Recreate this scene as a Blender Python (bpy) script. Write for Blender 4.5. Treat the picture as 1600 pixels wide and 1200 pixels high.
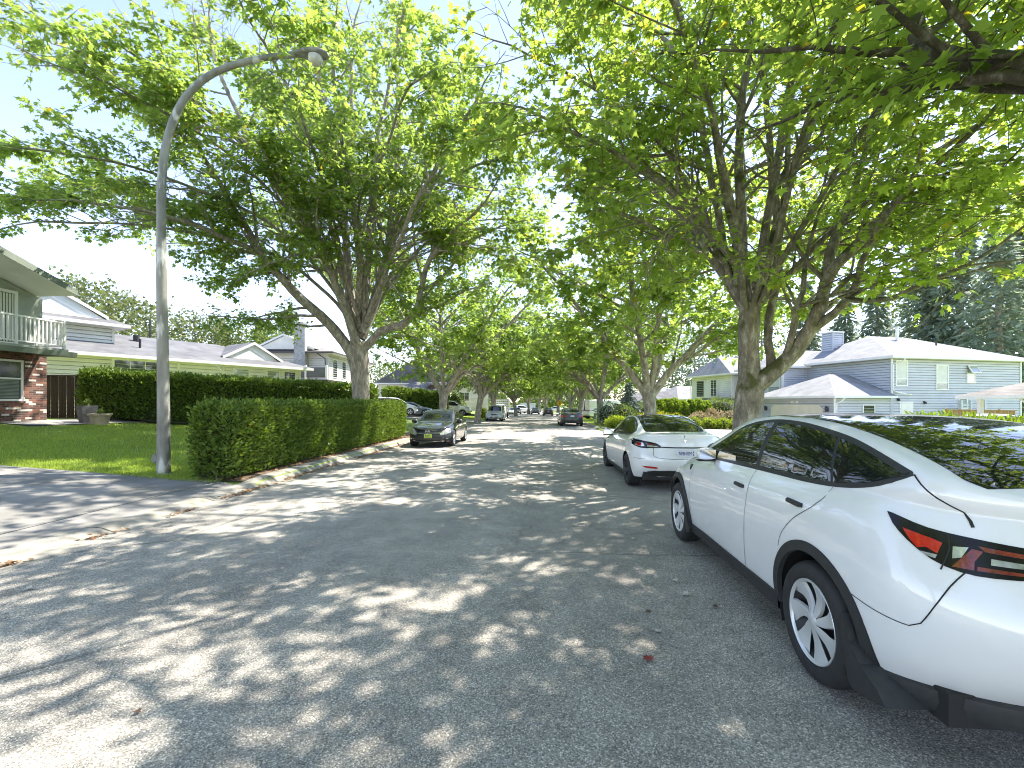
import bpy, bmesh, math, random
import numpy as np
from mathutils import Vector, Matrix, noise
from mathutils.bvhtree import BVHTree
from mathutils.geometry import tessellate_polygon
from mathutils.interpolate import poly_3d_calc

for o in list(bpy.data.objects): bpy.data.objects.remove(o)
sc = bpy.context.scene
C = sc.collection
R = math.radians

# ------------------------------------------------------------------ camera
YAW = R(3.2); CT, ST = math.cos(YAW), math.sin(YAW)
CAM_H, HOR, FPX = 1.70, 630.0, 711.1
cam_d = bpy.data.cameras.new('camera'); cam = bpy.data.objects.new('camera', cam_d); C.objects.link(cam)
cam.location = (0, 0, CAM_H); cam.rotation_euler = (R(90), 0, YAW)
cam_d.lens = 16; cam_d.sensor_width = 36; cam_d.shift_y = (HOR-600)/1600
cam_d.clip_start = 0.05; cam_d.clip_end = 3000
sc.camera = cam

# ------------------------------------------------------------------ sky and sun
SUN_EL, SUN_AZ = R(54), R(52)          # azimuth clockwise from +Y (the road runs along +Y)
w = bpy.data.worlds.new("World"); sc.world = w; w.use_nodes = True
nt = w.node_tree; bg = nt.nodes['Background']
sky = nt.nodes.new('ShaderNodeTexSky'); sky.sky_type = 'NISHITA'; sky.sun_disc = False
sky.sun_elevation = SUN_EL; sky.sun_rotation = SUN_AZ
sky.air_density = .75; sky.dust_density = .05; sky.ozone_density = 4.0
tint = nt.nodes.new('ShaderNodeMix'); tint.data_type = 'RGBA'; tint.blend_type = 'MULTIPLY'; tint.inputs[0].default_value = 1; tint.inputs[7].default_value = (1.40, 1.05, .89, 1)
nt.links.new(sky.outputs[0], tint.inputs[6]); nt.links.new(tint.outputs[2], bg.inputs[0]); bg.inputs[1].default_value = 0.105
sd = bpy.data.lights.new('sun', 'SUN'); so = bpy.data.objects.new('sun', sd); C.objects.link(so)
sd.energy = 2.2; sd.angle = R(0.6); sd.color = (1.0, 0.93, 0.82)
sdir = Vector((math.sin(SUN_AZ)*math.cos(SUN_EL), math.cos(SUN_AZ)*math.cos(SUN_EL), math.sin(SUN_EL)))
so.rotation_euler = sdir.to_track_quat('Z', 'Y').to_euler(); so.location = sdir*60
vs = sc.view_settings; sc.display_settings.display_device = 'sRGB'
vs.view_transform = 'Standard'; vs.look = 'None'; vs.gamma = 1; vs.use_curve_mapping = False
vs.exposure = 2.64
sc.render.engine = 'CYCLES'
cy = sc.cycles
cy.max_bounces = 10; cy.diffuse_bounces = 5; cy.glossy_bounces = 3; cy.transmission_bounces = 6; cy.transparent_max_bounces = 8
cy.use_denoising = True; cy.denoising_prefilter = 'ACCURATE'; cy.pixel_filter_type = 'BLACKMAN_HARRIS'; cy.filter_width = 1.05; cy.caustics_reflective = False; cy.caustics_refractive = False
cy.sample_clamp_indirect = 6.0

# ------------------------------------------------------------------ small helpers
def at(u, v, d):
    """place seen at photo pixel (u,v), d metres in front of the camera"""
    r = (u-800)/FPX*d; z = CAM_H+(HOR-v)/FPX*d
    return Vector((r*CT-d*ST, d*CT+r*ST, z))
def xy(u, d):
    p = at(u, HOR, d); return p.x, p.y

def tag(o, label=None, cat=None, group=None, kind=None):
    if label: o['label'] = label
    if cat: o['category'] = cat
    if group: o['group'] = group
    if kind: o['kind'] = kind
    return o
def thing(name, label, cat, loc=(0,0,0), rz=0, group=None, kind=None):
    o = bpy.data.objects.new(name, None); C.objects.link(o); o.empty_display_size = .2
    o.location = loc; o.rotation_euler = (0,0,rz)
    return tag(o, label, cat, group, kind)
KIDS = {}
def link(name, me, mats, parent=None, smooth=None):
    if not isinstance(mats, (list, tuple)): mats = [mats]
    o = bpy.data.objects.new(name, me); C.objects.link(o)
    if len(me.materials) == 0:
        for m in mats: me.materials.append(m)
    if smooth is not None:
        me.polygons.foreach_set('use_smooth', [smooth]*len(me.polygons))
    if parent is not None:
        o.parent = parent; KIDS.setdefault(parent.name, []).append(o)
    return o
def copy_tree(o, loc=None, rz=None, scale=None, label=None, parent=None):
    c = o.copy(); C.objects.link(c)
    if parent is not None:
        c.parent = parent; KIDS.setdefault(parent.name, []).append(c)
    else:
        if loc is not None: c.location = loc
        if rz is not None: c.rotation_euler = (0,0,rz)
        if scale is not None: c.scale = scale if isinstance(scale, (tuple, list)) else (scale,)*3
        if label: c['label'] = label
    for k in list(KIDS.get(o.name, [])): copy_tree(k, parent=c)
    return c

class MB:
    """collects verts and faces into one mesh"""
    def __init__(s): s.v = []; s.f = []; s.mi = []
    def add(s, vs, fs, mi=0):
        b = len(s.v); s.v += [tuple(p) for p in vs]
        for f in fs: s.f.append([i+b for i in f]); s.mi.append(mi)
        return s
    def box(s, x0, x1, y0, y1, z0, z1, mi=0, M=None, bev=0):
        if bev:
            bm = bmesh.new(); bmesh.ops.create_cube(bm, size=1)
            for v in bm.verts: v.co = Vector(((x0+x1)/2+v.co.x*(x1-x0), (y0+y1)/2+v.co.y*(y1-y0), (z0+z1)/2+v.co.z*(z1-z0)))
            bmesh.ops.bevel(bm, geom=bm.edges[:], offset=bev, segments=2, affect='EDGES', profile=.5)
            bm.verts.index_update()
            vs = [v.co.copy() for v in bm.verts]; fs = [[v.index for v in f.verts] for f in bm.faces]; bm.free()
        else:
            vs = [Vector(p) for p in ((x0,y0,z0),(x1,y0,z0),(x1,y1,z0),(x0,y1,z0),(x0,y0,z1),(x1,y0,z1),(x1,y1,z1),(x0,y1,z1))]
            fs = [(0,3,2,1),(4,5,6,7),(0,1,5,4),(1,2,6,5),(2,3,7,6),(3,0,4,7)]
        if M is not None: vs = [M @ v for v in vs]
        return s.add(vs, fs, mi)
    def quad(s, a, b, c, d, mi=0): return s.add([a,b,c,d], [(0,1,2,3)], mi)
    def prism(s, poly, axis, a, b, mi=0):
        """poly of 2-D points extruded along axis (0 x, 1 y, 2 z) from a to b"""
        def pt(p, t):
            q = [p[0], p[1]]; q.insert(axis, t); return q
        n = len(poly)
        vs = [pt(p, a) for p in poly]+[pt(p, b) for p in poly]
        fs = [list(range(n))[::-1], list(range(n, 2*n))]+[(i, (i+1) % n, n+(i+1) % n, n+i) for i in range(n)]
        return s.add(vs, fs, mi)
    def tube(s, pts, rad, n=8, mi=0, cap=True, sx=1.0):
        pts = [Vector(p) for p in pts]
        if not isinstance(rad, (list, tuple, np.ndarray)): rad = [rad]*len(pts)
        t = (pts[1]-pts[0]).normalized()
        a = Vector((0,0,1)) if abs(t.z) < .9 else Vector((1,0,0))
        u = t.cross(a).normalized(); b = len(s.v)
        for i, p in enumerate(pts):
            if i == 0: t = pts[1]-pts[0]
            elif i == len(pts)-1: t = pts[-1]-pts[-2]
            else: t = pts[i+1]-pts[i-1]
            t.normalize(); u = (u-t*u.dot(t)).normalized(); v = t.cross(u)
            for k in range(n):
                an = 2*math.pi*k/n
                s.v.append(tuple(p+(u*math.cos(an)*sx+v*math.sin(an))*rad[i]))
        for i in range(len(pts)-1):
            for k in range(n):
                k2 = (k+1) % n
                s.f.append([b+i*n+k, b+i*n+k2, b+(i+1)*n+k2, b+(i+1)*n+k]); s.mi.append(mi)
        if cap:
            s.f.append([b+k for k in range(n)][::-1]); s.mi.append(mi)
            s.f.append([b+(len(pts)-1)*n+k for k in range(n)]); s.mi.append(mi)
        return s
    def lathe(s, prof, n=24, c=(0,0,0), axis='z', mi=0):
        b = len(s.v)
        for (r, h) in prof:
            for k in range(n):
                a = 2*math.pi*k/n; p = (r*math.cos(a), r*math.sin(a), h)
                if axis == 'x': p = (h, r*math.cos(a), r*math.sin(a))
                if axis == 'y': p = (r*math.cos(a), h, r*math.sin(a))
                s.v.append((p[0]+c[0], p[1]+c[1], p[2]+c[2]))
        for i in range(len(prof)-1):
            for k in range(n):
                k2 = (k+1) % n
                s.f.append([b+i*n+k, b+i*n+k2, b+(i+1)*n+k2, b+(i+1)*n+k]); s.mi.append(mi)
        return s
    def build(s, name, mats, parent=None, smooth=False, fix=True, angle=None):
        me = bpy.data.meshes.new(name); me.from_pydata(s.v, [], s.f)
        if not isinstance(mats, (list, tuple)): mats = [mats]
        for m in mats: me.materials.append(m)
        if len(mats) > 1: me.polygons.foreach_set('material_index', s.mi)
        if fix:
            bm = bmesh.new(); bm.from_mesh(me); bmesh.ops.recalc_face_normals(bm, faces=bm.faces); bm.to_mesh(me); bm.free()
        me.polygons.foreach_set('use_smooth', [bool(smooth)]*len(me.polygons)); me.update()
        if smooth and angle:
            bm = bmesh.new(); bm.from_mesh(me)
            for e in bm.edges:
                if len(e.link_faces) == 2 and e.calc_face_angle(0) > R(angle): e.smooth = False
            bm.to_mesh(me); bm.free()
        return link(name, me, mats, parent)

def np_mesh(name, V, loops, starts, mats, parent=None, smooth=False):
    me = bpy.data.meshes.new(name); V = np.asarray(V, np.float32)
    me.vertices.add(len(V)); me.vertices.foreach_set('co', V.ravel())
    me.loops.add(len(loops)); me.loops.foreach_set('vertex_index', np.asarray(loops, np.int32))
    me.polygons.add(len(starts)); me.polygons.foreach_set('loop_start', np.asarray(starts, np.int32))
    me.update(calc_edges=True)
    me.polygons.foreach_set('use_smooth', [bool(smooth)]*len(me.polygons))
    return link(name, me, mats, parent)

def pchip(tab, x):
    """smooth interpolation of a table of (x, y)"""
    tab = sorted(tab); X = np.array([t[0] for t in tab], float); Y = np.array([t[1] for t in tab], float)
    h = np.diff(X); dl = np.diff(Y)/h; m = np.zeros(len(X))
    for i in range(1, len(X)-1):
        if dl[i-1]*dl[i] > 0:
            w1 = 2*h[i]+h[i-1]; w2 = h[i]+2*h[i-1]; m[i] = (w1+w2)/(w1/dl[i-1]+w2/dl[i])
    m[0] = dl[0]; m[-1] = dl[-1]
    x = np.clip(np.asarray(x, float), X[0], X[-1]); k = np.clip(np.searchsorted(X, x)-1, 0, len(h)-1)
    t = (x-X[k])/h[k]; t2 = t*t; t3 = t2*t
    return (2*t3-3*t2+1)*Y[k]+(t3-2*t2+t)*h[k]*m[k]+(-2*t3+3*t2)*Y[k+1]+(t3-t2)*h[k]*m[k+1]
def catmull(P, step=None, n=6, closed=False):
    P = [Vector(p) for p in P]; out = []; N = len(P); rng = range(N if closed else N-1)
    for i in rng:
        if closed: a, b, c, d = P[i-1], P[i], P[(i+1) % N], P[(i+2) % N]
        else: a, b, c, d = P[max(i-1, 0)], P[i], P[i+1], P[min(i+2, N-1)]
        k = n if step is None else max(1, int((c-b).length/step))
        for j in range(k):
            t = j/k
            out.append(0.5*((2*b)+(c-a)*t+(2*a-5*b+4*c-d)*t*t+(3*b-a-3*c+d)*t*t*t))
    if not closed: out.append(P[-1])
    return out

# ------------------------------------------------------------------ materials
def new_mat(name):
    m = bpy.data.materials.new(name); m.use_nodes = True
    return m, m.node_tree, m.node_tree.nodes, m.node_tree.links, m.node_tree.nodes['Principled BSDF']
def N(nt, t, **kw):
    n = nt.nodes.new(t)
    for k, v in kw.items():
        if k in n.inputs: n.inputs[k].default_value = v
        else: setattr(n, k, v)
    return n
def ramp(nt, stops):
    r = nt.nodes.new('ShaderNodeValToRGB'); e = r.color_ramp.elements
    while len(e) < len(stops): e.new(.5)
    for i, (p, c) in enumerate(stops):
        e[i].position = p; e[i].color = tuple(c)+(1,) if len(c) == 3 else c
    return r
def mat(name, col, rough=.6, metal=0, scale=8, var=.18, bump=0, bscale=60, coat=0, spec=.5, detail=4, stretch=None, col2=None, c2scale=1.5, c2lo=.5, c2hi=.65):
    m, nt, nd, ln, b = new_mat(name)
    b.inputs['Roughness'].default_value = rough; b.inputs['Metallic'].default_value = metal
    b.inputs['Coat Weight'].default_value = coat; b.inputs['Coat Roughness'].default_value = .03
    b.inputs['Specular IOR Level'].default_value = spec
    tc = N(nt, 'ShaderNodeTexCoord'); src = tc.outputs['Object']
    if stretch:
        mp = N(nt, 'ShaderNodeMapping'); mp.inputs['Scale'].default_value = stretch; ln.new(src, mp.inputs[0]); src = mp.outputs[0]
    if var:
        n = N(nt, 'ShaderNodeTexNoise', Scale=scale, Detail=detail); ln.new(src, n.inputs['Vector'])
        lo = tuple(c*(1-var) for c in col); hi = tuple(min(1, c*(1+var)) for c in col)
        r = ramp(nt, [(.3, lo), (.7, hi)]); ln.new(n.outputs[0], r.inputs[0]); out = r.outputs[0]
        if col2:
            n2 = N(nt, 'ShaderNodeTexNoise', Scale=c2scale, Detail=6); ln.new(src, n2.inputs['Vector'])
            r2 = ramp(nt, [(c2lo, (0,0,0)), (c2hi, (1,1,1))]); ln.new(n2.outputs[0], r2.inputs[0])
            mx = N(nt, 'ShaderNodeMix', data_type='RGBA'); ln.new(r2.outputs[0], mx.inputs[0]); ln.new(out, mx.inputs[6]); mx.inputs[7].default_value = tuple(col2)+(1,)
            out = mx.outputs[2]
        ln.new(out, b.inputs['Base Color'])
    else: b.inputs['Base Color'].default_value = tuple(col)+(1,)
    if bump:
        n = N(nt, 'ShaderNodeTexNoise', Scale=bscale, Detail=5); ln.new(src, n.inputs['Vector'])
        bp = N(nt, 'ShaderNodeBump', Strength=bump, Distance=.02); ln.new(n.outputs[0], bp.inputs['Height']); ln.new(bp.outputs[0], b.inputs['Normal'])
    return m
def leaf_mat(name, lo, hi, tr, mixf=.45, rough=.45, spot=None):
    m, nt, nd, ln, b = new_mat(name)
    g = N(nt, 'ShaderNodeNewGeometry')
    r = ramp(nt, [(0, lo), (1, hi)]); ln.new(g.outputs['Random Per Island'], r.inputs[0])
    b.inputs['Roughness'].default_value = rough; b.inputs['Specular IOR Level'].default_value = .35
    ln.new(r.outputs[0], b.inputs['Base Color'])
    t = N(nt, 'ShaderNodeBsdfTranslucent')
    stops = [(0, tuple(c*.7 for c in tr)), (.97, tuple(min(1, c*1.25) for c in tr))]
    if spot: stops.append((.985, spot))
    r2 = ramp(nt, stops); ln.new(g.outputs['Random Per Island'], r2.inputs[0]); ln.new(r2.outputs[0], t.inputs[0])
    mx = N(nt, 'ShaderNodeMixShader'); mx.inputs[0].default_value = mixf
    ln.new(b.outputs[0], mx.inputs[1]); ln.new(t.outputs[0], mx.inputs[2]); ln.new(mx.outputs[0], nd['Material Output'].inputs[0])
    return m

M = {}
def asphalt():
    m, nt, nd, ln, b = new_mat('asphalt')
    tc = N(nt, 'ShaderNodeTexCoord'); s = tc.outputs['Object']
    big = N(nt, 'ShaderNodeTexNoise', Scale=.35, Detail=5); ln.new(s, big.inputs['Vector'])
    r1 = ramp(nt, [(.3, (.345,.32,.288)), (.7, (.43,.405,.37))]); ln.new(big.outputs[0], r1.inputs[0])
    vo = N(nt, 'ShaderNodeTexVoronoi', Scale=150); ln.new(s, vo.inputs['Vector'])
    vr = ramp(nt, [(0, (.38,.38,.38)), (.4, (.85,.85,.85)), (.82, (1.15,1.15,1.14)), (.94, (2.0,1.97,1.9))])
    sep = N(nt, 'ShaderNodeSeparateColor'); ln.new(vo.outputs['Color'], sep.inputs[0]); ln.new(sep.outputs[0], vr.inputs[0])
    mu = N(nt, 'ShaderNodeMix', data_type='RGBA', blend_type='MULTIPLY'); mu.inputs[0].default_value = 1
    ln.new(r1.outputs[0], mu.inputs[6]); ln.new(vr.outputs[0], mu.inputs[7])
    # darker seams and patches of wear
    n3 = N(nt, 'ShaderNodeTexNoise', Scale=2.2, Detail=8, Roughness=.7); ln.new(s, n3.inputs['Vector'])
    r3 = ramp(nt, [(.35, (.78,.78,.78)), (.6, (1.08,1.08,1.07))]); ln.new(n3.outputs[0], r3.inputs[0])
    m2 = N(nt, 'ShaderNodeMix', data_type='RGBA', blend_type='MULTIPLY'); m2.inputs[0].default_value = 1
    ln.new(mu.outputs[2], m2.inputs[6]); ln.new(r3.outputs[0], m2.inputs[7]); 
    nd_ = N(nt, 'ShaderNodeTexNoise', Scale=1.3, Detail=6); ln.new(s, nd_.inputs['Vector'])
    va = N(nt, 'ShaderNodeMix', data_type='VECTOR'); va.inputs[0].default_value = .22; ln.new(s, va.inputs[4]); ln.new(nd_.outputs['Color'], va.inputs[5])
    cr = N(nt, 'ShaderNodeTexVoronoi', Scale=.42, feature='DISTANCE_TO_EDGE'); ln.new(va.outputs[1], cr.inputs['Vector'])
    cl = ramp(nt, [(.0, (.55,.55,.55)), (.004, (.62,.62,.62)), (.008, (1,1,1))]); ln.new(cr.outputs['Distance'], cl.inputs[0])
    pn = N(nt, 'ShaderNodeTexNoise', Scale=.16, Detail=2); ln.new(s, pn.inputs['Vector']); pr = ramp(nt, [(.48, (0,0,0)), (.56, (1,1,1))]); ln.new(pn.outputs[0], pr.inputs[0])
    m3 = N(nt, 'ShaderNodeMix', data_type='RGBA', blend_type='MULTIPLY'); ln.new(pr.outputs[0], m3.inputs[0]); ln.new(m2.outputs[2], m3.inputs[6]); ln.new(cl.outputs[0], m3.inputs[7])
    st = N(nt, 'ShaderNodeTexNoise', Scale=.9, Detail=3); ln.new(s, st.inputs['Vector']); sr = ramp(nt, [(.66, (1,1,1)), (.74, (.74,.73,.72))]); ln.new(st.outputs[0], sr.inputs[0])
    m4 = N(nt, 'ShaderNodeMix', data_type='RGBA', blend_type='MULTIPLY'); m4.inputs[0].default_value = 1; ln.new(m3.outputs[2], m4.inputs[6]); ln.new(sr.outputs[0], m4.inputs[7])
    lm = N(nt, 'ShaderNodeMapping'); lm.inputs['Scale'].default_value = (.62,.025,1); ln.new(s, lm.inputs[0])
    lt = N(nt, 'ShaderNodeTexNoise', Scale=1.0, Detail=3); ln.new(lm.outputs[0], lt.inputs['Vector']); lr = ramp(nt, [(.38, (.86,.86,.86)), (.6, (1.06,1.06,1.05))]); ln.new(lt.outputs[0], lr.inputs[0])
    m5 = N(nt, 'ShaderNodeMix', data_type='RGBA', blend_type='MULTIPLY'); m5.inputs[0].default_value = 1; ln.new(m4.outputs[2], m5.inputs[6]); ln.new(lr.outputs[0], m5.inputs[7])
    ln.new(m5.outputs[2], b.inputs['Base Color'])
    b.inputs['Roughness'].default_value = .85; b.inputs['Specular IOR Level'].default_value = .35
    v2 = N(nt, 'ShaderNodeTexVoronoi', Scale=170); ln.new(s, v2.inputs['Vector'])
    bp = N(nt, 'ShaderNodeBump', Strength=.4, Distance=.006); ln.new(v2.outputs['Distance'], bp.inputs['Height']); ln.new(bp.outputs[0], b.inputs['Normal'])
    return m
M['asphalt'] = asphalt()
M['concrete'] = mat('pale_concrete', (.31,.30,.285), .85, scale=1.3, var=.18, bump=.25, bscale=120, detail=9, col2=(.27,.26,.235), c2scale=.9)
M['kerb'] = mat('kerb_concrete', (.30,.285,.25), .9, scale=3, var=.3, bump=.5, bscale=40, detail=9, col2=(.10,.12,.05), c2scale=2.2, c2lo=.62, c2hi=.74)
M['ground'] = mat('grass_ground', (.22,.30,.065), .95, scale=.6, var=.35, bump=.5, bscale=30, detail=9, col2=(.14,.13,.05), c2scale=.5, c2lo=.55, c2hi=.75)
M['soil'] = mat('litter_soil', (.16,.11,.07), .95, scale=7, var=.45, bump=.7, bscale=35, detail=9)
M['white_paint'] = mat('white_car_paint', (.86,.865,.86), .25, coat=1, var=.01)
M['black_paint'] = mat('black_car_paint', (.012,.013,.016), .25, coat=1, var=.05)
M['grey_paint'] = mat('grey_car_paint', (.075,.08,.085), .3, metal=.3, coat=1, var=.05)
M['silver_paint'] = mat('silver_car_paint', (.55,.56,.57), .3, metal=.25, coat=1, var=.03)
M['blue_paint'] = mat('bluegrey_car_paint', (.13,.16,.19), .3, metal=.3, coat=1, var=.03)
M['glass'] = mat('dark_car_glass', (.010,.013,.012), .02, var=0, spec=.6)
M['smoke'] = mat('smoked_lens', (.012,.011,.011), .16, var=0, spec=.4)
M['trim'] = mat('black_plastic', (.03,.031,.032), .55, var=.15, scale=30)
M['gap'] = mat('panel_gap', (.02,.02,.02), .8, var=0)
M['rubber'] = mat('tyre_rubber', (.028,.028,.029), .75, var=.25, scale=12, bump=.2, bscale=90)
M['alloy'] = mat('alloy_wheel', (.74,.745,.75), .33, metal=.45, var=.04)
M['chrome'] = mat('chrome', (.8,.8,.8), .12, metal=1, var=0)
M['darkmetal'] = mat('dark_metal', (.06,.06,.065), .5, metal=.6, var=.1)
M['red_lens'] = mat('red_lens', (.55,.02,.015), .12, coat=1, var=.1, scale=40)
M['red_dim'] = mat('smoked_red_lens', (.20,.035,.025), .12, coat=1, var=.4, scale=30)
M['clear_lens'] = mat('clear_lens', (.55,.56,.56), .08, metal=.5, coat=1, var=.35, scale=18)
M['amber'] = mat('amber_lens', (.6,.2,.02), .15, coat=1, var=0)
M['plate_white'] = mat('plate_white', (.72,.73,.76), .4, var=.02)
M['plate_green'] = mat('plate_green', (.42,.55,.08), .4, var=.2, scale=20)
M['plate_blue'] = mat('plate_blue', (.03,.06,.28), .5, var=0)
M['galv'] = mat('weathered_grey_metal', (.25,.25,.225), .6, metal=.15, scale=5, var=.4, bump=.15, bscale=25, detail=8, stretch=(1,1,.25), col2=(.66,.66,.64), c2scale=3, c2lo=.56, c2hi=.62)
M['wood_dark'] = mat('dark_brown_boards', (.055,.042,.034), .8, scale=3, var=.4, bump=.4, bscale=14, detail=8, stretch=(6,6,.4))
M['wood_tan'] = mat('tan_boards', (.42,.26,.12), .8, scale=3, var=.3, bump=.3, stretch=(6,6,.4))
M['white_trim'] = mat('white_trim', (.78,.78,.76), .5, scale=3, var=.06)
M['white_siding'] = mat('white_siding', (.78,.78,.765), .55, scale=1.2, var=.08)
M['cream_siding'] = mat('cream_siding', (.78,.755,.68), .6, scale=1.2, var=.08)
M['blue_siding'] = mat('blue_siding', (.50,.53,.58), .6, scale=.8, var=.08, detail=7)
M['stucco_green'] = mat('greygreen_stucco', (.34,.37,.32), .9, scale=2.5, var=.14, bump=.4, bscale=80)
M['greygreen'] = mat('greygreen_fascia', (.20,.235,.20), .6, scale=3, var=.15)
M['darkgutter'] = mat('dark_brown_gutter', (.06,.05,.045), .6, var=.1)
M['block'] = mat('grey_block_chimney', (.40,.40,.38), .9, scale=6, var=.25, bump=.4)
M['door_cream'] = mat('cream_garage_door', (.74,.69,.56), .55, scale=2, var=.05)
M['tan_wall'] = mat('tan_wall', (.55,.46,.30), .8, var=.08)
M['blind'] = mat('window_blind', (.62,.64,.60), .7, scale=2, var=.08)
M['pane'] = mat('window_pane', (.03,.04,.04), .06, var=.2, scale=1.2, spec=.8, coat=.6)
M['pane_pale'] = mat('pale_window_pane', (.32,.36,.36), .08, var=.25, scale=.9, spec=.8, coat=.6)
M['terracotta'] = mat('beige_clay', (.40,.33,.25), .85, var=.15)
M['planter_grey'] = mat('charcoal_planter', (.09,.09,.095), .8, var=.2)
M['yellow_sign'] = mat('yellow_sign', (.80,.42,.015), .5, var=.04)
M['sign_black'] = mat('sign_black', (.015,.015,.015), .5, var=0)
M['lamp_glass'] = mat('frosted_lamp_lens', (.58,.57,.50), .25, var=.2, scale=9, coat=.4)
M['steel'] = mat('steel_post', (.42,.43,.43), .5, metal=.5, var=.1)
def shingle(name, c1, c2):
    m, nt, nd, ln, b = new_mat(name)
    tc = N(nt, 'ShaderNodeTexCoord')
    n = N(nt, 'ShaderNodeTexNoise', Scale=1.1, Detail=8); ln.new(tc.outputs['Object'], n.inputs['Vector'])
    r = ramp(nt, [(.3, c1), (.7, c2)]); ln.new(n.outputs[0], r.inputs[0])
    br = N(nt, 'ShaderNodeTexBrick', Scale=1.0); br.inputs['Brick Width'].default_value = .32; br.inputs['Row Height'].default_value = .075
    br.inputs['Mortar Size'].default_value = .008; br.inputs['Color1'].default_value = (1,1,1,1); br.inputs['Color2'].default_value = (.78,.78,.78,1); br.inputs['Mortar'].default_value = (.5,.5,.5,1)
    mp = N(nt, 'ShaderNodeMapping'); ln.new(tc.outputs['Object'], mp.inputs[0])
    sp = N(nt, 'ShaderNodeSeparateXYZ'); ln.new(tc.outputs['Object'], sp.inputs[0])
    ad = N(nt, 'ShaderNodeMath', operation='ADD'); ln.new(sp.outputs[0], ad.inputs[0]); ln.new(sp.outputs[1], ad.inputs[1])
    cb = N(nt, 'ShaderNodeCombineXYZ'); ln.new(ad.outputs[0], cb.inputs[0]); ln.new(sp.outputs[2], cb.inputs[1]); ln.new(cb.outputs[0], br.inputs['Vector'])
    mu = N(nt, 'ShaderNodeMix', data_type='RGBA', blend_type='MULTIPLY'); mu.inputs[0].default_value = .75
    ln.new(r.outputs[0], mu.inputs[6]); ln.new(br.outputs[0], mu.inputs[7]); ln.new(mu.outputs[2], b.inputs['Base Color'])
    b.inputs['Roughness'].default_value = .95
    return m
M['shingle_pale'] = shingle('pale_grey_shingles', (.23,.233,.235), (.34,.345,.345))
M['shingle_grey'] = shingle('grey_shingles', (.12,.122,.13), (.20,.203,.21))
M['shingle_warm'] = shingle('warm_grey_shingles', (.19,.175,.155), (.30,.28,.25))
def brick():
    m, nt, nd, ln, b = new_mat('mixed_brick')
    tc = N(nt, 'ShaderNodeTexCoord'); sp = N(nt, 'ShaderNodeSeparateXYZ'); ln.new(tc.outputs['Object'], sp.inputs[0])
    ad = N(nt, 'ShaderNodeMath', operation='ADD'); ln.new(sp.outputs[0], ad.inputs[0]); ln.new(sp.outputs[1], ad.inputs[1])
    cb = N(nt, 'ShaderNodeCombineXYZ'); ln.new(ad.outputs[0], cb.inputs[0]); ln.new(sp.outputs[2], cb.inputs[1])
    br = N(nt, 'ShaderNodeTexBrick', Scale=1.0); br.inputs['Brick Width'].default_value = .24; br.inputs['Row Height'].default_value = .072
    br.inputs['Mortar Size'].default_value = .006; br.inputs['Color1'].default_value = (0,0,0,1); br.inputs['Color2'].default_value = (1,1,1,1); br.inputs['Mortar'].default_value = (.3,.3,.3,1)
    br.inputs['Bias'].default_value = 0
    ln.new(cb.outputs[0], br.inputs['Vector'])
    r = ramp(nt, [(0, (.075,.042,.036)), (.3, (.15,.065,.048)), (.6, (.23,.095,.06)), (.72, (.09,.055,.048)), (.80, (.18,.085,.065)), (.88, (.60,.54,.48))])
    r.color_ramp.interpolation = 'CONSTANT'
    ln.new(br.outputs[0], r.inputs[0])
    mx = N(nt, 'ShaderNodeMix', data_type='RGBA'); ln.new(br.outputs['Fac'], mx.inputs[0]); ln.new(r.outputs[0], mx.inputs[6]); mx.inputs[7].default_value = (.20,.17,.15,1)
    ln.new(mx.outputs[2], b.inputs['Base Color']); b.inputs['Roughness'].default_value = .9
    bp = N(nt, 'ShaderNodeBump', Strength=.6, Distance=.01, invert=True); ln.new(br.outputs['Fac'], bp.inputs['Height']); ln.new(bp.outputs[0], b.inputs['Normal'])
    return m
M['brick'] = brick()
def bark(name, base, pale, moss, mlo, mhi):
    m, nt, nd, ln, b = new_mat(name)
    tc = N(nt, 'ShaderNodeTexCoord'); mp = N(nt, 'ShaderNodeMapping'); mp.inputs['Scale'].default_value = (1,1,.35); ln.new(tc.outputs['Object'], mp.inputs[0])
    n = N(nt, 'ShaderNodeTexNoise', Scale=9, Detail=10, Roughness=.7); ln.new(mp.outputs[0], n.inputs['Vector'])
    r = ramp(nt, [(.32, tuple(c*.45 for c in base)), (.52, base), (.68, pale)]); ln.new(n.outputs[0], r.inputs[0])
    n2 = N(nt, 'ShaderNodeTexNoise', Scale=2.4, Detail=8); ln.new(tc.outputs['Object'], n2.inputs['Vector'])
    g = N(nt, 'ShaderNodeNewGeometry'); sp = N(nt, 'ShaderNodeSeparateXYZ'); ln.new(g.outputs['Normal'], sp.inputs[0])
    ma = N(nt, 'ShaderNodeMath', operation='MULTIPLY_ADD'); ln.new(sp.outputs[2], ma.inputs[0]); ma.inputs[1].default_value = .16; ln.new(n2.outputs[0], ma.inputs[2])
    r2 = ramp(nt, [(mlo, (0,0,0)), (mhi, (1,1,1))]); ln.new(ma.outputs[0], r2.inputs[0])
    mx = N(nt, 'ShaderNodeMix', data_type='RGBA'); ln.new(r2.outputs[0], mx.inputs[0]); ln.new(r.outputs[0], mx.inputs[6]); mx.inputs[7].default_value = tuple(moss)+(1,)
    ln.new(mx.outputs[2], b.inputs['Base Color']); b.inputs['Roughness'].default_value = .95
    n3 = N(nt, 'ShaderNodeTexNoise', Scale=26, Detail=8, Roughness=.75); ln.new(mp.outputs[0], n3.inputs['Vector'])
    bp = N(nt, 'ShaderNodeBump', Strength=.8, Distance=.03); ln.new(n3.outputs[0], bp.inputs['Height']); ln.new(bp.outputs[0], b.inputs['Normal'])
    return m
M['bark'] = bark('grey_maple_bark', (.31,.28,.235), (.56,.54,.48), (.11,.11,.06), .62, .74)
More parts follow.
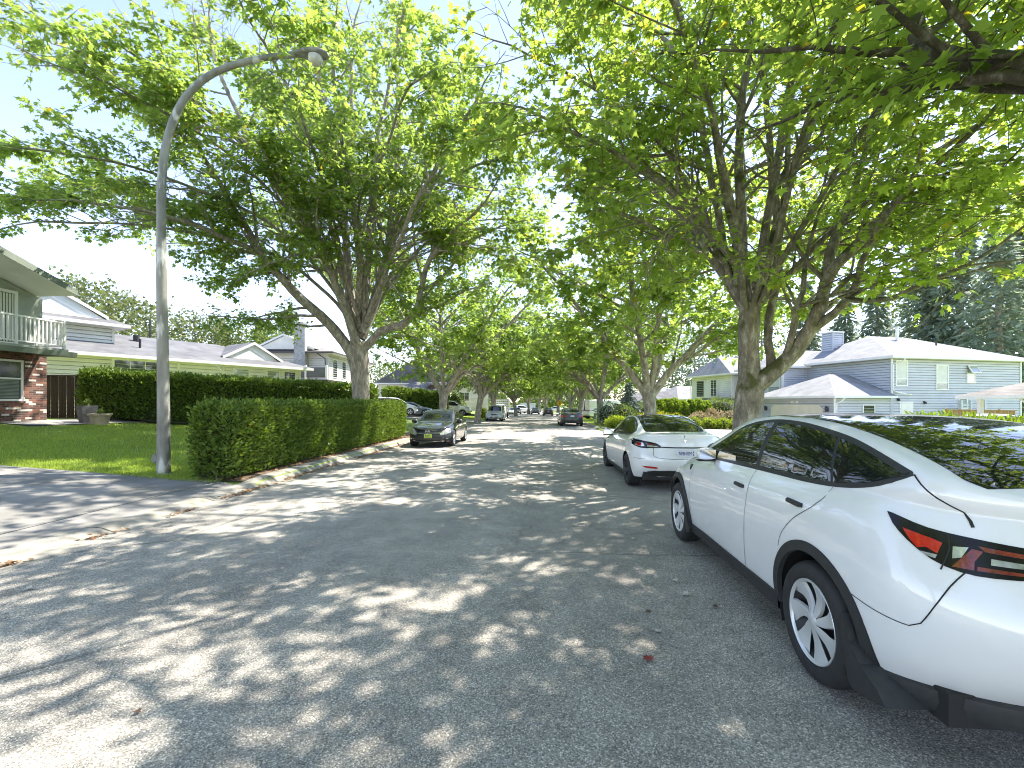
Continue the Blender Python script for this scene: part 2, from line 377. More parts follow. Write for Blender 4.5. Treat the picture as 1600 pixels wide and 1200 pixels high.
M['bark_moss'] = bark('mossy_maple_bark', (.25,.22,.175), (.52,.50,.43), (.085,.09,.03), .56, .66)
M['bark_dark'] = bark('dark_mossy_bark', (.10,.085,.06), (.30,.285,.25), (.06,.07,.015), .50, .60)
M['leaf'] = leaf_mat('maple_leaf', (.065,.115,.028), (.145,.22,.05), (.46,.63,.10), .52, spot=(.55,.42,.03))
M['leaf_near'] = leaf_mat('maple_leaf_fresh', (.07,.125,.028), (.155,.235,.05), (.50,.66,.09), .54, spot=(.55,.45,.03))
M['leaf_far'] = leaf_mat('broadleaf', (.05,.085,.022), (.11,.15,.045), (.22,.30,.05), .4)
M['leaf_pale'] = leaf_mat('pale_broadleaf', (.10,.13,.05), (.17,.19,.08), (.20,.24,.07), .35)
M['needle'] = leaf_mat('conifer_needles', (.15,.195,.155), (.26,.32,.24), (.34,.42,.28), .48, .6)
M['needle_blue'] = leaf_mat('blue_spruce_needles', (.075,.125,.105), (.15,.22,.19), (.08,.12,.08), .2, .6)
M['hedge'] = leaf_mat('cedar_hedge_leaf', (.065,.12,.024), (.165,.25,.045), (.22,.33,.03), .35, .5, spot=(.30,.20,.05))
M['hedge_bright'] = leaf_mat('bright_cedar_leaf', (.09,.16,.02), (.17,.26,.03), (.30,.42,.03), .4)
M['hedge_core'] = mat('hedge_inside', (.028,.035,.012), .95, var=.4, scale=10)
M['box_leaf'] = leaf_mat('boxwood_leaf', (.13,.20,.02), (.25,.33,.04), (.40,.50,.03), .4)
M['yellow_leaf'] = leaf_mat('golden_shrub_leaf', (.30,.32,.02), (.48,.48,.04), (.5,.5,.03), .35)
M['pink_leaf'] = leaf_mat('pinkish_shrub_leaf', (.30,.22,.14), (.45,.38,.24), (.4,.32,.15), .3)
M['bush_leaf'] = leaf_mat('bush_leaf', (.06,.10,.02), (.14,.20,.05), (.25,.34,.05), .35)
M['grass'] = leaf_mat('grass_blade', (.24,.34,.06), (.46,.55,.12), (.58,.70,.10), .42, .5)
M['litter'] = leaf_mat('dry_leaf', (.22,.10,.05), (.50,.36,.22), (.25,.12,.04), .2, .8)
M['dry_red'] = mat('dry_red_leaf', (.25,.04,.03), .7, var=.3, scale=30)
M['dry_pale'] = mat('dry_pale_leaf', (.55,.50,.44), .7, var=.2, scale=30)
M['dry_brown'] = mat('dry_brown_leaf', (.12,.07,.045), .7, var=.3, scale=30)
# ------------------------------------------------------------------ the ground
def road_z(y):
    t = max(0.0, y-14.0); return -min(.68, .0085*t*t/(t+8.0))
def road_c(y):
    t = max(0.0, y-50.0); return -0.00032*t*t if t < 90 else -0.00032*8100-.058*(t-90)
XL, XR = -5.6, 4.0
def sstep(a, b, x):
    t = min(1, max(0, (x-a)/(b-a))); return t*t*(3-2*t)
def gz(x, y):
    xx = x-road_c(y); z = road_z(y)
    if xx < XL-.1:
        up = .13+.086*(math.sqrt(max(0, -6.9-xx)**2+.25)-.5) if xx < -6.9 else .13
        up = min(up, 1.12+.002*max(0, -19-xx))
        dr = .05+.078*max(0, -6.1-xx)
        k = sstep(8.6, 9.4, y)
        return z+dr*(1-k)+up*k if xx > -19 else z+up
    if xx > XR+.1: return z+.12-.021*min(max(0, xx-4.6), 26)
    return z
def grid_sheet(name, xs, ys, zf, off, m, label=None, curve=True, kind='structure', parent=None):
    V = []; F = []
    for y in ys:
        for x in xs:
            X = x+(road_c(y) if curve else 0); V.append((X, y, zf(X, y)+off))
    n = len(xs)
    for j in range(len(ys)-1):
        for i in range(n-1): F.append((j*n+i, j*n+i+1, (j+1)*n+i+1, (j+1)*n+i))
    me = bpy.data.meshes.new(name); me.from_pydata(V, [], F); me.polygons.foreach_set('use_smooth', [True]*len(F))
    o = link(name, me, m); tag(o, label, kind=kind); return o
def lin(a, b, st):
    n = max(1, int(round((b-a)/st))); return [a+(b-a)*i/n for i in range(n+1)]
ys_g = [-60,-40,-25]+lin(-15, 8.0, 1.0)+lin(8.6, 9.4, .2)+lin(10, 60, 1.0)+lin(63, 150, 3)+[170,200,250,320,420,600,900]
gx = [-700,-400,-250,-160,-110,-80,-60,-45]+lin(-36,-20,2)+lin(-19,-7.4,.6)+[-6.9,-6.4,-5.95,-5.71,-5.70,-5.0,-2,1,3.5,4.10,4.11,4.35]+lin(5,30,1.5)+[36,45,60,80,110,160,250,400,700]
def ground_z(x, y):
    xx = x-road_c(y)
    return road_z(y)-.12 if XL-.105 < xx < XR+.105 else gz(x, y)-.02
tag(grid_sheet('ground', gx, ys_g, ground_z, 0, M['ground']), kind='structure')
ys_r = [-30,-20,-12]+lin(-8, 60, 1.0)+lin(63, 150, 3)+[170,200,250,330]
grid_sheet('road', [-5.62,-4,-2,-.8,1,2.5,4.02], ys_r, lambda x, y: road_z(y)+.0, 0, M['asphalt'])
def kerb_joints():
    m = M['kerb']; nt = m.node_tree; ln = nt.links; b = nt.nodes['Principled BSDF']; src = b.inputs['Base Color'].links[0].from_socket
    tc = N(nt, 'ShaderNodeTexCoord'); sp = N(nt, 'ShaderNodeSeparateXYZ'); ln.new(tc.outputs['Object'], sp.inputs[0])
    p = N(nt, 'ShaderNodeMath', operation='PINGPONG'); ln.new(sp.outputs[1], p.inputs[0]); p.inputs[1].default_value = .95
    l = N(nt, 'ShaderNodeMath', operation='LESS_THAN'); ln.new(p.outputs[0], l.inputs[0]); l.inputs[1].default_value = .014
    mi = N(nt, 'ShaderNodeMix', data_type='RGBA'); ln.new(l.outputs[0], mi.inputs[0]); ln.new(src, mi.inputs[6]); mi.inputs[7].default_value = (.05,.05,.04,1); ln.new(mi.outputs[2], b.inputs['Base Color'])
kerb_joints()
# kerbs: swept profile, dropped where the driveways cross
def kerb(name, side, prof, ys, drop):
    mb = MB(); n = len(prof)
    rows = []
    for y in ys:
        c = road_c(y); k = drop(y); j = .012*noise.noise(Vector((y*.9, side*3, 0)))
        row = [(side*0+c+px+(j if 0 < i < n-1 else 0), y, road_z(y)+(pz*k if pz > 0 else pz)+(j*.6 if 0 < i < n-1 else 0)) for i, (px, pz) in enumerate(prof)]
        rows.append(row)
    for r in rows: mb.v += r
    for a in range(len(rows)-1):
        for i in range(n-1): mb.f.append([a*n+i, a*n+i+1, (a+1)*n+i+1, (a+1)*n+i]); mb.mi.append(0)
    o = mb.build(name, M['kerb'], smooth=True, angle=50); tag(o, kind='structure'); return o
ys_k = lin(-25, 8, .5)+lin(8.1, 10, .15)+lin(10.3, 60, .5)+lin(61.5, 140, 3)
kerb('kerb_left', -1, [(-5.35,.006),(-5.6,.012),(-5.66,.05),(-5.74,.115),(-5.85,.142),(-6.0,.145),(-6.03,-.1)], ys_k, lambda y: .42+.58*sstep(8.5, 9.6, y)*(1-.75*(sstep(40, 42, y)-sstep(50, 52, y))))
kerb('kerb_right', 1, [(3.8,.006),(4.0,.012),(4.05,.05),(4.12,.115),(4.22,.138),(4.36,.138),(4.38,-.1)], ys_k, lambda y: 1-.68*(sstep(20.8, 21.8, y)-sstep(31.5, 32.5, y)))
def poly_sheet(name, poly, st, off, m, kind='structure', label=None):
    bm = bmesh.new(); vs = [bm.verts.new((p[0], p[1], 0)) for p in poly]; bm.faces.new(vs)
    xs = [p[0] for p in poly]; yy = [p[1] for p in poly]
    for a, b, ax in ((min(xs), max(xs), 0), (min(yy), max(yy), 1)):
        k = a+st
        while k < b-.01:
            co = Vector((k,0,0)) if ax == 0 else Vector((0,k,0)); no = Vector((1,0,0)) if ax == 0 else Vector((0,1,0))
            bmesh.ops.bisect_plane(bm, geom=bm.verts[:]+bm.edges[:]+bm.faces[:], plane_co=co, plane_no=no, dist=1e-5); k += st
    for v in bm.verts: v.co.z = gz(v.co.x, v.co.y)+off
    bmesh.ops.recalc_face_normals(bm, faces=bm.faces)
    me = bpy.data.meshes.new(name); bm.to_mesh(me); bm.free(); me.polygons.foreach_set('use_smooth', [True]*len(me.polygons))
    o = link(name, me, m); tag(o, label, kind=kind); return o
# concrete driveway on the left, with its saw-cut joints as grooves in the material
def slab_mat():
    m = mat('driveway_concrete', (.26,.25,.235), .85, scale=1.1, var=.2, bump=.25, bscale=120, detail=9, col2=(.17,.165,.15), c2scale=.8)
    nt = m.node_tree; ln = nt.links; b = nt.nodes['Principled BSDF']; src = b.inputs['Base Color'].links[0].from_socket
    tc = N(nt, 'ShaderNodeTexCoord'); sp = N(nt, 'ShaderNodeSeparateXYZ'); ln.new(tc.outputs['Object'], sp.inputs[0])
    nz = N(nt, 'ShaderNodeTexNoise', Scale=1.5, Detail=4); ln.new(tc.outputs['Object'], nz.inputs['Vector'])
    def line(out, off, period, wd):
        a = N(nt, 'ShaderNodeMath', operation='ADD'); ln.new(out, a.inputs[0]); a.inputs[1].default_value = off
        a2 = N(nt, 'ShaderNodeMath', operation='MULTIPLY_ADD'); ln.new(nz.outputs[0], a2.inputs[0]); a2.inputs[1].default_value = .05; ln.new(a.outputs[0], a2.inputs[2])
        p = N(nt, 'ShaderNodeMath', operation='PINGPONG'); ln.new(a2.outputs[0], p.inputs[0]); p.inputs[1].default_value = period/2
        l = N(nt, 'ShaderNodeMath', operation='LESS_THAN'); ln.new(p.outputs[0], l.inputs[0]); l.inputs[1].default_value = wd
        return l
    l1 = line(sp.outputs[0], 6.55-.025, 3.4, .016); l2 = line(sp.outputs[1], -4.6, 4.2, .014)
    mx = N(nt, 'ShaderNodeMath', operation='MAXIMUM'); ln.new(l1.outputs[0], mx.inputs[0]); ln.new(l2.outputs[0], mx.inputs[1])
    mi = N(nt, 'ShaderNodeMix', data_type='RGBA'); ln.new(mx.outputs[0], mi.inputs[0]); ln.new(src, mi.inputs[6]); mi.inputs[7].default_value = (.06,.06,.05,1)
    ln.new(mi.outputs[2], b.inputs['Base Color']); return m
M['slab'] = slab_mat()
poly_sheet('driveway', [(-6.02,-9),(-5.98,8.75),(-6.6,8.95),(-9.5,8.75),(-12,8.6),(-19,8.5),(-19,-9)], .5, .012, M['slab'])
poly_sheet('driveway_right', [(4.37,21.2),(4.37,32.2),(9,32.7),(14.6,33.0),(17.9,39.8),(21.2,33.3),(24,22),(12,21)], .8, .012, M['concrete'])
poly_sheet('path', [(-18.2,14.2),(-16.9,14.3),(-16.3,18.6),(-17.9,18.9),(-18.3,16)], .5, .012, M['concrete'])
poly_sheet('driveway_far', [(-6.0,41.5),(-6.0,50.5),(-14,52),(-20,58),(-24,46),(-14,41)], 1, .014, M['concrete'])
poly_sheet('soil_verge', [(-6.02,9.0),(-6.02,30),(-7.2,30),(-7.2,9.0)], .4, .010, M['soil'])
poly_sheet('garden_bed', [(5.0,32.8),(14.8,33.4),(15.0,37),(6.0,42),(5.0,42)], .8, .02, M['soil'])
# grass blades on the left lawn
def blades(name, pts, hmin, hmax, wid, m, seed, label):
    rs = np.random.RandomState(seed); P = np.array(pts); n = len(P)
    a = rs.rand(n)*2*np.pi; h = hmin+(hmax-hmin)*rs.rand(n); ln_ = .45*h*(rs.rand(n)+.2); b = rs.rand(n)*2*np.pi
    dx = np.stack([np.cos(a), np.sin(a), np.zeros(n)], 1)*wid*.5
    tip = P+np.stack([np.cos(b)*ln_, np.sin(b)*ln_, h], 1); mid = P+np.stack([np.cos(b)*ln_*.35, np.sin(b)*ln_*.35, h*.6], 1)
    V = np.stack([P-dx, P+dx, mid+dx*.8, tip, mid-dx*.8], 1).reshape(-1, 3)
    o = np_mesh(name, V, np.arange(n*5), np.arange(n)*5, m); return tag(o, label, 'grass', kind='stuff')
rng = random.Random(5); pts = []
def clump(x, y): return noise.noise(Vector((x*.8, y*.8, 3)))+.5*noise.noise(Vector((x*3, y*3, 7)))
while len(pts) < 90000:
    y = 8.75+(20.5-8.75)*rng.random()**1.5; x = -6.5-12.0*rng.random()
    if x > -7.0 and y > 9.4: continue
    if y < 8.78+.12*math.sin(x*2.1)+.05*math.sin(x*7) and rng.random() < .7: continue
    if y > 17.6+(x+17.9)*.366-.4: continue
    if x < -16.4 and y > 13.9: continue
    if clump(x, y)+.9*rng.random() < .05: continue
    pts.append((x, y, gz(x, y)-.02))
blades('lawn_grass', pts, .03, .085, .012, M['grass'], 3, 'short sunlit green grass of the lawn behind the street lamp')
pts = []
while len(pts) < 26000:
    s = rng.random()
    if s < .45: x = 4.5+2.6*rng.random(); y = 7+14*rng.random()
    elif s < .75: x = 4.5+3.2*rng.random(); y = 33+50*rng.random()
    else: x = -6.2-3.2*rng.random(); y = 31+30*rng.random(); 
    if x < 0 and 41 < y < 51: continue
    X = x+road_c(y); pts.append((X, y, gz(X, y)-.02))
blades('verge_grass', pts, .04, .11, .022, M['grass'], 8, 'grass of the verges under the street trees')

# leaf litter in the left gutter and under the hedge
MAPLE = [(0,0),(.10,.10),(.42,.02),(.30,.22),(.50,.42),(.26,.42),(.24,.60),(.10,.56),(0,.95),(-.10,.56),(-.24,.60),(-.26,.42),(-.50,.42),(-.30,.22),(-.42,.02),(-.10,.10)]
MAPLE_S = [(0,0),(.42,.04),(.27,.25),(.46,.50),(.15,.50),(0,.95),(-.15,.50),(-.46,.50),(-.27,.25),(-.42,.04)]
def leaves(name, P, D, Nn, S, m, parent=None, shape=MAPLE_S, fold=.12):
    """P places, D directions, Nn normals, S sizes: one polygon per leaf"""
    T = np.array(shape, float); k = len(T)
    D = D/np.linalg.norm(D, axis=1, keepdims=True); Nn = Nn-D*np.sum(D*Nn, 1, keepdims=True); Nn /= np.linalg.norm(Nn, axis=1, keepdims=True)+1e-9
    U = np.cross(D, Nn)
    V = P[:,None,:]+S[:,None,None]*(U[:,None,:]*T[None,:,0:1]+D[:,None,:]*T[None,:,1:2]-Nn[:,None,:]*(fold*(T[None,:,0:1]**2*2.5+T[None,:,1:2]**2)))
    n = len(P)
    return np_mesh(name, V.reshape(-1, 3), np.arange(n*k), np.arange(n)*k, m, parent)
rs = np.random.RandomState(11); Lp = []
while len(Lp) < 2600:
    y = rs.uniform(-1, 22); s = rs.rand()
    if s < .5: x = XL+.06-abs(rs.randn())*.10*(1 if y < 9 else .8)+.12*rs.rand(); z = road_z(y)+.02+.1*max(0, XL-x)
    else:
        if y < 9: continue
        x = -6.03-rs.rand()*.4; z = gz(x, y)+.02
    if noise.noise(Vector((x*1.5, y*1.1, 2)))+.35*rs.rand() < .02: continue
    Lp.append((x, y, z+.012*rs.rand()))
Lp = np.array(Lp); n = len(Lp); a = rs.rand(n)*6.283
o = leaves('leaf_litter', Lp, np.stack([np.cos(a), np.sin(a), .25*rs.randn(n)], 1), np.stack([.35*rs.randn(n), .35*rs.randn(n), np.ones(n)], 1), .035+.05*rs.rand(n), M['litter'])
tag(o, 'dry brown fallen leaves lying in the left gutter and under the hedge', 'leaf litter', kind='stuff')
# single fallen leaves on the asphalt
FL = [(1012,1031,.09,'dry_red','deep red fallen leaf lying in a sun patch on the foreground asphalt','r'),
 (1071,931,.10,'dry_pale','pale star-shaped fallen leaf on shaded asphalt beside the nearest white car','p'),
 (1055,909,.08,'dry_pale','pale curled fallen leaf on asphalt left of the front wheel mud flap','p'),
 (1029,988,.07,'dry_pale','small pale leaf at the edge of the right foreground sun patch','p'),
 (828,825,.07,'dry_brown','dark brown fallen leaf near the middle of the road','b'),
 (990,843,.08,'dry_pale','pale leaf on asphalt ahead of the nearest front wheel','p'),
 (947,759,.10,'dry_brown','dark brown leaf on asphalt left of the farther white car rear wheel','b'),
 (923,733,.10,'dry_brown','dark brown leaf beside the front wheel of the farther white car','b'),
 (468,805,.10,'dry_pale','pale dry leaf on the left side of the asphalt near the kerb','p'),
 (44,922,.10,'dry_pale','pinkish pale leaf on the asphalt at the far left of the photo','p'),
 (216,1115,.05,'dry_brown','dark leaf in the near left foreground asphalt','b'),
 (1013,957,.06,'dry_brown','small brown leaf between two right foreground sun patches','b'),
 (1117,950,.06,'dry_brown','tiny brown leaf on shaded asphalt beside the car doors','b')]
for i, (u, v, s, mk, lab, _) in enumerate(FL):
    d = CAM_H*FPX/(v-HOR); x, y = xy(u, d); bm_ = MB(); a = i*1.7
    T = [(p[0]*s, p[1]*s-.4*s, .010+.35*s*abs(p[0])**1.3+.02*math.sin(i+p[1]*3)*s) for p in MAPLE]
    bm_.add(T, [list(range(len(T)))]); o = bm_.build('fallen_leaf', M[mk]); o.location = (x, y, road_z(y)+.004); o.rotation_euler = (0, 0, a)
    tag(o, lab, 'leaf', 'fallen leaves on the asphalt')
# ------------------------------------------------------------------ trees
class Tree:
    """limbs given as polylines; side branches, twigs and leaves grow from them"""
    def __init__(s, seed): s.r = random.Random(seed); s.br = []; s.hollow = None; s.off = Vector((seed*3.1, seed*1.7, 0)); s.lp = []; s.ld = []; s.ln = []; s.ls = []
    def rv(s): return Vector((s.r.gauss(0,1), s.r.gauss(0,1), s.r.gauss(0,1))).normalized()
    def wander(s, p, d, L, n, wig, trop):
        pts = [Vector(p)]; d = d.normalized(); st = L/n
        for i in range(n):
            d = (d+s.rv()*wig+Vector((0,0,trop))).normalized(); pts.append(pts[-1]+d*st)
        return pts
    def leafy(s, pts, n, size, spread=.16):
        for _ in range(n):
            f = s.r.random()*(len(pts)-1); i = min(int(f), len(pts)-2); t = f-i
            p = pts[i].lerp(pts[i+1], t); ax = (pts[i+1]-pts[i]).normalized()
            o = s.rv(); o = (o-ax*o.dot(ax)); o.z *= .6
            p = p+o*spread*(.4+s.r.random())
            if p.z < s.zmin+.5*s.r.random(): continue
            if s.keep and not s.keep(p): continue
            if noise.noise(p*.62+s.off) < -.12 and s.r.random() < .93: continue
            if s.hollow and math.hypot(p.x, p.y) < s.hollow[0]*(.6+.5*s.r.random()) and p.z < s.hollow[1] and s.r.random() < .88: continue
            d = (o*.9+ax*.5+s.rv()*.3); d.z -= .35; nn = Vector((0,0,1))+s.rv()*.55
            s.lp.append(p); s.ld.append(d.normalized()); s.ln.append(nn); s.ls.append(size*(.65+.6*s.r.random()))
    def grow(s, limbs, size=.17, sec_sp=.55, sec_len=(1.4, 3.6), tw_sp=.30, tw_len=(.45, 1.1), nleaf=12, f0=.28, zmin=3.2, center=None, keep=None, sides=(10,6,4)):
        s.zmin = zmin; s.keep = keep
        for pts, r0, r1 in limbs:
            pts = catmull(pts, step=.35); n = len(pts)
            wob = s.rv()*3
            pts = [p+Vector((noise.noise(p*.9+wob), noise.noise(p*.9+wob*2), 0))*(.10 if 0 < i < n-1 else 0) for i, p in enumerate(pts)]
            rad = [(r0+(r1-r0)*(i/(n-1))**.8)*(1+.09*noise.noise(p*2.3)) for i, p in enumerate(pts)]
            s.br.append((pts, rad, sides[0]))
            L = sum((pts[i+1]-pts[i]).length for i in range(n-1)); acc = 0; nxt = L*f0
            for i in range(1, n):
                acc += (pts[i]-pts[i-1]).length
                if acc >= nxt:
                    nxt += sec_sp*(.6+.8*s.r.random()); f = acc/L
                    t = (pts[i]-pts[i-1]).normalized(); q = s.rv(); q = (q-t*q.dot(t)).normalized()
                    out = Vector((pts[i].x, pts[i].y, 0)); out = out.normalized() if out.length > .5 else q
                    d = t*.55+q*.85+out*.45; d.z = d.z*.7+.1
                    l = (sec_len[0]+(sec_len[1]-sec_len[0])*s.r.random())*(1.15-.65*f)
                    s.second(pts[i], d, l, min(rad[i]*.5, .022+.012*l), tw_sp, tw_len, nleaf, size, sides)
            s.leafy(pts[-4:], nleaf*2, size, .25)
            s.second(pts[-1], pts[-1]-pts[-2], sec_len[0], max(r1*.9, .015), tw_sp, tw_len, nleaf, size, sides)
        return s
    def second(s, p, d, l, r, tw_sp, tw_len, nleaf, size, sides):
        sp = s.wander(p, d, l, max(4, int(l/.4)), .22, .03 if s.r.random() < .6 else -.07)
        for i, q_ in enumerate(sp):
            if i > 1 and q_.z < s.zmin+.25: sp = sp[:i]; break
        if len(sp) < 3 or max(q_.z for q_ in sp) < s.zmin+.3: return
        m = len(sp); s.br.append((sp, [r*(1-.75*i/(m-1)) for i in range(m)], sides[1]))
        nt = int(l/tw_sp)
        for k in range(nt):
            f = (.2+.8*(k+s.r.random())/nt)*(m-1); i = min(int(f), m-2); q0 = sp[i].lerp(sp[i+1], f-i)
            ax = (sp[i+1]-sp[i]).normalized(); q = s.rv(); q = q-ax*q.dot(ax); q.z *= .45
            tp = s.wander(q0, ax*.6+q.normalized(), tw_len[0]+(tw_len[1]-tw_len[0])*s.r.random(), 3, .25, -.06)
            if sides[2] and min(q_.z for q_ in tp) > s.zmin+.2: s.br.append((tp, [.009,.007,.005,.003], sides[2]))
            s.leafy(tp, nleaf, size)
        s.leafy(sp[-3:], nleaf, size)
    def build(s, root, leafm, barkm, shape=MAPLE_S, leafname='crown'):
        mb = MB()
        for pts, rad, n in s.br: mb.tube(pts, rad, n, cap=False)
        mb.build('trunk', barkm, root, smooth=True, fix=False)
        A = lambda l: np.array([tuple(v) for v in l], float)
        leaves(leafname, A(s.lp), A(s.ld), A(s.ln), np.array(s.ls), leafm, root, shape)
        return len(s.lp)

def trunk_pts(base_r, pts):
    """a trunk with root flare from the ground up"""
    return pts
def W2L(base, P): return [p-base for p in P]
NL = {}
# ---- the big maple behind the low hedge on the left
def big_left():
    bx, by = xy(565, 19.0); base = Vector((bx, by, gz(bx, by)-.05))
    root = thing('maple_tree', 'large multi-limbed maple standing behind the clipped low hedge left of the road', 'tree', base, 0, 'street maples')
    A = lambda *q: W2L(base, [at(u, v, d) for u, v, d in q])
    t = Tree(21); t.hollow = (3.0, 11.5)
    tr = [Vector((0,0,-.1)), Vector((0,0,.12)), Vector((.01,0,.6)), Vector((-.02,0,1.6))]+A((563,590,19),(561,562,19),(561,535,19))
    trad = [.62,.50,.40,.355,.37,.40,.36]
    P = catmull(tr, n=5); rr = np.interp(np.linspace(0, 6, len(P)), range(7), trad)
    t.br.append((P, [r*(1+.07*noise.noise(p*3)) for r, p in zip(rr, P)], 18))
    limbs = [
     (A((560,585,19),(548,551,18.9),(525,520,18.7),(500,493,18.4),(457,452,17.8),(411,401,17.2),(385,356,16.6),(350,300,15.6),(318,245,14.6)), .26,.06),
     (A((411,401,17.2),(380,383,16.4),(350,372,15.8),(300,350,14.8),(230,330,13.6),(150,318,12.6)), .11,.035),
     (A((385,356,16.6),(360,330,16.9),(300,318,17.0),(220,305,17.0),(140,300,17)), .09,.03),
     (A((560,540,18.8),(538,480,18.2),(510,405,17.2),(487,355,16.5),(440,300,15.5),(400,245,14.5),(350,190,13.6),(305,157,12.8),(262,120,12)), .20,.05),
     (A((400,245,14.5),(370,175,14.2),(345,122,14),(330,70,13.8)), .09,.04),
     (A((560,530,19),(545,440,19),(540,360,19),(538,290,19),(520,210,18.8),(503,150,18.6),(492,60,18.4)), .21,.06),
     (A((538,300,19),(550,210,19.3),(548,130,19.5),(553,40,19.6)), .14,.05),
     (A((565,520,19),(570,440,19.4),(560,360,19.6),(555,300,20),(540,200,20.6)), .15,.05),
     (A((566,520,18.8),(592,450,18.8),(604,400,18.8),(612,330,18.8),(618,270,18.8),(622,180,18.6),(620,60,18.5)), .19,.06),
     (A((604,400,18.8),(625,330,18.4),(632,260,18.2),(655,200,17.8),(690,140,17.3)), .11,.04),
     (A((566,530,19),(585,480,19.4),(588,420,19.8),(594,350,20.4),(590,250,21)), .13,.045),
     (A((568,545,19),(595,517,18.7),(625,508,18.3),(650,485,17.9),(660,440,17.5),(672,405,17.1),(705,365,16.6),(745,330,16)), .19,.05),
     (A((672,405,17.1),(690,385,16.9),(730,378,16.2),(780,355,15.6)), .09,.03),
     (A((612,330,18.8),(640,318,18.2),(672,300,17.4),(720,270,16.4),(770,250,15.6)), .10,.035),
     (A((565,520,19),(590,470,20.5),(630,400,22.5),(680,330,24),(720,270,25)), .14,.04),
     (A((560,520,19),(530,450,20.8),(480,390,22.4),(420,340,24)), .14,.04),
     (A((562,500,19),(560,400,17.2),(540,250,15.2),(520,100,13.6)), .14,.05),
     (A((566,520,19),(600,430,17),(660,300,14.6),(730,180,12.6)), .13,.04),
    ]
    F0 = at(565,520,19)
    for q in (((-6.2,16.5,8.4),(-4.6,13.6,9.6),(-3.2,11.4,9.8)),((-7.4,15.8,8.6),(-6.6,12.4,9.8),(-6.2,9.8,9.9)),((-5.6,18,8.8),(-3.6,16.8,10.4),(-1.6,15.6,10.8)),((-8.6,16,8.2),(-9.6,13,9.4),(-10.2,10.2,9.3)),
              ((-9.4,16.6,8),(-12.2,13.8,9.0),(-14.2,11.4,8.6)),((-9,17,9.4),(-11.8,13.5,11.4),(-13,10.6,11.6)),((-10,17.8,7.4),(-13.2,15.4,7.9),(-15.4,13.2,7.3)),((-5.4,19.6,8.2),(-3.2,20,9.6),(-1.2,20.4,10))):
        limbs.append((W2L(base, [F0]+[Vector(k) for k in q]), .085, .03))
    for i in range(5):      # limbs at the top of the crown
        a = i*1.26+.3; h = 9+1.2*(i % 3)
        limbs.append(([Vector((.5*math.cos(a), .5*math.sin(a), 5.5)), Vector((1.5*math.cos(a), 1.5*math.sin(a), h)), Vector((3.4*math.cos(a), 3.4*math.sin(a), h+2.6)), Vector((5.2*math.cos(a), 5.2*math.sin(a), h+4.2))], .11, .04))
    t.grow(limbs, size=.15, nleaf=28, zmin=2.9, sec_sp=.46, sec_len=(1.8,4.4), tw_sp=.25, f0=.22)
    # a drooping spray in front of the house roofs
    t.zmin = 1
    t.second(A((457,452,17.8))[0], Vector((-.1,-.1,-1)), 1.6, .01, .25, (.2,.5), 16, .16, (8,5,3))
    NL['left'] = t.build(root, M['leaf'], M['bark']); return root
big_left()
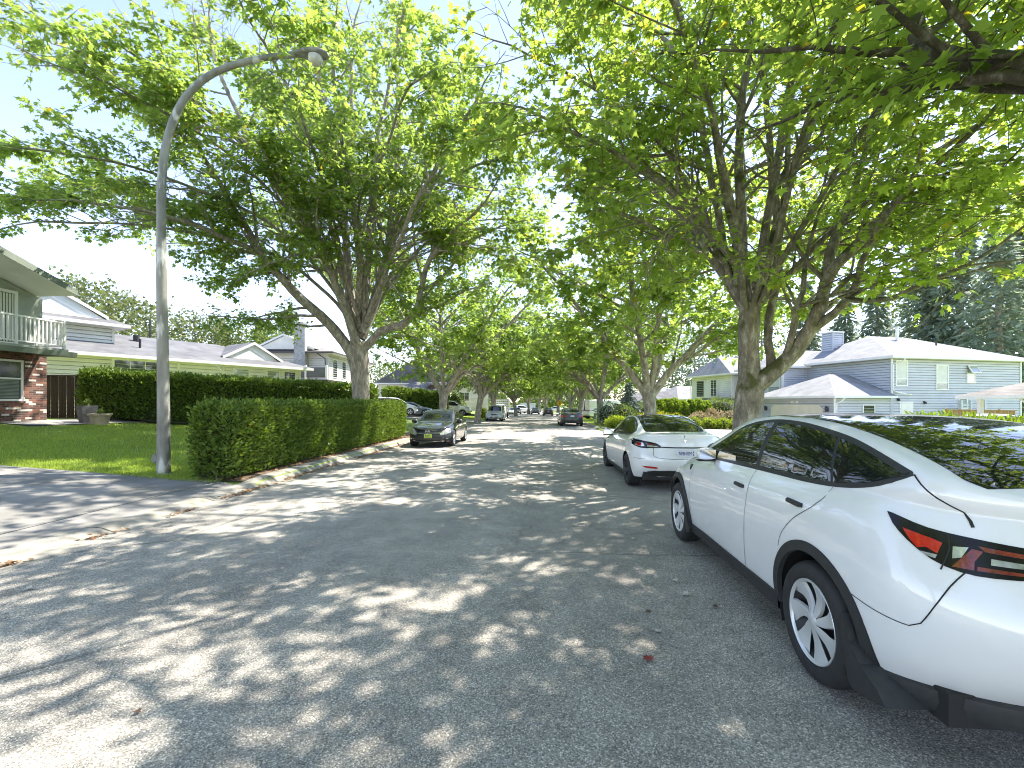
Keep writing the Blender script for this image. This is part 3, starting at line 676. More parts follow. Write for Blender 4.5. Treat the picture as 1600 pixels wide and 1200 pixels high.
# ---- the big maple on the right
def big_right():
    bx, by = xy(1166, 10.0); base = Vector((bx, by, gz(bx, by)-.05))
    root = thing('maple_tree', 'mossy forked maple on the right, beyond the front end of the nearest white car', 'tree', base, 0, 'street maples')
    A = lambda *q: W2L(base, [at(u, v, d) for u, v, d in q])
    t = Tree(77); t.hollow = (2.2, 8.2)
    tr = [Vector((0,0,-.1)), Vector((0,0,.15)), Vector((0,0,.6))]+A((1167,650,10),(1171,615,10),(1171,590,10),(1170,560,10),(1170,520,10),(1172,475,10))
    trad = [.46,.38,.31,.275,.30,.235,.215,.21,.23]
    P = catmull(tr, n=5); rr = np.interp(np.linspace(0, 8, len(P)), range(9), trad)
    t.br.append((P, [r*(1+.09*noise.noise(p*4)) for r, p in zip(rr, P)], 18))
    limbs = [
     (A((1172,608,10),(1196,592,9.9),(1220,572,9.8),(1245,548,9.6),(1268,515,9.4),(1284,480,9.2),(1293,440,9.0),(1305,415,8.8),(1335,385,8.5),(1370,350,8.2),(1410,310,7.8),(1455,265,7.4)), .215,.06),
     (A((1290,450,9.0),(1294,400,9.1),(1302,370,9.2),(1318,335,9.3),(1340,270,9.3),(1362,200,9.2)), .12,.04),
     (A((1205,585,9.9),(1200,560,10),(1197,535,10.1),(1203,495,10.2),(1206,465,10.3),(1214,430,10.3),(1212,395,10.3),(1218,360,10.3),(1225,300,10.4),(1232,220,10.4),(1230,120,10.4)), .105,.045),
     (A((1222,572,9.8),(1230,545,9.6),(1236,510,9.5),(1243,480,9.4),(1256,455,9.3),(1262,420,9.2),(1266,385,9.2),(1280,330,9.1)), .085,.03),
     (A((1243,480,9.4),(1262,476,9.2),(1280,470,9.0),(1300,462,8.7)), .05,.03),
     (A((1272,512,9.4),(1300,490,9.0),(1322,467,8.7),(1338,440,8.4),(1345,410,8.2),(1372,360,7.8),(1400,318,7.4)), .10,.035),
     (A((1322,467,8.7),(1350,470,8.3),(1400,466,7.8),(1450,440,7.2),(1510,415,6.7)), .06,.025),
     (A((1300,462,8.9),(1325,432,8.5),(1350,425,8.2),(1385,415,7.8),(1440,395,7.2)), .055,.02),
     (A((1168,478,10),(1155,462,10),(1135,435,10),(1112,402,10),(1095,375,10),(1080,352,10),(1066,320,9.9),(1040,285,9.7),(1000,250,9.4)), .13,.045),
     (A((1112,402,10),(1085,395,9.6),(1050,375,9),(1005,345,8.4),(960,330,7.8)), .06,.025),
     (A((1166,480,10),(1164,445,10),(1162,415,10),(1160,360,10),(1158,300,10),(1156,220,10),(1162,140,10),(1170,60,10),(1172,-40,10)), .135,.05),
     (A((1160,430,10),(1146,412,9.9),(1125,392,9.8),(1112,372,9.7),(1095,300,9.4)), .06,.025),
     (A((1176,480,10),(1190,455,10.1),(1202,425,10.2),(1212,398,10.3),(1214,350,10.4),(1208,290,10.4),(1206,215,10.3),(1196,140,10.2),(1188,60,10)), .13,.05),
     (A((1212,300,10.4),(1240,255,10.5),(1262,245,10.6),(1300,180,10.6),(1350,100,10.4)), .08,.03),
     (A((1172,500,10),(1140,430,11.5),(1090,350,13.2),(1030,290,15)), .11,.035),
     (A((1172,490,10),(1190,400,11.8),(1230,320,14),(1290,260,16)), .11,.035),
     (A((1160,430,10),(1080,330,9),(980,250,8),(880,200,7.4)), .09,.03),
    ]
    F0 = at(1170,500,10)
    for q in (((3.2,9.8,6.2),(1.6,9.6,8.0),(-.2,9.4,8.9)),((3.4,11.4,6.4),(1.9,12.4,8.4),(.2,13.2,9.4)),((3.6,8.8,6.0),(2.4,7.4,7.6),(1.2,6.2,8.2)),((5.6,8.6,6.2),(6.2,6.6,7.8),(6.6,4.8,8.4)),((4.8,8.4,6.6),(4.4,6.4,8.4),(3.8,4.8,9.2)),((5.6,10.4,4.6),(7.6,10,5.6),(9.6,9.4,5.8)),((5.8,9.8,5.0),(7.4,8.4,6.4),(8.6,7,7)),((5.6,11,5),(7.8,12.4,6.4),(9.8,13.4,7))):
        limbs.append((W2L(base, [F0]+[Vector(k) for k in q]), .07, .025))
    for i in range(5):
        a = i*1.26; h = 7.5+1.0*(i % 3)
        limbs.append(([Vector((.3*math.cos(a), .3*math.sin(a), 4.2)), Vector((1.3*math.cos(a), 1.3*math.sin(a), h)), Vector((3.0*math.cos(a), 3.0*math.sin(a), h+2.4)), Vector((4.6*math.cos(a), 4.6*math.sin(a), h+3.8))], .10, .035))
    cl = Vector((0,0,CAM_H))-base
    t.grow(limbs, size=.148, nleaf=21, zmin=2.75, sec_sp=.46, sec_len=(1.5,3.9), tw_sp=.26, f0=.24, keep=lambda p: (p-cl).length > 4.2)
    NL['right'] = t.build(root, M['leaf_near'], M['bark_moss']); return root
big_right()
# ---- the maple beside the camera: one heavy limb reaches into the picture
def near_right():
    x, y = 6.4, 2.6; base = Vector((x, y, gz(x, y)-.05))
    root = thing('maple_tree', 'near maple beside the kerb whose thick mossy limb reaches in at the top right', 'tree', base, 0, 'street maples')
    A = lambda *q: W2L(base, [at(u, v, d) for u, v, d in q])
    t = Tree(5)
    P = catmull([Vector((0,0,-.1)), Vector((0,0,.5)), Vector((.05,0,1.8)), Vector((0,.05,3.2)), Vector((.05,.1,4.2))], n=5)
    t.br.append((P, list(np.interp(np.linspace(0,4,len(P)), range(5), [.45,.36,.32,.34,.28])), 16))
    limbs = [
     (W2L(base, [base+Vector((0,0,2.9)), base+Vector((-.35,.05,3.45))])+A((1660,136,3.55),(1600,116,3.75),(1545,103,3.95),(1490,96,4.15),(1440,82,4.4),(1425,50,4.7),(1420,-30,5.2)), .155,.07),
    ]
    for q in (((6.6,3.4,5.0),(7.2,5.2,6.0),(8.0,7.4,6.4)),((7.2,3.2,5.0),(8.8,4.6,5.9),(10.5,6.2,6.2)),((6.2,3.6,5.6),(6.0,5.4,7.4),(5.8,7.2,8.6)),((7,2.4,5),(9,2.6,6.2),(11,3,6.8)),((5.0,4.0,6.4),(3.4,5.6,7.9),(1.8,6.8,8.7)),((4.4,3.2,6.8),(2.4,4.6,8.4),(.4,5.8,9.2)),((4.6,2.6,6.6),(2.0,2.9,8.0),(-.6,3.6,8.8))):  # last high limbs are added out of view to shade the near road
        limbs.append((W2L(base, [base+Vector((0,0,4))]+[Vector(k) for k in q]), .11, .035))
    for i in range(12):
        a = i*.62; h = 7+1.5*(i % 3)
        if math.cos(a) < -.2 and math.sin(a) < .9: h += 1.6
        ex, ey = base.x+5.6*math.cos(a), base.y+5.6*math.sin(a)
        if ey > 1 and ex/ey < 1.05 and ey < 7.5: continue
        limbs.append(([Vector((.2*math.cos(a), .2*math.sin(a), 4.0)), Vector((1.3*math.cos(a), 1.3*math.sin(a), h-.5)), Vector((3.4*math.cos(a), 3.4*math.sin(a), h+1.2)), Vector((5.6*math.cos(a), 5.6*math.sin(a), h+2.2))], .11, .035))
    cl = Vector((0,0,CAM_H))-base
    t.grow(limbs, size=.145, nleaf=14, zmin=3.6, sec_sp=.46, sec_len=(1.5,3.6), tw_sp=.26, keep=lambda p: (p-cl).length > 4.6 and p.z > 4.4, f0=.22)
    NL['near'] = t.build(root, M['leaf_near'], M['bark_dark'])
near_right()
# ---- the other street maples: two grown shapes, copied along both kerbs
def gen_maple(seed, H, fork, nl, lean, label, loc):
    root = thing('maple_tree', label, 'tree', loc, 0, 'street maples')
    t = Tree(seed); r = t.r; t.hollow = (1.7, 6.5)
    P = catmull([Vector((0,0,-.15)), Vector((0,0,.3)), Vector((lean*.3,0,1.3)), Vector((lean,0,fork))], n=5)
    t.br.append((P, list(np.interp(np.linspace(0,3,len(P)), range(4), [.42,.32,.27,.30])), 12))
    limbs = []
    for i in range(nl):
        a = 2*math.pi*i/nl+r.uniform(-.3,.3); sp = [.9,.55,.3][i % 3]+r.uniform(-.1,.1); h = H*(.62 if i % 3 == 0 else .85)
        q = Vector((math.cos(a), math.sin(a), 0)); k = h-fork; b = Vector((lean,0,fork-.25))
        limbs.append(([b, b+q*sp*k*.14+Vector((0,0,k*.16)), b+q*sp*k*.42+Vector((0,0,k*.42)), b+q*sp*k*.75+Vector((0,0,k*.74)), b+q*sp*k*1.05+Vector((0,0,k))], .19-.02*(i % 3), .05))
        for sg in (.8, -.9):
            q2 = Vector((math.cos(a+sg), math.sin(a+sg), 0)); f_ = .25+.12*(i % 3); p0 = b+q*sp*k*f_+Vector((0,0,k*f_))
            limbs.append(([p0, p0+q2*k*.22+Vector((0,0,k*.12)), p0+q2*k*.5+Vector((0,0,k*.26))], .08, .03))
    t.grow(limbs, size=.22, nleaf=21, zmin=3.1, sec_sp=.42, sec_len=(1.8,4.2), tw_sp=.36, tw_len=(.5,1.2), f0=.18, sides=(8,5,0))
    NL[label[:12]] = t.build(root, M['leaf'], M['bark']); return root
def spot(u, d): x, y = xy(u, d); return (x, y, gz(x, y)-.05)
mA = gen_maple(3, 14, 2.3, 7, .1, 'second maple on the left, three-limbed, just beyond the parked black car', spot(691, 31))
mB = gen_maple(9, 13, 2.1, 6, -.1, 'second maple on the right, its trunk rising behind the roof of the farther white car', spot(1017, 20))
mC = gen_maple(17, 13.5, 2.6, 8, .35, 'leaning maple on the left verge beside the silver minivan', spot(746, 42))
MT = [(mA,'dark-limbed maple left of the road just behind the white stake truck',772,53,2.1,.95),
 (mC,'maple on the left beyond the stake truck, above the distant white van',806,75,3.5,1.0),
 (mB,'distant maple on the left where the road fades out',826,100,.7,1.05),
 (mA,'maple with low spreading limbs on the right, in front of the white box van',938,40,4.0,.95),
 (mC,'slim maple on the right just left of the white box van',905,52,.4,.95),
 (mB,'maple on the right behind the grey sedan, beside the yellow road sign',891,64,2.2,1.0),
 (mA,'distant maple on the right beyond the yellow road sign',872,78,5.2,1.0),
 (mB,'distant spreading maple on the right above the dark far-off car',852,92,3.9,1.05),
 (mC,'farthest maple in the middle, where the road bends away',843,125,1.5,1.15)]
for o, lab, u, d, rz, s in MT: copy_tree(o, spot(u, d), rz, s, lab)
# maples beyond the frame whose crowns shade the foreground road
copy_tree(mC, (-8.2, -3.5, .2), 2.0, 1.0, 'maple beside the driveway on the left, behind the viewpoint')
copy_tree(mA, (5.8, -7.0, .1), 1.0, .95, 'maple on the right kerb, behind the viewpoint')
# ---- trees in the background
def broad(seed, label, loc, H, wid, m, group='trees behind the houses', narrow=False, dens=1.0):
    root = thing('broadleaf_tree', label, 'tree', loc, 0, group)
    r = random.Random(seed); mb = MB()
    mb.tube([Vector((0,0,-.2)), Vector((.1,0,H*.4)), Vector((0,.1,H*.93))], [H*.022, H*.016, .03], 7, cap=False)
    Pl = []; nb = 34 if not narrow else 40
    for i in range(nb):
        f = .18+.8*i/nb; a = i*2.4; ww = wid*(1-abs(f-.5)**2*2.6) if not narrow else wid*(1.05-f)
        ww *= .7+.5*r.random(); z0 = H*f; e = Vector((math.cos(a)*ww, math.sin(a)*ww, z0+ww*(.35 if not narrow else 1.3)))
        mb.tube([Vector((0,0,z0)), e*.5+Vector((0,0,z0*.5)), e], [.05,.03,.015], 4, cap=False)
        for k in range(int(90*dens)):
            t = .35+.75*r.random(); p = Vector((0,0,z0)).lerp(e, t)
            g = .13*wid+.15
            Pl.append(p+Vector((r.gauss(0,g), r.gauss(0,g), r.gauss(0,g*.8))))
    mb.build('trunk', M['bark'], root, smooth=True, fix=False)
    P = np.array([tuple(p) for p in Pl]); n = len(P); rs = np.random.RandomState(seed)
    D = rs.randn(n, 3); D[:,2] -= .2; Nn = rs.randn(n, 3)*.6+np.array([0,0,1.])
    leaves('crown', P, D, Nn, (.22+.22*rs.rand(n))*(H/9)**.5, m, root); return root
def conifer(seed, label, loc, H, wid, m, group='conifers behind the right-hand houses', z0=.06, dens=1.0, name='conifer_tree', sz=1.0):
    root = thing(name, label, 'tree', loc, 0, group); r = random.Random(seed); mb = MB()
    mb.tube([Vector((0,0,-.2)), Vector((0,0,H*.5)), Vector((.05,0,H))], [H*.02+.03, H*.012+.02, .02], 8, cap=False)
    P = []; D = []; nb = int(H*7*dens)
    for i in range(nb):
        f = z0+(1-z0)*(i/nb); z = H*f; a = i*2.399+r.random()*.5; L = wid*(1-f)**.8*(.65+.5*r.random())+.12
        q = Vector((math.cos(a), math.sin(a), 0)); e = Vector((0,0,z))+q*L+Vector((0,0,-L*.28))
        mid = Vector((0,0,z))+q*L*.5+Vector((0,0,.02*L))
        mb.tube([Vector((0,0,z)), mid, e], [.02+.012*L, .015, .006], 4, cap=False)
        side = Vector((-q.y, q.x, 0))
        for k in range(int((10+26*L/wid)*dens)+4):
            t = .12+.88*r.random(); p = (Vector((0,0,z)).lerp(mid, t*2) if t < .5 else mid.lerp(e, t*2-1))
            s = r.choice((-1,1)); wv = L*.34*(1.05-t)*r.random()
            P.append(tuple(p+side*s*wv+Vector((0,0,-.12*wv-.06*r.random())))); D.append(tuple(q*.6+side*s*.7+Vector((0,0,-.35+.3*r.gauss(0,1)))))
    mb.build('trunk', M['bark'], root, smooth=True, fix=False)
    P = np.array(P); D = np.array(D); n = len(P); rs = np.random.RandomState(seed)
    SPR = [(0,0),(.16,.12),(.10,.3),(.22,.42),(.10,.58),(.14,.78),(0,1),(-.14,.78),(-.10,.58),(-.22,.42),(-.10,.3),(-.16,.12)]
    leaves('crown', P, D, rs.randn(n,3)*.45+np.array([0,0,1.]), (.32+.3*rs.rand(n))*(H/12)**.6*sz, m, root, SPR); return root
def bspot(u, d):
    x, y = xy(u, d); return (x, y, gz(x, y)-.1)
def hgt(v, d): return CAM_H+(HOR-v)/FPX*d
BT = [(125,444,44,4.5,'leaf_pale','round pale green tree behind the roof of the white house, nearest the brick house'),
 (200,470,50,4.2,'leaf_pale','pale tree above the ridge of the white house, left of the lamp post'),
 (262,500,58,5,'leaf_pale','pale bushy tree behind the lamp post'),
 (330,500,62,5.5,'leaf_pale','pale broad tree right of the lamp post above the grey roof'),
 (385,522,66,5,'leaf_far','low green tree between the two white houses on the left'),
 (430,525,70,4.5,'leaf_far','green tree behind the chimney house at its left end'),
 (595,575,75,4,'leaf_far','tree far behind, right of the big left trunk'),
 (628,585,80,4,'leaf_far','small far tree over the peaked grey roof')]
for i, (u, v, d, wd, m, lab) in enumerate(BT): broad(100+i, lab, bspot(u, d), hgt(v, d)-gz(*xy(u, d))+.3, wd, M[m])
for i, (u, v, d, lab) in enumerate([(407,503,72,'tall narrow poplar spire between the two white left houses'),(344,500,74,'narrow poplar above the grey roof right of the lamp post'),(353,512,75,'second thin poplar beside the one above the grey roof'),(452,484,78,'dark pointed tree behind the brick chimney on the left')]):
    broad(130+i, lab, bspot(u, d), hgt(v, d)-gz(*xy(u, d))+.3, 1.6 if i != 3 else 3.2, M['leaf_far' if i != 3 else 'needle'], narrow=True)
for i, (u, v, d, wd, lab) in enumerate([(1445,330,62,6.0,'tall dark conifer behind the roof peak of the blue house'),(1500,300,58,6.5,'dark drooping conifer behind the right half of the blue house'),(1560,340,50,6.0,'big conifer at the right edge behind the blue house'),(1600,290,60,7,'largest conifer at the far right edge of the photo'),(1370,430,70,5,'conifer behind the chimney of the blue house'),(1320,440,78,5,'bluish conifer between the grey house and the blue house'),(1262,440,80,5,'conifer behind the mossy trunk fork on the right')]):
    conifer(200+i, lab, bspot(u, d), hgt(v, d)-gz(*xy(u, d))+.3, wd, M['needle'], sz=1.15)
for i, (u, v, d, wd, m, lab) in enumerate([(1085,520,85,6,'needle','hazy tree left of the pale grey gabled house'),(1130,500,90,7,'needle','dark round tree behind the pale grey gabled house'),(1190,480,85,7,'leaf_far','green tree behind the mossy right trunk'),(1050,540,95,6,'leaf_far','tree above the far low roofs on the right'),(1000,560,90,6,'leaf_far','leafy tree behind the blue spruce'),(960,575,80,5,'leaf_pale','pale tree behind the white box van'),(1420,440,75,6,'leaf_far','broad tree above the blue house roof vents')]):
    broad(230+i, lab, bspot(u, d), hgt(v, d)-gz(*xy(u, d))+.3, wd, M[m], 'trees behind the right-hand houses')
for i, (u, v, d, wd) in enumerate([(790,590,150,7),(835,585,170,8),(870,588,160,7),(915,580,130,7),(760,585,120,7),(715,585,95,6)]):
    broad(250+i, ['bright green tree closing the road at its far left','tree in the middle where the road ends','bright tree closing the road at its far right','green tree behind the far right verge maples','green tree behind the far left verge maples','tree behind the white pickup on the left'][i], bspot(u, d), hgt(v, d)-gz(*xy(u, d))+.5, wd, M['leaf_far'], 'trees closing the far end of the road', dens=1.3)
# ---- hedges and shrubs
SPRAY = [(0,0),(.20,.25),(.14,.45),(.26,.62),(.10,.72),(0,1),(-.10,.72),(-.26,.62),(-.14,.45),(-.20,.25)]
def surf_leaves(name, gen, n, size, m, parent, seed, up=.5, shape=SPRAY, jit=.06):
    r = random.Random(seed); P = []; D = []; Q = []
    for _ in range(n):
        p, nn = gen(r)
        p = Vector(p); nn = Vector(nn)
        P.append(tuple(p+nn*r.gauss(0, jit))); D.append(tuple(nn*.8+Vector((0,0,up))+Vector((r.gauss(0,.5), r.gauss(0,.5), r.gauss(0,.4)))))
        Q.append(tuple(Vector((r.gauss(0,1), r.gauss(0,1), r.gauss(0,.6)))+nn*.5))
    rs = np.random.RandomState(seed)
    return leaves(name, np.array(P), np.array(D), np.array(Q), size*(.6+.8*rs.rand(n)), m, parent, shape)
def box_hedge(label, A, B, thick, hgt0, n, size, m, seed, name='hedge', lump=.05, stems=False):
    """clipped hedge whose front foot runs from A to B (x, y); thickness to the left of that line"""
    A = Vector((A[0], A[1], gz(*A))); B = Vector((B[0], B[1], gz(*B)))
    root = thing(name, label, 'hedge', A)
    ax = Vector((B.x-A.x, B.y-A.y, 0)); L = ax.length; ax.normalize(); nl = Vector((-ax.y, ax.x, 0)); dz = (B.z-A.z)/L
    H0, H1 = hgt0 if isinstance(hgt0, tuple) else (hgt0, hgt0)
    def P(s, t, h): 
        H = H0+(H1-H0)*s/L; return ax*s+nl*t+Vector((0,0,dz*s+h*H))
    def bulge(s, t, h, nn):
        q = Vector((s*1.1, t*1.4+seed, h*1.6)); return nn*(lump*noise.noise(q)+lump*.6*noise.noise(q*3.1))
    ars = [L*H0, L*H0*.5, L*thick*1.2, thick*H0, thick*H0]
    def gen(r):
        k = r.choices(range(5), ars)[0]; s, t, h = r.random()*L, r.random()*thick, r.random()**.9
        h = .06+.94*h
        if k == 0: t, nn = 0, -nl
        elif k == 1: t, nn = thick, nl
        elif k == 2: h, nn = 1, Vector((0,0,1))
        elif k == 3: s, nn = 0, -ax
        else: s, nn = L, ax
        tp = 1-.10*max(0, .25-h)/.25
        return P(s, t, h)+bulge(s, t, h, nn)-nn*(1-tp), nn
    mb = MB(); ns = max(4, int(L/.5)); i_ = .07
    sec = [(i_, .05), (i_, .93), (thick-i_, .93), (thick-i_, .05)]
    for a in range(ns+1):
        s = i_+(L-2*i_)*a/ns
        for (t, h) in sec: mb.v.append(tuple(P(s, t, h)))
    for a in range(ns):
        for k in range(4): mb.f.append([a*4+k, a*4+(k+1) % 4, (a+1)*4+(k+1) % 4, (a+1)*4+k]); mb.mi.append(0)
    mb.f += [[0,1,2,3], [ns*4+k for k in (3,2,1,0)]]; mb.mi += [0,0]
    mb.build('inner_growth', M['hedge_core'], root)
    r = random.Random(seed)
    for a in range(int(L/.55)+1 if stems else 0):
        s = min(L-.1, .12+a*.55); st = MB(); h0 = P(s, thick*.4, -.03)
        for q in range(3): st.tube([h0, P(s+r.uniform(-.18,.18), thick*(.3+.4*r.random())*.8, .22)], [.022,.012], 5)
        st.build('stem', M['bark'], root)
    surf_leaves('foliage', gen, n, size, m, root, seed); return root
box_hedge('waist-high clipped cedar hedge running along the left kerb behind the parked black car', (-6.25, 8.95), (-6.12, 20.6), .82, (1.52,1.55), 62000, .085, M['hedge'], 1, stems=True)
box_hedge('tall dark clipped hedge across the back of the lawn, in front of the white houses', (-18.4, 17.35), (-7.75, 21.2), 1.5, (1.93,2.25), 42000, .13, M['hedge'], 2, lump=.12)
h3 = xy(606, 46); h4 = xy(700, 50)
box_hedge('far tall hedge behind the parked cars on the left, brightly lit on top', h3, h4, 1.5, 2.6, 9000, .24, M['hedge'], 4, lump=.15)
box_hedge('low bright green hedge at the right edge beyond the roof of the nearest white car', (9.2, 11.6), (13.5, 9.9), .7, (1.30,1.22), 6000, .11, M['hedge_bright'], 6)
def blob_shrub(name, label, loc, rx, rz, n, size, m, seed, group=None, shape=None, col=False, cat='shrub'):
    root = thing(name, label, cat, loc, 0, group)
    def gen(r):
        a = r.random()*6.283; c = r.random()*2-1 if not col else r.random()*2-1
        if col:
            h = (c+1)/2; q = rx*(1-.0*h)*(1-max(0, h-.72)**2*9)*(.9+.1*math.sin(h*3)); p = Vector((q*math.cos(a), q*math.sin(a), h*2*rz)); nn = Vector((math.cos(a), math.sin(a), .25))
            p += nn*.07*noise.noise(p*3+Vector((seed,0,0)))
        else:
            s = math.sqrt(1-c*c); nn = Vector((s*math.cos(a), s*math.sin(a), c)); p = Vector((nn.x*rx, nn.y*rx, rz*.92+nn.z*rz))
            p += nn*rx*(.30*noise.noise(nn*2.1+Vector((seed,0,0)))-.35*r.random()**3)
        return p, nn
    surf_leaves('foliage', gen, n, size, m, root, seed, shape=shape or SPRAY, jit=.03)
    mb = MB()
    for k in range(4):
        a = k*1.6+seed; mb.tube([Vector((0,0,-.05)), Vector((rx*.3*math.cos(a), rx*.3*math.sin(a), rz*.7)), Vector((rx*.5*math.cos(a), rx*.5*math.sin(a), rz*1.3))], [.03,.02,.01], 5)
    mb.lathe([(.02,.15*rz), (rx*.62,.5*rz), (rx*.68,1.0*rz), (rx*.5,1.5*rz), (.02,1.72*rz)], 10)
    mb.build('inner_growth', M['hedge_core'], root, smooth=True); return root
ORD = ['leftmost','second','third','fourth','fifth','sixth','rightmost']
for i in range(7):
    u = 1030+i*12.2; x, y = xy(u, 37+.25*i)
    blob_shrub('cedar_shrub', ORD[i]+' of the seven bright columnar cedars in a row before the pale grey house', (x, y, gz(x,y)-.05), .40, 1.06+.03*(i % 3), 1500, .20, M['hedge_bright'], 40+i, 'columnar cedars in a row', col=True)
OB = ['leftmost','second','third','fourth','fifth','sixth','seventh','rightmost']
for i in range(8):
    u = [1028,1046,1063,1086,1107,1118,1130,1146][i]; x, y = xy(u, 33.0); s = [.42,.45,.50,.47,.46,.38,.48,.42][i]
    blob_shrub('boxwood_ball', OB[i]+' of the eight small clipped yellow-green boxwood balls edging the sunny driveway', (x, y, gz(x,y)-.03), s, s*.92, 900, .10, M['box_leaf'], 60+i, 'clipped boxwood balls')
SH = [(1128,39,1.5,1.3,'bush_leaf','rounded olive green bush right of the columnar cedars'),(1162,40,.7,1.1,'needle','small dark bush just left of the mossy trunk'),
 (1095,34.5,.9,.6,'pink_leaf','pinkish flowering shrub behind the boxwood balls'),(1140,35.5,1.0,.7,'pink_leaf','straw-pink shrub beside the mossy trunk'),
 (1035,34.8,.95,.55,'yellow_leaf','golden yellow shrub low in the garden bed, right of the second right trunk'),(1055,35.2,.9,.5,'yellow_leaf','second golden shrub in the garden bed before the cedars'),(1003,35,.7,.5,'yellow_leaf','golden tuft just left of the second right trunk'),
 (975,34,.9,.85,'bush_leaf','leafy shrub below the blue spruce'),(948,34.5,.9,.95,'needle','dark broad shrub in front of the low-limbed maple on the right'),(960,30.5,.55,.42,'box_leaf','yellow-green mound at the edge of the right verge'),(972,30.0,.5,.4,'box_leaf','yellow-green tuft beside the farther white car'),
 (1010,36,1.0,.9,'bush_leaf','green shrub between the blue spruce and the second right trunk'),(1112,37,.5,.75,'pink_leaf','reddish tuft in front of the last cedar'),
 (754,57,.7,.62,'box_leaf','round bright bush on the left verge beyond the leaning maple'),(710,58,1.3,1.6,'hedge','dark upright bush behind the white pickup')]
for i, (u, d, rx, rz, m, lab) in enumerate(SH):
    x, y = xy(u, d); blob_shrub('garden_shrub', lab, (x, y, gz(x,y)-.03), rx, rz, int(1100*max(1, rx)), .15 if d < 45 else .22, M[m], 80+i)
x, y = xy(983, 35.5)
conifer(300, 'small blue spruce in the right-hand garden between two maple trunks', (x, y, gz(x,y)-.05), 3.5, 1.35, M['needle_blue'], None, .10, 2.2, 'spruce_tree', .8)

print('LEAVES', NL)

# woods far off, read as one mass behind everything
rs = np.random.RandomState(4); nW = 38000; az = rs.uniform(-1.7, 1.95, nW); dd = rs.uniform(150, 230, nW)
top = 6.5+2.5*np.sin(az*23)+1.8*np.sin(az*61+1)+1.2*np.sin(az*140); hh = np.abs(rs.rand(nW))**.8*top
PW = np.stack([dd*np.sin(az), dd*np.cos(az), hh-.9], 1)
o = leaves('far_woods', PW, rs.randn(nW, 3), rs.randn(nW, 3)*.6+np.array([0,-.5,.8]), 1.1+1.3*rs.rand(nW), M['leaf_far'])
tag(o, 'far-off green woods closing the view behind the houses', 'woods', kind='stuff')
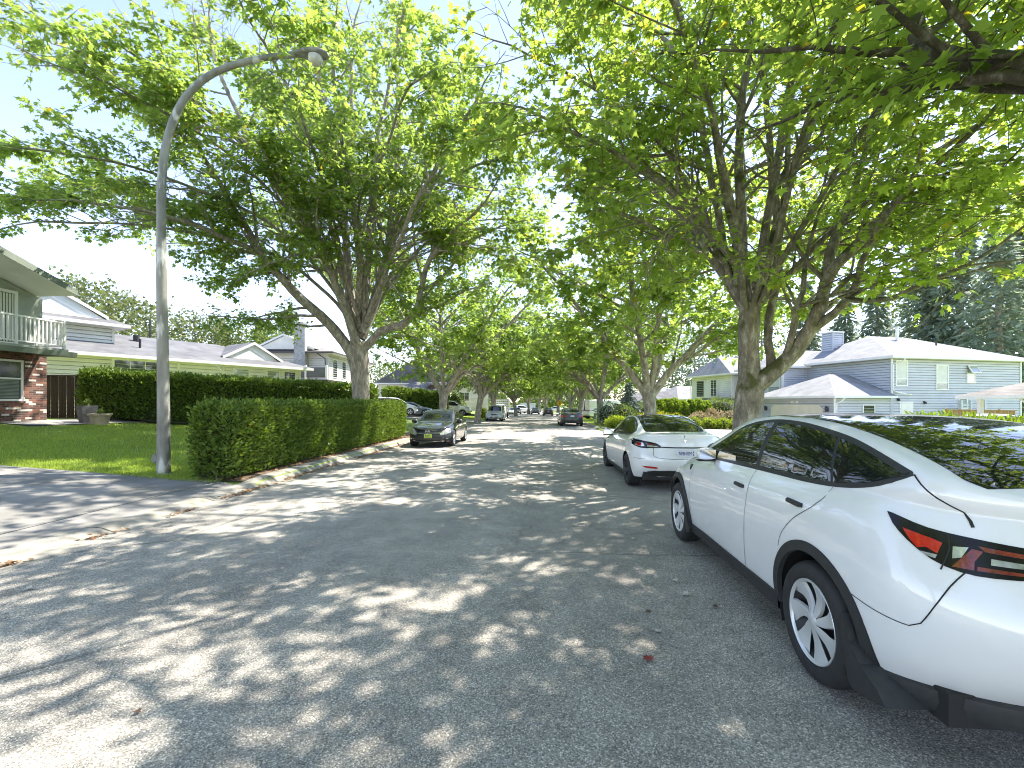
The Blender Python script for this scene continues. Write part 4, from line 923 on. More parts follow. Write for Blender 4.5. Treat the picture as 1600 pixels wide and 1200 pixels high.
# ------------------------------------------------------------------ cars
class Shell:
    """car body: lower sides wrap round nose and tail, the top is a height field of cross sections"""
    def __init__(s, sp):
        s.sp = sp; W = sp['W']; yf, yr = sp['nose'], sp['tail']; cf, cr = sp.get('cf', .55), sp.get('cr', .45)
        nL, nS, nT = 15, 9, 9; p = 2/sp.get('sq', 2.7)
        prof = sp['prof']; frk = sp['front']; rrk = sp['rear']     # by tau 0..1: width factor, nose set-back, tail set-back
        nf, nm, nr = 18, 96, 20
        ts = np.linspace(0, 1, nL); V = []; grid = []
        yo = None
        for i, t in enumerate(ts):
            Yf = yf-float(pchip(frk, t)); Yr = yr+float(pchip(rrk, t)); k = float(pchip(prof, t)); row = []
            for j in range(nf):
                a = math.pi/2*j/nf; row.append((math.sin(a)**p, Yf-cf*(1-math.cos(a)**p)))
            for j in range(nm+1): row.append((1, (Yf-cf)+(Yr+cr-Yf+cf)*j/nm))
            for j in range(1, nr+1):
                a = math.pi/2*(1-j/nr); row.append((max(0, math.sin(a))**p, Yr+cr*(1-max(0, math.cos(a))**p)))
            ya = np.array([q[1] for q in row]); pl = pchip(sp['plan'], ya); zb = pchip(sp['zb'], ya); zs = pchip(sp['zs'], ya)
            grid.append(np.stack([np.array([q[0] for q in row])*k*W*pl, ya, zb+t*(zs-zb)], 1))
        sh = grid[-1]; ya = sh[:,1]; zt = np.maximum(pchip(sp['ztop'], ya), sh[:,2]); wr = np.minimum(pchip(sp['wr'], ya), sh[:,0]*.97)
        ef = sp.get('edge', .93); gh = np.clip((zt-sh[:,2])/.25, 0, 1)
        bl = sp.get('bulge', .035)
        ze = sh[:,2]+(zt-sh[:,2])*(ef-(1-gh)*.12)
        ledge = np.minimum(.05*gh, sh[:,0]*.05)
        for k in range(1, nS+1):
            f = k/nS; x0 = sh[:,0]-ledge; g = f
            x = x0+(wr-x0)*g+bl*gh*np.sin(math.pi*g); z = sh[:,2]+(ze-sh[:,2])*g
            if k == 1: pass
            grid.append(np.stack([x, ya, z], 1))
        for k in range(1, nT+1):
            f = math.sin(math.pi/2*k/nT); x = wr*(1-f); z = ze+(zt-ze)*(1-(1-f)**2.1); grid.append(np.stack([x, ya, z], 1))
        s.bottom = grid[0].copy(); s.row1 = grid[1].copy(); s.nf = nf
        G = np.array(grid); nR, nC = G.shape[:2]; s.nR, s.nC = nR, nC
        dead = np.zeros((nR, nC), bool); s.arches = sp['axles']
        for (ay, az, ar) in sp['axles']:
            d = np.hypot(G[:,:,1]-ay, G[:,:,2]-az); ins = (d < ar); ins[nL:] = False
            side = (G[:,:,0] > W*.55); ins &= side; dead |= ins
            fac = [(i, j) for i in range(nL) for j in range(nC) if ins[i, j]]
            for i, j in fac:
                dd = max(d[i, j], 1e-4); q = ar/dd
                G[i, j, 1] = ay+(G[i, j, 1]-ay)*q; G[i, j, 2] = az+(G[i, j, 2]-az)*q
        V = [tuple(v) for v in G.reshape(-1, 3)]; F = []
        for i in range(nR-1):
            for j in range(nC-1):
                if dead[i,j] and dead[i+1,j] and dead[i,j+1] and dead[i+1,j+1]: continue
                F.append([i*nC+j, (i+1)*nC+j, (i+1)*nC+j+1, i*nC+j+1])
        n = len(V); V += [(-x, y, z) for x, y, z in V]; F += [[n+a for a in f[::-1]] for f in F]
        bm = bmesh.new(); bv = [bm.verts.new(v) for v in V]
        for f in F:
            try: bm.faces.new([bv[i] for i in f])
            except ValueError: pass
        bmesh.ops.remove_doubles(bm, verts=bm.verts, dist=2e-4); bmesh.ops.delete(bm, geom=[v for v in bm.verts if not v.link_faces], context='VERTS')
        bmesh.ops.dissolve_degenerate(bm, edges=bm.edges, dist=1e-5)
        bmesh.ops.recalc_face_normals(bm, faces=bm.faces)
        # clip anything the arch snapping pushed below the sill
        c = sum((f.calc_center_median().z*0+f.normal.dot(f.calc_center_median()-Vector((0,0,.8))) for f in bm.faces))
        if c < 0: bmesh.ops.reverse_faces(bm, faces=bm.faces)
        bm.normal_update(); s.me = bpy.data.meshes.new('body'); bm.to_mesh(s.me); bm.free()
        s.me.polygons.foreach_set('use_smooth', [True]*len(s.me.polygons))
        s.co = [v.co.copy() for v in s.me.vertices]; s.vn = [v.normal.copy() for v in s.me.vertices]; s.pl = [list(p.vertices) for p in s.me.polygons]
        s.bvh = BVHTree.FromPolygons(s.co, s.pl)
    def hit(s, p, d):
        loc, nn, idx, _ = s.bvh.ray_cast(p-d*6, d)
        if loc is None or (abs(d.z) < .5 and loc.dot(d) > -.25):
            q = p-d*(s.sp['W'] if abs(d.x) > .9 else 2.2)
            loc, nn, idx, _ = s.bvh.find_nearest(q)
            if abs(d.x) > .9:                      # past the edge: carry on along the side, level with it
                n2 = sum((s.vn[i] for i in s.pl[idx]), Vector()); n2.normalize()
                if n2.dot(d) > 0: n2 = -n2
                return p+d*((loc-p).dot(d)), (n2-d*.8).normalized()
            loc = p+d*((loc-p).dot(d))
        vs = s.pl[idx]; wts = poly_3d_calc([s.co[i] for i in vs], loc); n = Vector((0,0,0))
        for i, w_ in zip(vs, wts): n += s.vn[i]*max(0, w_)
        if n.length < 1e-6: n = nn.copy()
        return loc.copy(), n.normalized()
FR = {'L': (Vector((0,1,0)), Vector((0,0,1)), Vector((1,0,0))), 'Rt': (Vector((0,1,0)), Vector((0,0,1)), Vector((-1,0,0))),
      'back': (Vector((1,0,0)), Vector((0,0,1)), Vector((0,1,0))), 'front': (Vector((1,0,0)), Vector((0,0,1)), Vector((0,-1,0))),
      'top': (Vector((1,0,0)), Vector((0,1,0)), Vector((0,0,-1)))}
q45 = math.sqrt(.5)
FR['bl'] = (Vector((q45,-q45,0)), Vector((0,0,1)), Vector((q45,q45,0)))
FR['br'] = (Vector((q45,q45,0)), Vector((0,0,1)), Vector((-q45,q45,0)))
def _surface(name, sh, pts2, faces, fr, off, m, parent, skirt):
    U, Vv, D = FR[fr]; co = []; no = []
    for (a, b) in pts2:
        l, n = sh.hit(U*a+Vv*b, D)
        if n.dot(D) > 0: n = -n
        co.append(l+n*off); no.append(n)
    bm = bmesh.new(); vs = [bm.verts.new(c) for c in co]
    for f in faces:
        try: bm.faces.new([vs[i] for i in f])
        except ValueError: pass
    bm.faces.ensure_lookup_table(); bm.normal_update()
    tot = sum(f.normal.dot(no[f.verts[0].index if f.verts[0].index >= 0 else 0]) for f in bm.faces) if False else 0
    bm.verts.index_update()
    tot = sum(f.normal.dot(no[f.verts[0].index])*f.calc_area() for f in bm.faces)
    if tot < 0: bmesh.ops.reverse_faces(bm, faces=bm.faces)
    nv = len(bm.verts); sk = []
    if skirt:
        be = [e for e in bm.edges if len(e.link_faces) == 1]; mp = {}
        for e in be:
            for v in e.verts:
                if v not in mp: mp[v] = bm.verts.new(v.co-no[v.index]*(off+skirt)); sk.append(no[v.index])
        for e in be:
            a, b = e.verts
            try: bm.faces.new([a, b, mp[b], mp[a]])
            except ValueError: pass
    me = bpy.data.meshes.new(name); bm.to_mesh(me); bm.free()
    me.polygons.foreach_set('use_smooth', [True]*len(me.polygons))
    me.normals_split_custom_set_from_vertices([tuple(n) for n in no+sk])
    return link(name, me, m, parent)
def decal(name, sh, poly, fr, off, m, parent, res=.07, skirt=.006):
    bm = bmesh.new(); vs = [bm.verts.new((p[0], p[1], 0)) for p in poly]
    for t in tessellate_polygon([[Vector((p[0], p[1], 0)) for p in poly]]):
        try: bm.faces.new([vs[i] for i in t])
        except ValueError: pass
    for _ in range(6):
        ed = [e for e in bm.edges if e.calc_length() > res]
        if not ed: break
        bmesh.ops.subdivide_edges(bm, edges=ed, cuts=1); bmesh.ops.triangulate(bm, faces=[f for f in bm.faces if len(f.verts) > 3])
    bmesh.ops.beautify_fill(bm, faces=bm.faces, edges=[e for e in bm.edges if len(e.link_faces) == 2])
    bm.verts.index_update(); P = [(v.co.x, v.co.y) for v in bm.verts]; F = [[v.index for v in f.verts] for f in bm.faces]; bm.free()
    return _surface(name, sh, P, F, fr, off, m, parent, skirt)
def strip(name, sh, A, B, fr, off, m, parent, skirt=.006, closed=False, res=.06):
    """band between two matching polylines"""
    n = len(A); P = []; F = []; nc = max(1, int(max((Vector(a)-Vector(b)).length for a, b in zip(A, B))/res))
    for a, b in zip(A, B):
        for k in range(nc+1): P.append((a[0]+(b[0]-a[0])*k/nc, a[1]+(b[1]-a[1])*k/nc))
    w_ = nc+1
    for i in range(n if closed else n-1):
        j = (i+1) % n
        for k in range(nc): F.append([i*w_+k, i*w_+k+1, j*w_+k+1, j*w_+k])
    return _surface(name, sh, P, F, fr, off, m, parent, skirt)
def offset_line(L, wd, closed=False):
    out = []; n = len(L)
    for i in range(n):
        a = Vector(L[i-1 if (i > 0 or closed) else 0]); b = Vector(L[(i+1) % n if (i < n-1 or closed) else i]); t = (b-a)
        t = t.normalized() if t.length > 1e-9 else Vector((1,0)); out.append((L[i][0]-t.y*wd, L[i][1]+t.x*wd))
    return out
def valance(name, sh, y0, y1, ztop, zbot, m, parent, out=.008, rear=True):
    """dark skirt that follows the bottom edge of the bumper round the corner to the other side"""
    B = sh.row1; idx = [j for j in range(sh.nC) if (B[j,1] < y0 if rear else B[j,1] > y0)]
    if not rear: idx = idx[::-1]
    P = [Vector(B[j]) for j in idx]; P = P+[Vector((-p.x, p.y, p.z)) for p in P[::-1][1:]]
    V = []; F = []; n = len(P)
    for i, p in enumerate(P):
        t = (P[min(i+1, n-1)]-P[max(i-1, 0)]); t.z = 0; t.normalize(); nn = Vector((t.y, -t.x, 0))
        if nn.dot(Vector((p.x, p.y-y0, 0))) < 0: nn = -nn
        f = min(1, abs(p.y-y0)/.45); zt_ = ztop[0]+(ztop[1]-ztop[0])*f; zb_ = zbot[0]+(zbot[1]-zbot[0])*f
        for (o, z) in ((-.02, zt_+.012), (out, zt_), (out+.006, (zt_+zb_)/2), (out-.01, zb_), (-.12, zb_+.01)): V.append(Vector((p.x, p.y, 0))+nn*o+Vector((0,0,z)))
    for i in range(n-1):
        for k in range(4): F.append([i*5+k, i*5+k+1, (i+1)*5+k+1, (i+1)*5+k])
    mb = MB(); mb.add(V, F); return mb.build(name, m, parent, smooth=True, angle=35)
def seam(sh, L, fr, parent, wd=.0045, name='panel_gap', m=None, off=.0028, step=.03):
    L = [(p.x, p.y) for p in catmull([Vector((q[0], q[1], 0)) for q in L], step=step)]
    return strip(name, sh, offset_line(L, wd/2), offset_line(L, -wd/2), fr, off, m or M['gap'], parent, skirt=0)
def smooth2(L, step=.04, closed=False): return [(p.x, p.y) for p in catmull([Vector((q[0], q[1], 0)) for q in L], step=step, closed=closed)]
def mirx(L): return [(-a, b) for a, b in L]

def wheel(parent, x, y, r, side, style, wdt=.235, rr=None):
    """side -1 left, +1 right; x is the outer face of the tyre"""
    wh = bpy.data.objects.new('wheel', None); C.objects.link(wh); wh.parent = parent; KIDS.setdefault(parent.name, []).append(wh)
    wh.empty_display_size = .1; wh.location = (x, y, r)
    s = side; rr = rr or r*.70; mb = MB()
    prof = [(rr*.98,-.02),(rr,-.004),(rr+.012,.004),(r*.86,.008),(r*.93,.002),(r*.965,-.012),(r*.99,-.028),(r,-.05)]
    prof = prof+[(r, -wdt+.05),(r*.985,-wdt+.025),(r*.93,-wdt),(rr,-wdt+.01)]
    mb.lathe([(q, h*s) for q, h in prof], 48, axis='x'); 
    if style in ('turbine', 'multi'):                     # tread grooves as shallow raised blocks
        for k in range(72):
            a = 2*math.pi*k/72
            for (h0, h1) in ((-.055,-.085),(-.145,-.175)):
                ca, sa, cb, sb = math.cos(a), math.sin(a), math.cos(a+.055), math.sin(a+.055)
                mb.quad((h0*s, r*1.004*ca, r*1.004*sa), (h1*s, r*1.004*ca, r*1.004*sa), (h1*s, r*1.004*cb, r*1.004*sb), (h0*s, r*1.004*cb, r*1.004*sb))
    mb.build('tyre', M['rubber'], wh, smooth=True, angle=40)
    rb = MB(); rb.lathe([(.03,-.085*s),(rr*.86,-.075*s),(rr*.93,-.03*s),(rr*.99,-.006*s),(rr,.0)], 48, axis='x'); 
    dk = M['darkmetal']; rim_m = M['alloy']
    if style == 'turbine':
        rb.build('rim_barrel', dk, wh, smooth=True)
        sp = MB(); npet = 7
        for k in range(npet):
            a0 = 2*math.pi*k/npet+.25
            rows = []
            for i in range(9):
                f = i/8; q = .035+(rr-.045)*f; hw = (.25+.05*f if f > .5 else .45-.35*f)+(.02 if f > .85 else 0); tw = -.38*f*s*(-1)
                hgt_ = -.012-.018*math.sin(math.pi*min(1, f))
                rows.append([(q, a0+tw-hw, hgt_-.012*f), (q, a0+tw, hgt_+.006), (q, a0+tw+hw*.85, hgt_+.002), (q, a0+tw+hw, hgt_-.014)])
            b = len(sp.v)
            for rw in rows:
                for (q, a, h) in rw: sp.v.append((h*s, q*math.cos(a), q*math.sin(a)))
            for i in range(8):
                for j in range(3): sp.f.append([b+i*4+j, b+i*4+j+1, b+(i+1)*4+j+1, b+(i+1)*4+j]); sp.mi.append(0)
        sp.lathe([(.001,-.002*s),(.03,-.003*s),(.045,-.012*s)], 20, axis='x')
        sp.lathe([(rr-.022,-.014*s),(rr-.016,-.004*s),(rr-.006,.001*s),(rr+.002,-.006*s)], 56, axis='x')
        sp.build('rim', rim_m, wh, smooth=True, angle=35)
    else:
        rb.build('rim_barrel', dk, wh, smooth=True)
        sp = MB(); ns = {'multi': 10, 'five': 5, 'steel': 8}[style]; hw0 = {'multi': .11, 'five': .26, 'steel': .22}[style]
        for k in range(ns):
            a0 = 2*math.pi*k/ns; b = len(sp.v)
            for i in range(5):
                f = i/4; q = .03+(rr-.03)*f; hw = min(.5, hw0*(.9+.25*f)); h = -.03+.02*f*f
                for (da, dh) in ((-hw,-.02),(-hw*.8,0),(hw*.8,0),(hw,-.02)): sp.v.append(((h+dh)*s, q*math.cos(a0+da), q*math.sin(a0+da)))
            for i in range(4):
                for j in range(3): sp.f.append([b+i*4+j, b+i*4+j+1, b+(i+1)*4+j+1, b+(i+1)*4+j]); sp.mi.append(0)
        sp.lathe([(.001,-.012*s),(.05,-.016*s),(.065,-.035*s)], 18, axis='x')
        sp.lathe([(rr-.02,-.02*s),(rr-.012,-.004*s),(rr+.002,-.004*s)], 40, axis='x')
        sp.build('rim', M['darkmetal'] if style == 'multi' and parent.get('dark_rims') else rim_m, wh, smooth=True, angle=35)
    return wh
def mirror_part(parent, x, y, z, side, m, sc_=1.0, two_tone=True, flip=1):
    """door mirror: bulged shell on a foot, glass on its rear face"""
    mb = MB(); prof = [(.0,-.02),(.055,-.02),(.082,.0),(.085,.03),(.075,.075),(.045,.105),(.0,.118)]
    b = 0
    for (r_, h) in prof:
        for k in range(16):
            a = 2*math.pi*k/16; q = abs(math.cos(a))**.8*math.copysign(1, math.cos(a)); w_ = abs(math.sin(a))**.8*math.copysign(1, math.sin(a))
            mb.v.append((x+side*(.13+1.35*r_*q)*sc_, y+h*sc_*1.1, z+r_*w_*.92*sc_))
    for i in range(len(prof)-1):
        for k in range(16): mb.f.append([i*16+k, i*16+(k+1) % 16, (i+1)*16+(k+1) % 16, (i+1)*16+k]); mb.mi.append(0)
    mo = mb.build('mirror', m, parent, smooth=True, angle=50)
    mo2 = MB(); mo2.box(min(x-side*.03, x+side*.10), max(x-side*.03, x+side*.10), y+.015, y+.055, z-.085*sc_, z-.05*sc_, bev=.008)
    mo2.box(min(x+side*.03, x+side*.235*sc_), max(x+side*.03, x+side*.235*sc_), y-.012, y+.07, z-.088*sc_, z-.068*sc_, bev=.006)
    mo2.build('mirror_foot', M['trim'], mo)
    g = MB(); g.box(min(x+side*.03, x+side*.23*sc_), max(x+side*.03, x+side*.23*sc_), y-.026, y-.021, z-.055*sc_, z+.055*sc_, bev=.002); g.build('mirror_glass', M['chrome'], mo)
def handle(sh, a, b, fr, parent, L=.20, m=None):
    P = [(a-L/2, b-.012), (a-L/2+.05, b-.019), (a+L/2-.01, b-.015), (a+L/2, b+.002), (a+L/2-.02, b+.014), (a-L/2+.01, b+.013)]
    return decal('door_handle', sh, P, fr, .011, m or M['trim'], parent, .05, .012)
def plate(parent, x, y, z, face, m, w_=.305, h=.155, rx=0):
    mb = MB(); mb.box(-w_/2, w_/2, -.008, 0, -h/2, h/2, bev=.004)
    o = mb.build('number_plate', m, parent); o.location = (x, y, z); o.rotation_euler = (rx, 0, 0 if face == 'back' else math.pi); return o
def text_mesh(name, s, size, m, parent, loc, rot, depth=.002, width=None):
    cu = bpy.data.curves.new(name, 'FONT'); cu.body = s; cu.size = size; cu.extrude = depth; cu.align_x = 'CENTER'; cu.align_y = 'CENTER'; cu.resolution_u = 4
    t = bpy.data.objects.new(name, cu); C.objects.link(t); bpy.context.view_layer.update()
    me = bpy.data.meshes.new_from_object(t.evaluated_get(bpy.context.evaluated_depsgraph_get())); me.name = name
    bpy.data.objects.remove(t); bpy.data.curves.remove(cu)
    if width:
        xs = [v.co.x for v in me.vertices]; k = width/(max(xs)-min(xs))
        for v in me.vertices: v.co.x *= k
    me.materials.clear(); o = link(name, me, m, parent); o.location = loc; o.rotation_euler = rot; return o
def underbody(parent, sp):
    W = sp['W']; mb = MB(); zb = sp.get('under', .26); n = sp['nose']-.25; t = sp['tail']+.25
    mb.box(-W*.78, W*.78, t, n, zb-.03, zb+.12)
    for (ay, az, ar) in sp['axles']:
        for sd_ in (-1, 1):
            b = len(mb.v); nn = 20; r_ = ar+.012
            for k in range(nn+1):
                a = R(-25)+R(230)*k/nn
                for xx in (W*.955, W*.55): mb.v.append((sd_*xx, ay+r_*math.cos(a), az+r_*math.sin(a)))
            for k in range(nn): mb.f.append([b+2*k, b+2*k+1, b+2*k+3, b+2*k+2]); mb.mi.append(0)
            b2 = len(mb.v); 
            for k in range(nn+1):
                a = R(-25)+R(230)*k/nn; mb.v.append((sd_*W*.55, ay+r_*math.cos(a), az+r_*math.sin(a)))
            mb.f.append([b2+k for k in range(nn+1)]); mb.mi.append(0)
    return mb.build('underbody', M['gap'], parent)
def side_windows(sh, parent, dlo, bars, m=None, frame=.028, both=True):
    """dark glass panes inside one trim outline; bars = list of (y bottom, y top) pillars"""
    tr = smooth2(dlo, .05, True)
    cx_ = sum(p[0] for p in tr)/len(tr); cz_ = sum(p[1] for p in tr)/len(tr)
    area = sum(tr[i][0]*tr[(i+1) % len(tr)][1]-tr[(i+1) % len(tr)][0]*tr[i][1] for i in range(len(tr)))
    inn = offset_line(tr, frame if area > 0 else -frame, True)
    zs_ = [p[1] for p in dlo]; zl, zh = min(zs_), max(zs_)
    def clip(poly, yl, yh):
        # cut the outline into one pane between two slanted lines
        def cut(P, ln, keep):
            out = []
            def sd_(p):
                f = (p[1]-zl)/(zh-zl); return keep*(p[0]-(ln[0]+(ln[1]-ln[0])*f))
            for i in range(len(P)):
                a, b = P[i], P[(i+1) % len(P)]; da, db = sd_(a), sd_(b)
                if da >= 0: out.append(a)
                if (da >= 0) != (db >= 0):
                    t = da/(da-db); out.append((a[0]+(b[0]-a[0])*t, a[1]+(b[1]-a[1])*t))
            return out
        P = poly
        if yl is not None: P = cut(P, yl, 1)
        if yh is not None and len(P) > 2: P = cut(P, yh, -1)
        return P
    bars = sorted(bars)
    for fr in ('L', 'Rt') if both else ('L',):
        decal('window_trim', sh, tr, fr, .003, M['trim'], parent, .08, .005)
        ed = [None]+bars+[None]
        for i in range(len(ed)-1):
            lo = None if ed[i] is None else (ed[i][0]+ed[i][2], ed[i][1]+ed[i][2]); hi = None if ed[i+1] is None else (ed[i+1][0]-ed[i+1][2], ed[i+1][1]-ed[i+1][2])
            P = clip(inn, lo, hi)
            if len(P) > 3: decal('window', sh, P, fr, .0065, m or M['glass'], parent, .08, .004)

def make_car(name, label, cat, sp, paint, parts, group='cars parked along the road'):
    root = thing(name, label, cat, (0,0,0), 0, group); sh = Shell(sp)
    link('body', sh.me, paint, root); underbody(root, sp); parts(root, sh, sp); return root

# ---------------- white electric crossover in the right foreground
CROSS = dict(W=.96, nose=2.32, tail=-2.43, cf=.75, cr=.62, sq=2.6,
  prof=[(0,.955),(.12,.975),(.35,.995),(.55,1.0),(.8,.975),(.93,.945),(1,.91)],
  front=[(0,.10),(.35,.0),(.7,.03),(1,.12)], rear=[(0,.16),(.22,.03),(.42,.0),(.6,.03),(.8,.10),(1,.17)],
  plan=[(-2.43,.93),(-1.9,.965),(-1.445,.995),(-.6,.985),(.4,.985),(1.445,1.0),(1.9,.97),(2.32,.93)],
  zb=[(-2.43,.37),(-2.1,.325),(-1.9,.30),(-1,.29),(1,.29),(1.9,.27),(2.32,.30)],
  zs=[(-2.43,1.10),(-2.2,1.165),(-2,1.17),(-1.6,1.15),(-1.1,1.125),(-.4,1.10),(.4,1.07),(1,1.02),(1.445,.94),(2,.82),(2.32,.70)],
  ztop=[(-2.43,1.09),(-2.30,1.19),(-2.22,1.275),(-2.1,1.32),(-1.9,1.405),(-1.47,1.525),(-1.1,1.585),(-.75,1.61),(-.4,1.615),(-.1,1.595),(.2,1.52),(.6,1.335),(1.0,1.135),(1.12,1.10),(1.445,1.045),(1.9,.93),(2.2,.80),(2.32,.71)],
  wr=[(-2.43,.70),(-2.1,.70),(-1.6,.67),(-1,.655),(-.3,.66),(.3,.69),(.9,.80),(1.2,.78),(2.32,.62)], edge=.945,
  axles=[(1.445,.356,.43),(-1.445,.356,.43)])
def tee(parent, loc, rot, s=1.0):
    mb = MB(); P = [(-.045,.03),(0,.036),(.045,.03),(.04,.02),(.012,.024),(.006,-.035),(0,-.045),(-.006,-.035),(-.012,.024),(-.04,.02)]
    mb.prism([(a*s, b*s) for a, b in P], 1, -.004, 0); o = mb.build('emblem', M['chrome'], parent); o.location = loc; o.rotation_euler = rot; return o
def cross_parts(r, sh, sp):
    dlo = [(.86,1.105),(.5,1.30),(.175,1.452),(-.1,1.525),(-.4,1.562),(-.7,1.565),(-1.0,1.545),(-1.4,1.492),(-1.7,1.42),(-1.93,1.352),(-1.945,1.335),(-1.80,1.255),(-1.55,1.20),(-1.2,1.170),(-.6,1.15),(0,1.13),(.5,1.112)]
    side_windows(sh, r, dlo, [(-.42,-.50,.035),(-1.50,-1.28,.014)])
    # glass roof running into the rear window
    yl = [.42,.2,-.1,-.4,-.8,-1.2,-1.6,-1.9,-2.05,-2.12]; wl = [.60,.615,.605,.595,.585,.585,.585,.58,.57,.53]
    A = [(-w_, y) for w_, y in zip(wl, yl)]; B = [(w_, y) for w_, y in zip(wl, yl)]
    ia = [i for i in range(len(yl)) if yl[i] <= .2]
    strip('glass_roof', sh, smooth2([A[i] for i in ia], .08), smooth2([B[i] for i in ia], .08), 'top', .004, M['glass'], r)
    ws = [(.98,.76),(.7,.70),(.42,.655),(.22,.62)]
    strip('windscreen', sh, [(-b, a) for a, b in ws], [(b, a) for a, b in ws], 'top', .004, M['glass'], r)
    for fr, sg in (('L', -1), ('Rt', 1)):
        # black cladding: arches and sill
        for (ay, az, ar) in sp['axles']:
            a0, a1 = (R(-8), R(188)); n = 40
            inn = [(ay+(ar-.012)*math.cos(a0+(a1-a0)*i/n), az+(ar-.012)*math.sin(a0+(a1-a0)*i/n)) for i in range(n+1)]
            ou = [(ay+(ar+.05)*math.cos(a0+(a1-a0)*i/n), az+(ar+.05)*math.sin(a0+(a1-a0)*i/n)) for i in range(n+1)]
            strip('wheel_arch_trim', sh, inn, ou, fr, .012, M['trim'], r, .02)
        ln_ = [(1.0,.325),(.6,.33),(-.4,.335),(-1.0,.345)]; lo_ = [(a, .235) for a, b in ln_]
        strip('sill_trim', sh, ln_, lo_, fr, .012, M['trim'], r, .03)
        for k in ((-1.445), (1.445)):
            y0 = k-.44; mb = MB(); x0, x1 = sorted((sg*.955, sg*.70))
            vs = [(.975,y0+.09,.50),(.72,y0+.09,.50),(.975,y0-.015,.235),(.70,y0+.0,.225),(.965,y0-.07,.30),(.945,y0-.20,.24),(.70,y0-.12,.225),(.955,y0+.05,.56)]
            P1 = [(y0+.13,.52),(y0+.105,.56),(y0+.045,.44),(y0-.03,.36),(y0-.16,.305),(y0-.22,.255),(y0-.16,.235),(y0+.02,.20),(y0+.055,.23)] if k < 0 else [(y0+.13,.48),(y0+.09,.50),(y0+.05,.40),(y0-.0,.33),(y0-.06,.27),(y0-.05,.225),(y0+.03,.205),(y0+.06,.23)]
            mb.prism([(a, b) for a, b in P1], 0, *sorted((sg*.965, sg*.74))); mb.build('mud_flap', M['trim'], r)
        # panel gaps
        seam(sh, [(-.44,1.145),(-.47,1.05),(-.49,.8),(-.47,.5),(-.45,.345)], fr, r)
        seam(sh, [(.93,1.06),(.96,.95),(.97,.75),(.95,.55),(.93,.335)], fr, r)
        seam(sh, [(-1.46,1.185),(-1.475,1.13),(-1.40,1.05),(-1.22,.93),(-1.10,.80),(-1.06,.70)], fr, r)
        seam(sh, [(-1.945,1.34),(-2.03,1.27),(-2.11,1.19),(-2.15,1.13)], fr, r, .006)
        seam(sh, [(-1.80,.675),(-1.95,.655),(-2.10,.65),(-2.14,.68),(-2.18,.80),(-2.205,.965)], fr, r)
        handle(sh, -1.20, 1.035, fr, r, .21); handle(sh, -.30, .995, fr, r, .20)
        decal('fender_camera', sh, [(1.10,.985),(1.03,.99),(1.02,.955),(1.05,.925)], fr, .008, M['trim'], r, .05)
        # tail lights wrap round the corner
        c = 'bl' if sg < 0 else 'br'
        def q(L): return [(a*(-sg)*-1 if sg > 0 else a, b) for a, b in L]
        mirror_part(r, sg*.80, .50, 1.17, sg, M['white_paint'], .86)
    for c, sg in (('bl', -1), ('br', 1)):
        f = (lambda L: L) if sg < 0 else mirx
        tl = [(.77,1.145),(.93,1.105),(1.10,1.083),(1.30,1.06),(1.44,1.05),(1.45,.965),(1.30,.945),(1.15,.935),(1.05,.94),(.95,.972),(.86,1.035),(.80,1.095)]
        tl = smooth2(tl, .04, True)
        t = decal('tail_light', sh, f(tl), c, .006, M['smoke'], r, .05, .008)
        decal('red_reflector', sh, f([(.84,1.085),(.95,1.06),(.985,1.048),(.97,1.0),(.93,1.02),(.90,1.01),(.87,1.04)]), c, .0085, M['red_lens'], t, .05, .002)
        decal('red_lens', sh, f([(1.02,.957),(1.08,1.04),(1.115,1.035),(1.09,.99),(1.09,.955)]), c, .0085, M['red_dim'], t, .05, .002)
        decal('red_lens', sh, f([(1.10,1.055),(1.30,1.034),(1.30,1.018),(1.12,1.035)]), c, .0085, M['red_dim'], t, .05, .002)
        decal('red_lens', sh, f([(1.10,.972),(1.28,.965),(1.28,.955),(1.10,.955)]), c, .0085, M['red_dim'], t, .05, .002)
        decal('clear_lens', sh, f([(1.14,1.01),(1.28,1.0),(1.28,.982),(1.14,.985)]), c, .0085, M['clear_lens'], t, .05, .002)
        decal('clear_lens', sh, f([(.91,.998),(.97,.995),(.965,.978),(.93,.984)]), c, .0085, M['clear_lens'], t, .05, .002)
        decal('clear_lens', sh, f([(1.02,1.04),(1.07,1.045),(1.05,1.0),(1.02,.99)]), c, .0085, M['clear_lens'], t, .05, .002)
        seam(sh, f([(1.285,1.06),(1.31,.98),(1.33,.90),(1.36,.75),(1.42,.66)]), c, r, .008, off=.0095)
        seam(sh, f([(1.0,1.09),(1.01,1.03),(.985,.935)]), c, r, .006, off=.0095)
        decal('headlight', sh, [( a*-1 if sg < 0 else a, b) for a, b in [(.42,.70),(.62,.76),(.80,.86),(.82,.80),(.70,.70),(.5,.66)]], 'front', .006, M['clear_lens'], r, .05)
    valance('bumper_trim', sh, -1.86, -2.4, (.335,.375), (.245,.27), M['trim'], r)
    plate(r, 0, -2.385, .80, 'back', M['plate_white'])
    tee(r, (0, -2.33, 1.0), (R(-12), 0, 0), .7)
    for sg in (-1, 1):
        wheel(r, sg*.945, 1.445, .356, sg, 'turbine'); wheel(r, sg*.945, -1.445, .356, sg, 'turbine')
        seam(sh, [(sg*.62,.5),(sg*.64,.2)], 'top', r) if False else None
big = make_car('parked_car', 'white crossover with black glass roof and silver turbine wheels, cropped in the right foreground', 'car', CROSS, M['white_paint'], cross_parts)
big.location = (2.665, 4.33, 0); big.rotation_euler = (0, 0, -R(1.47))

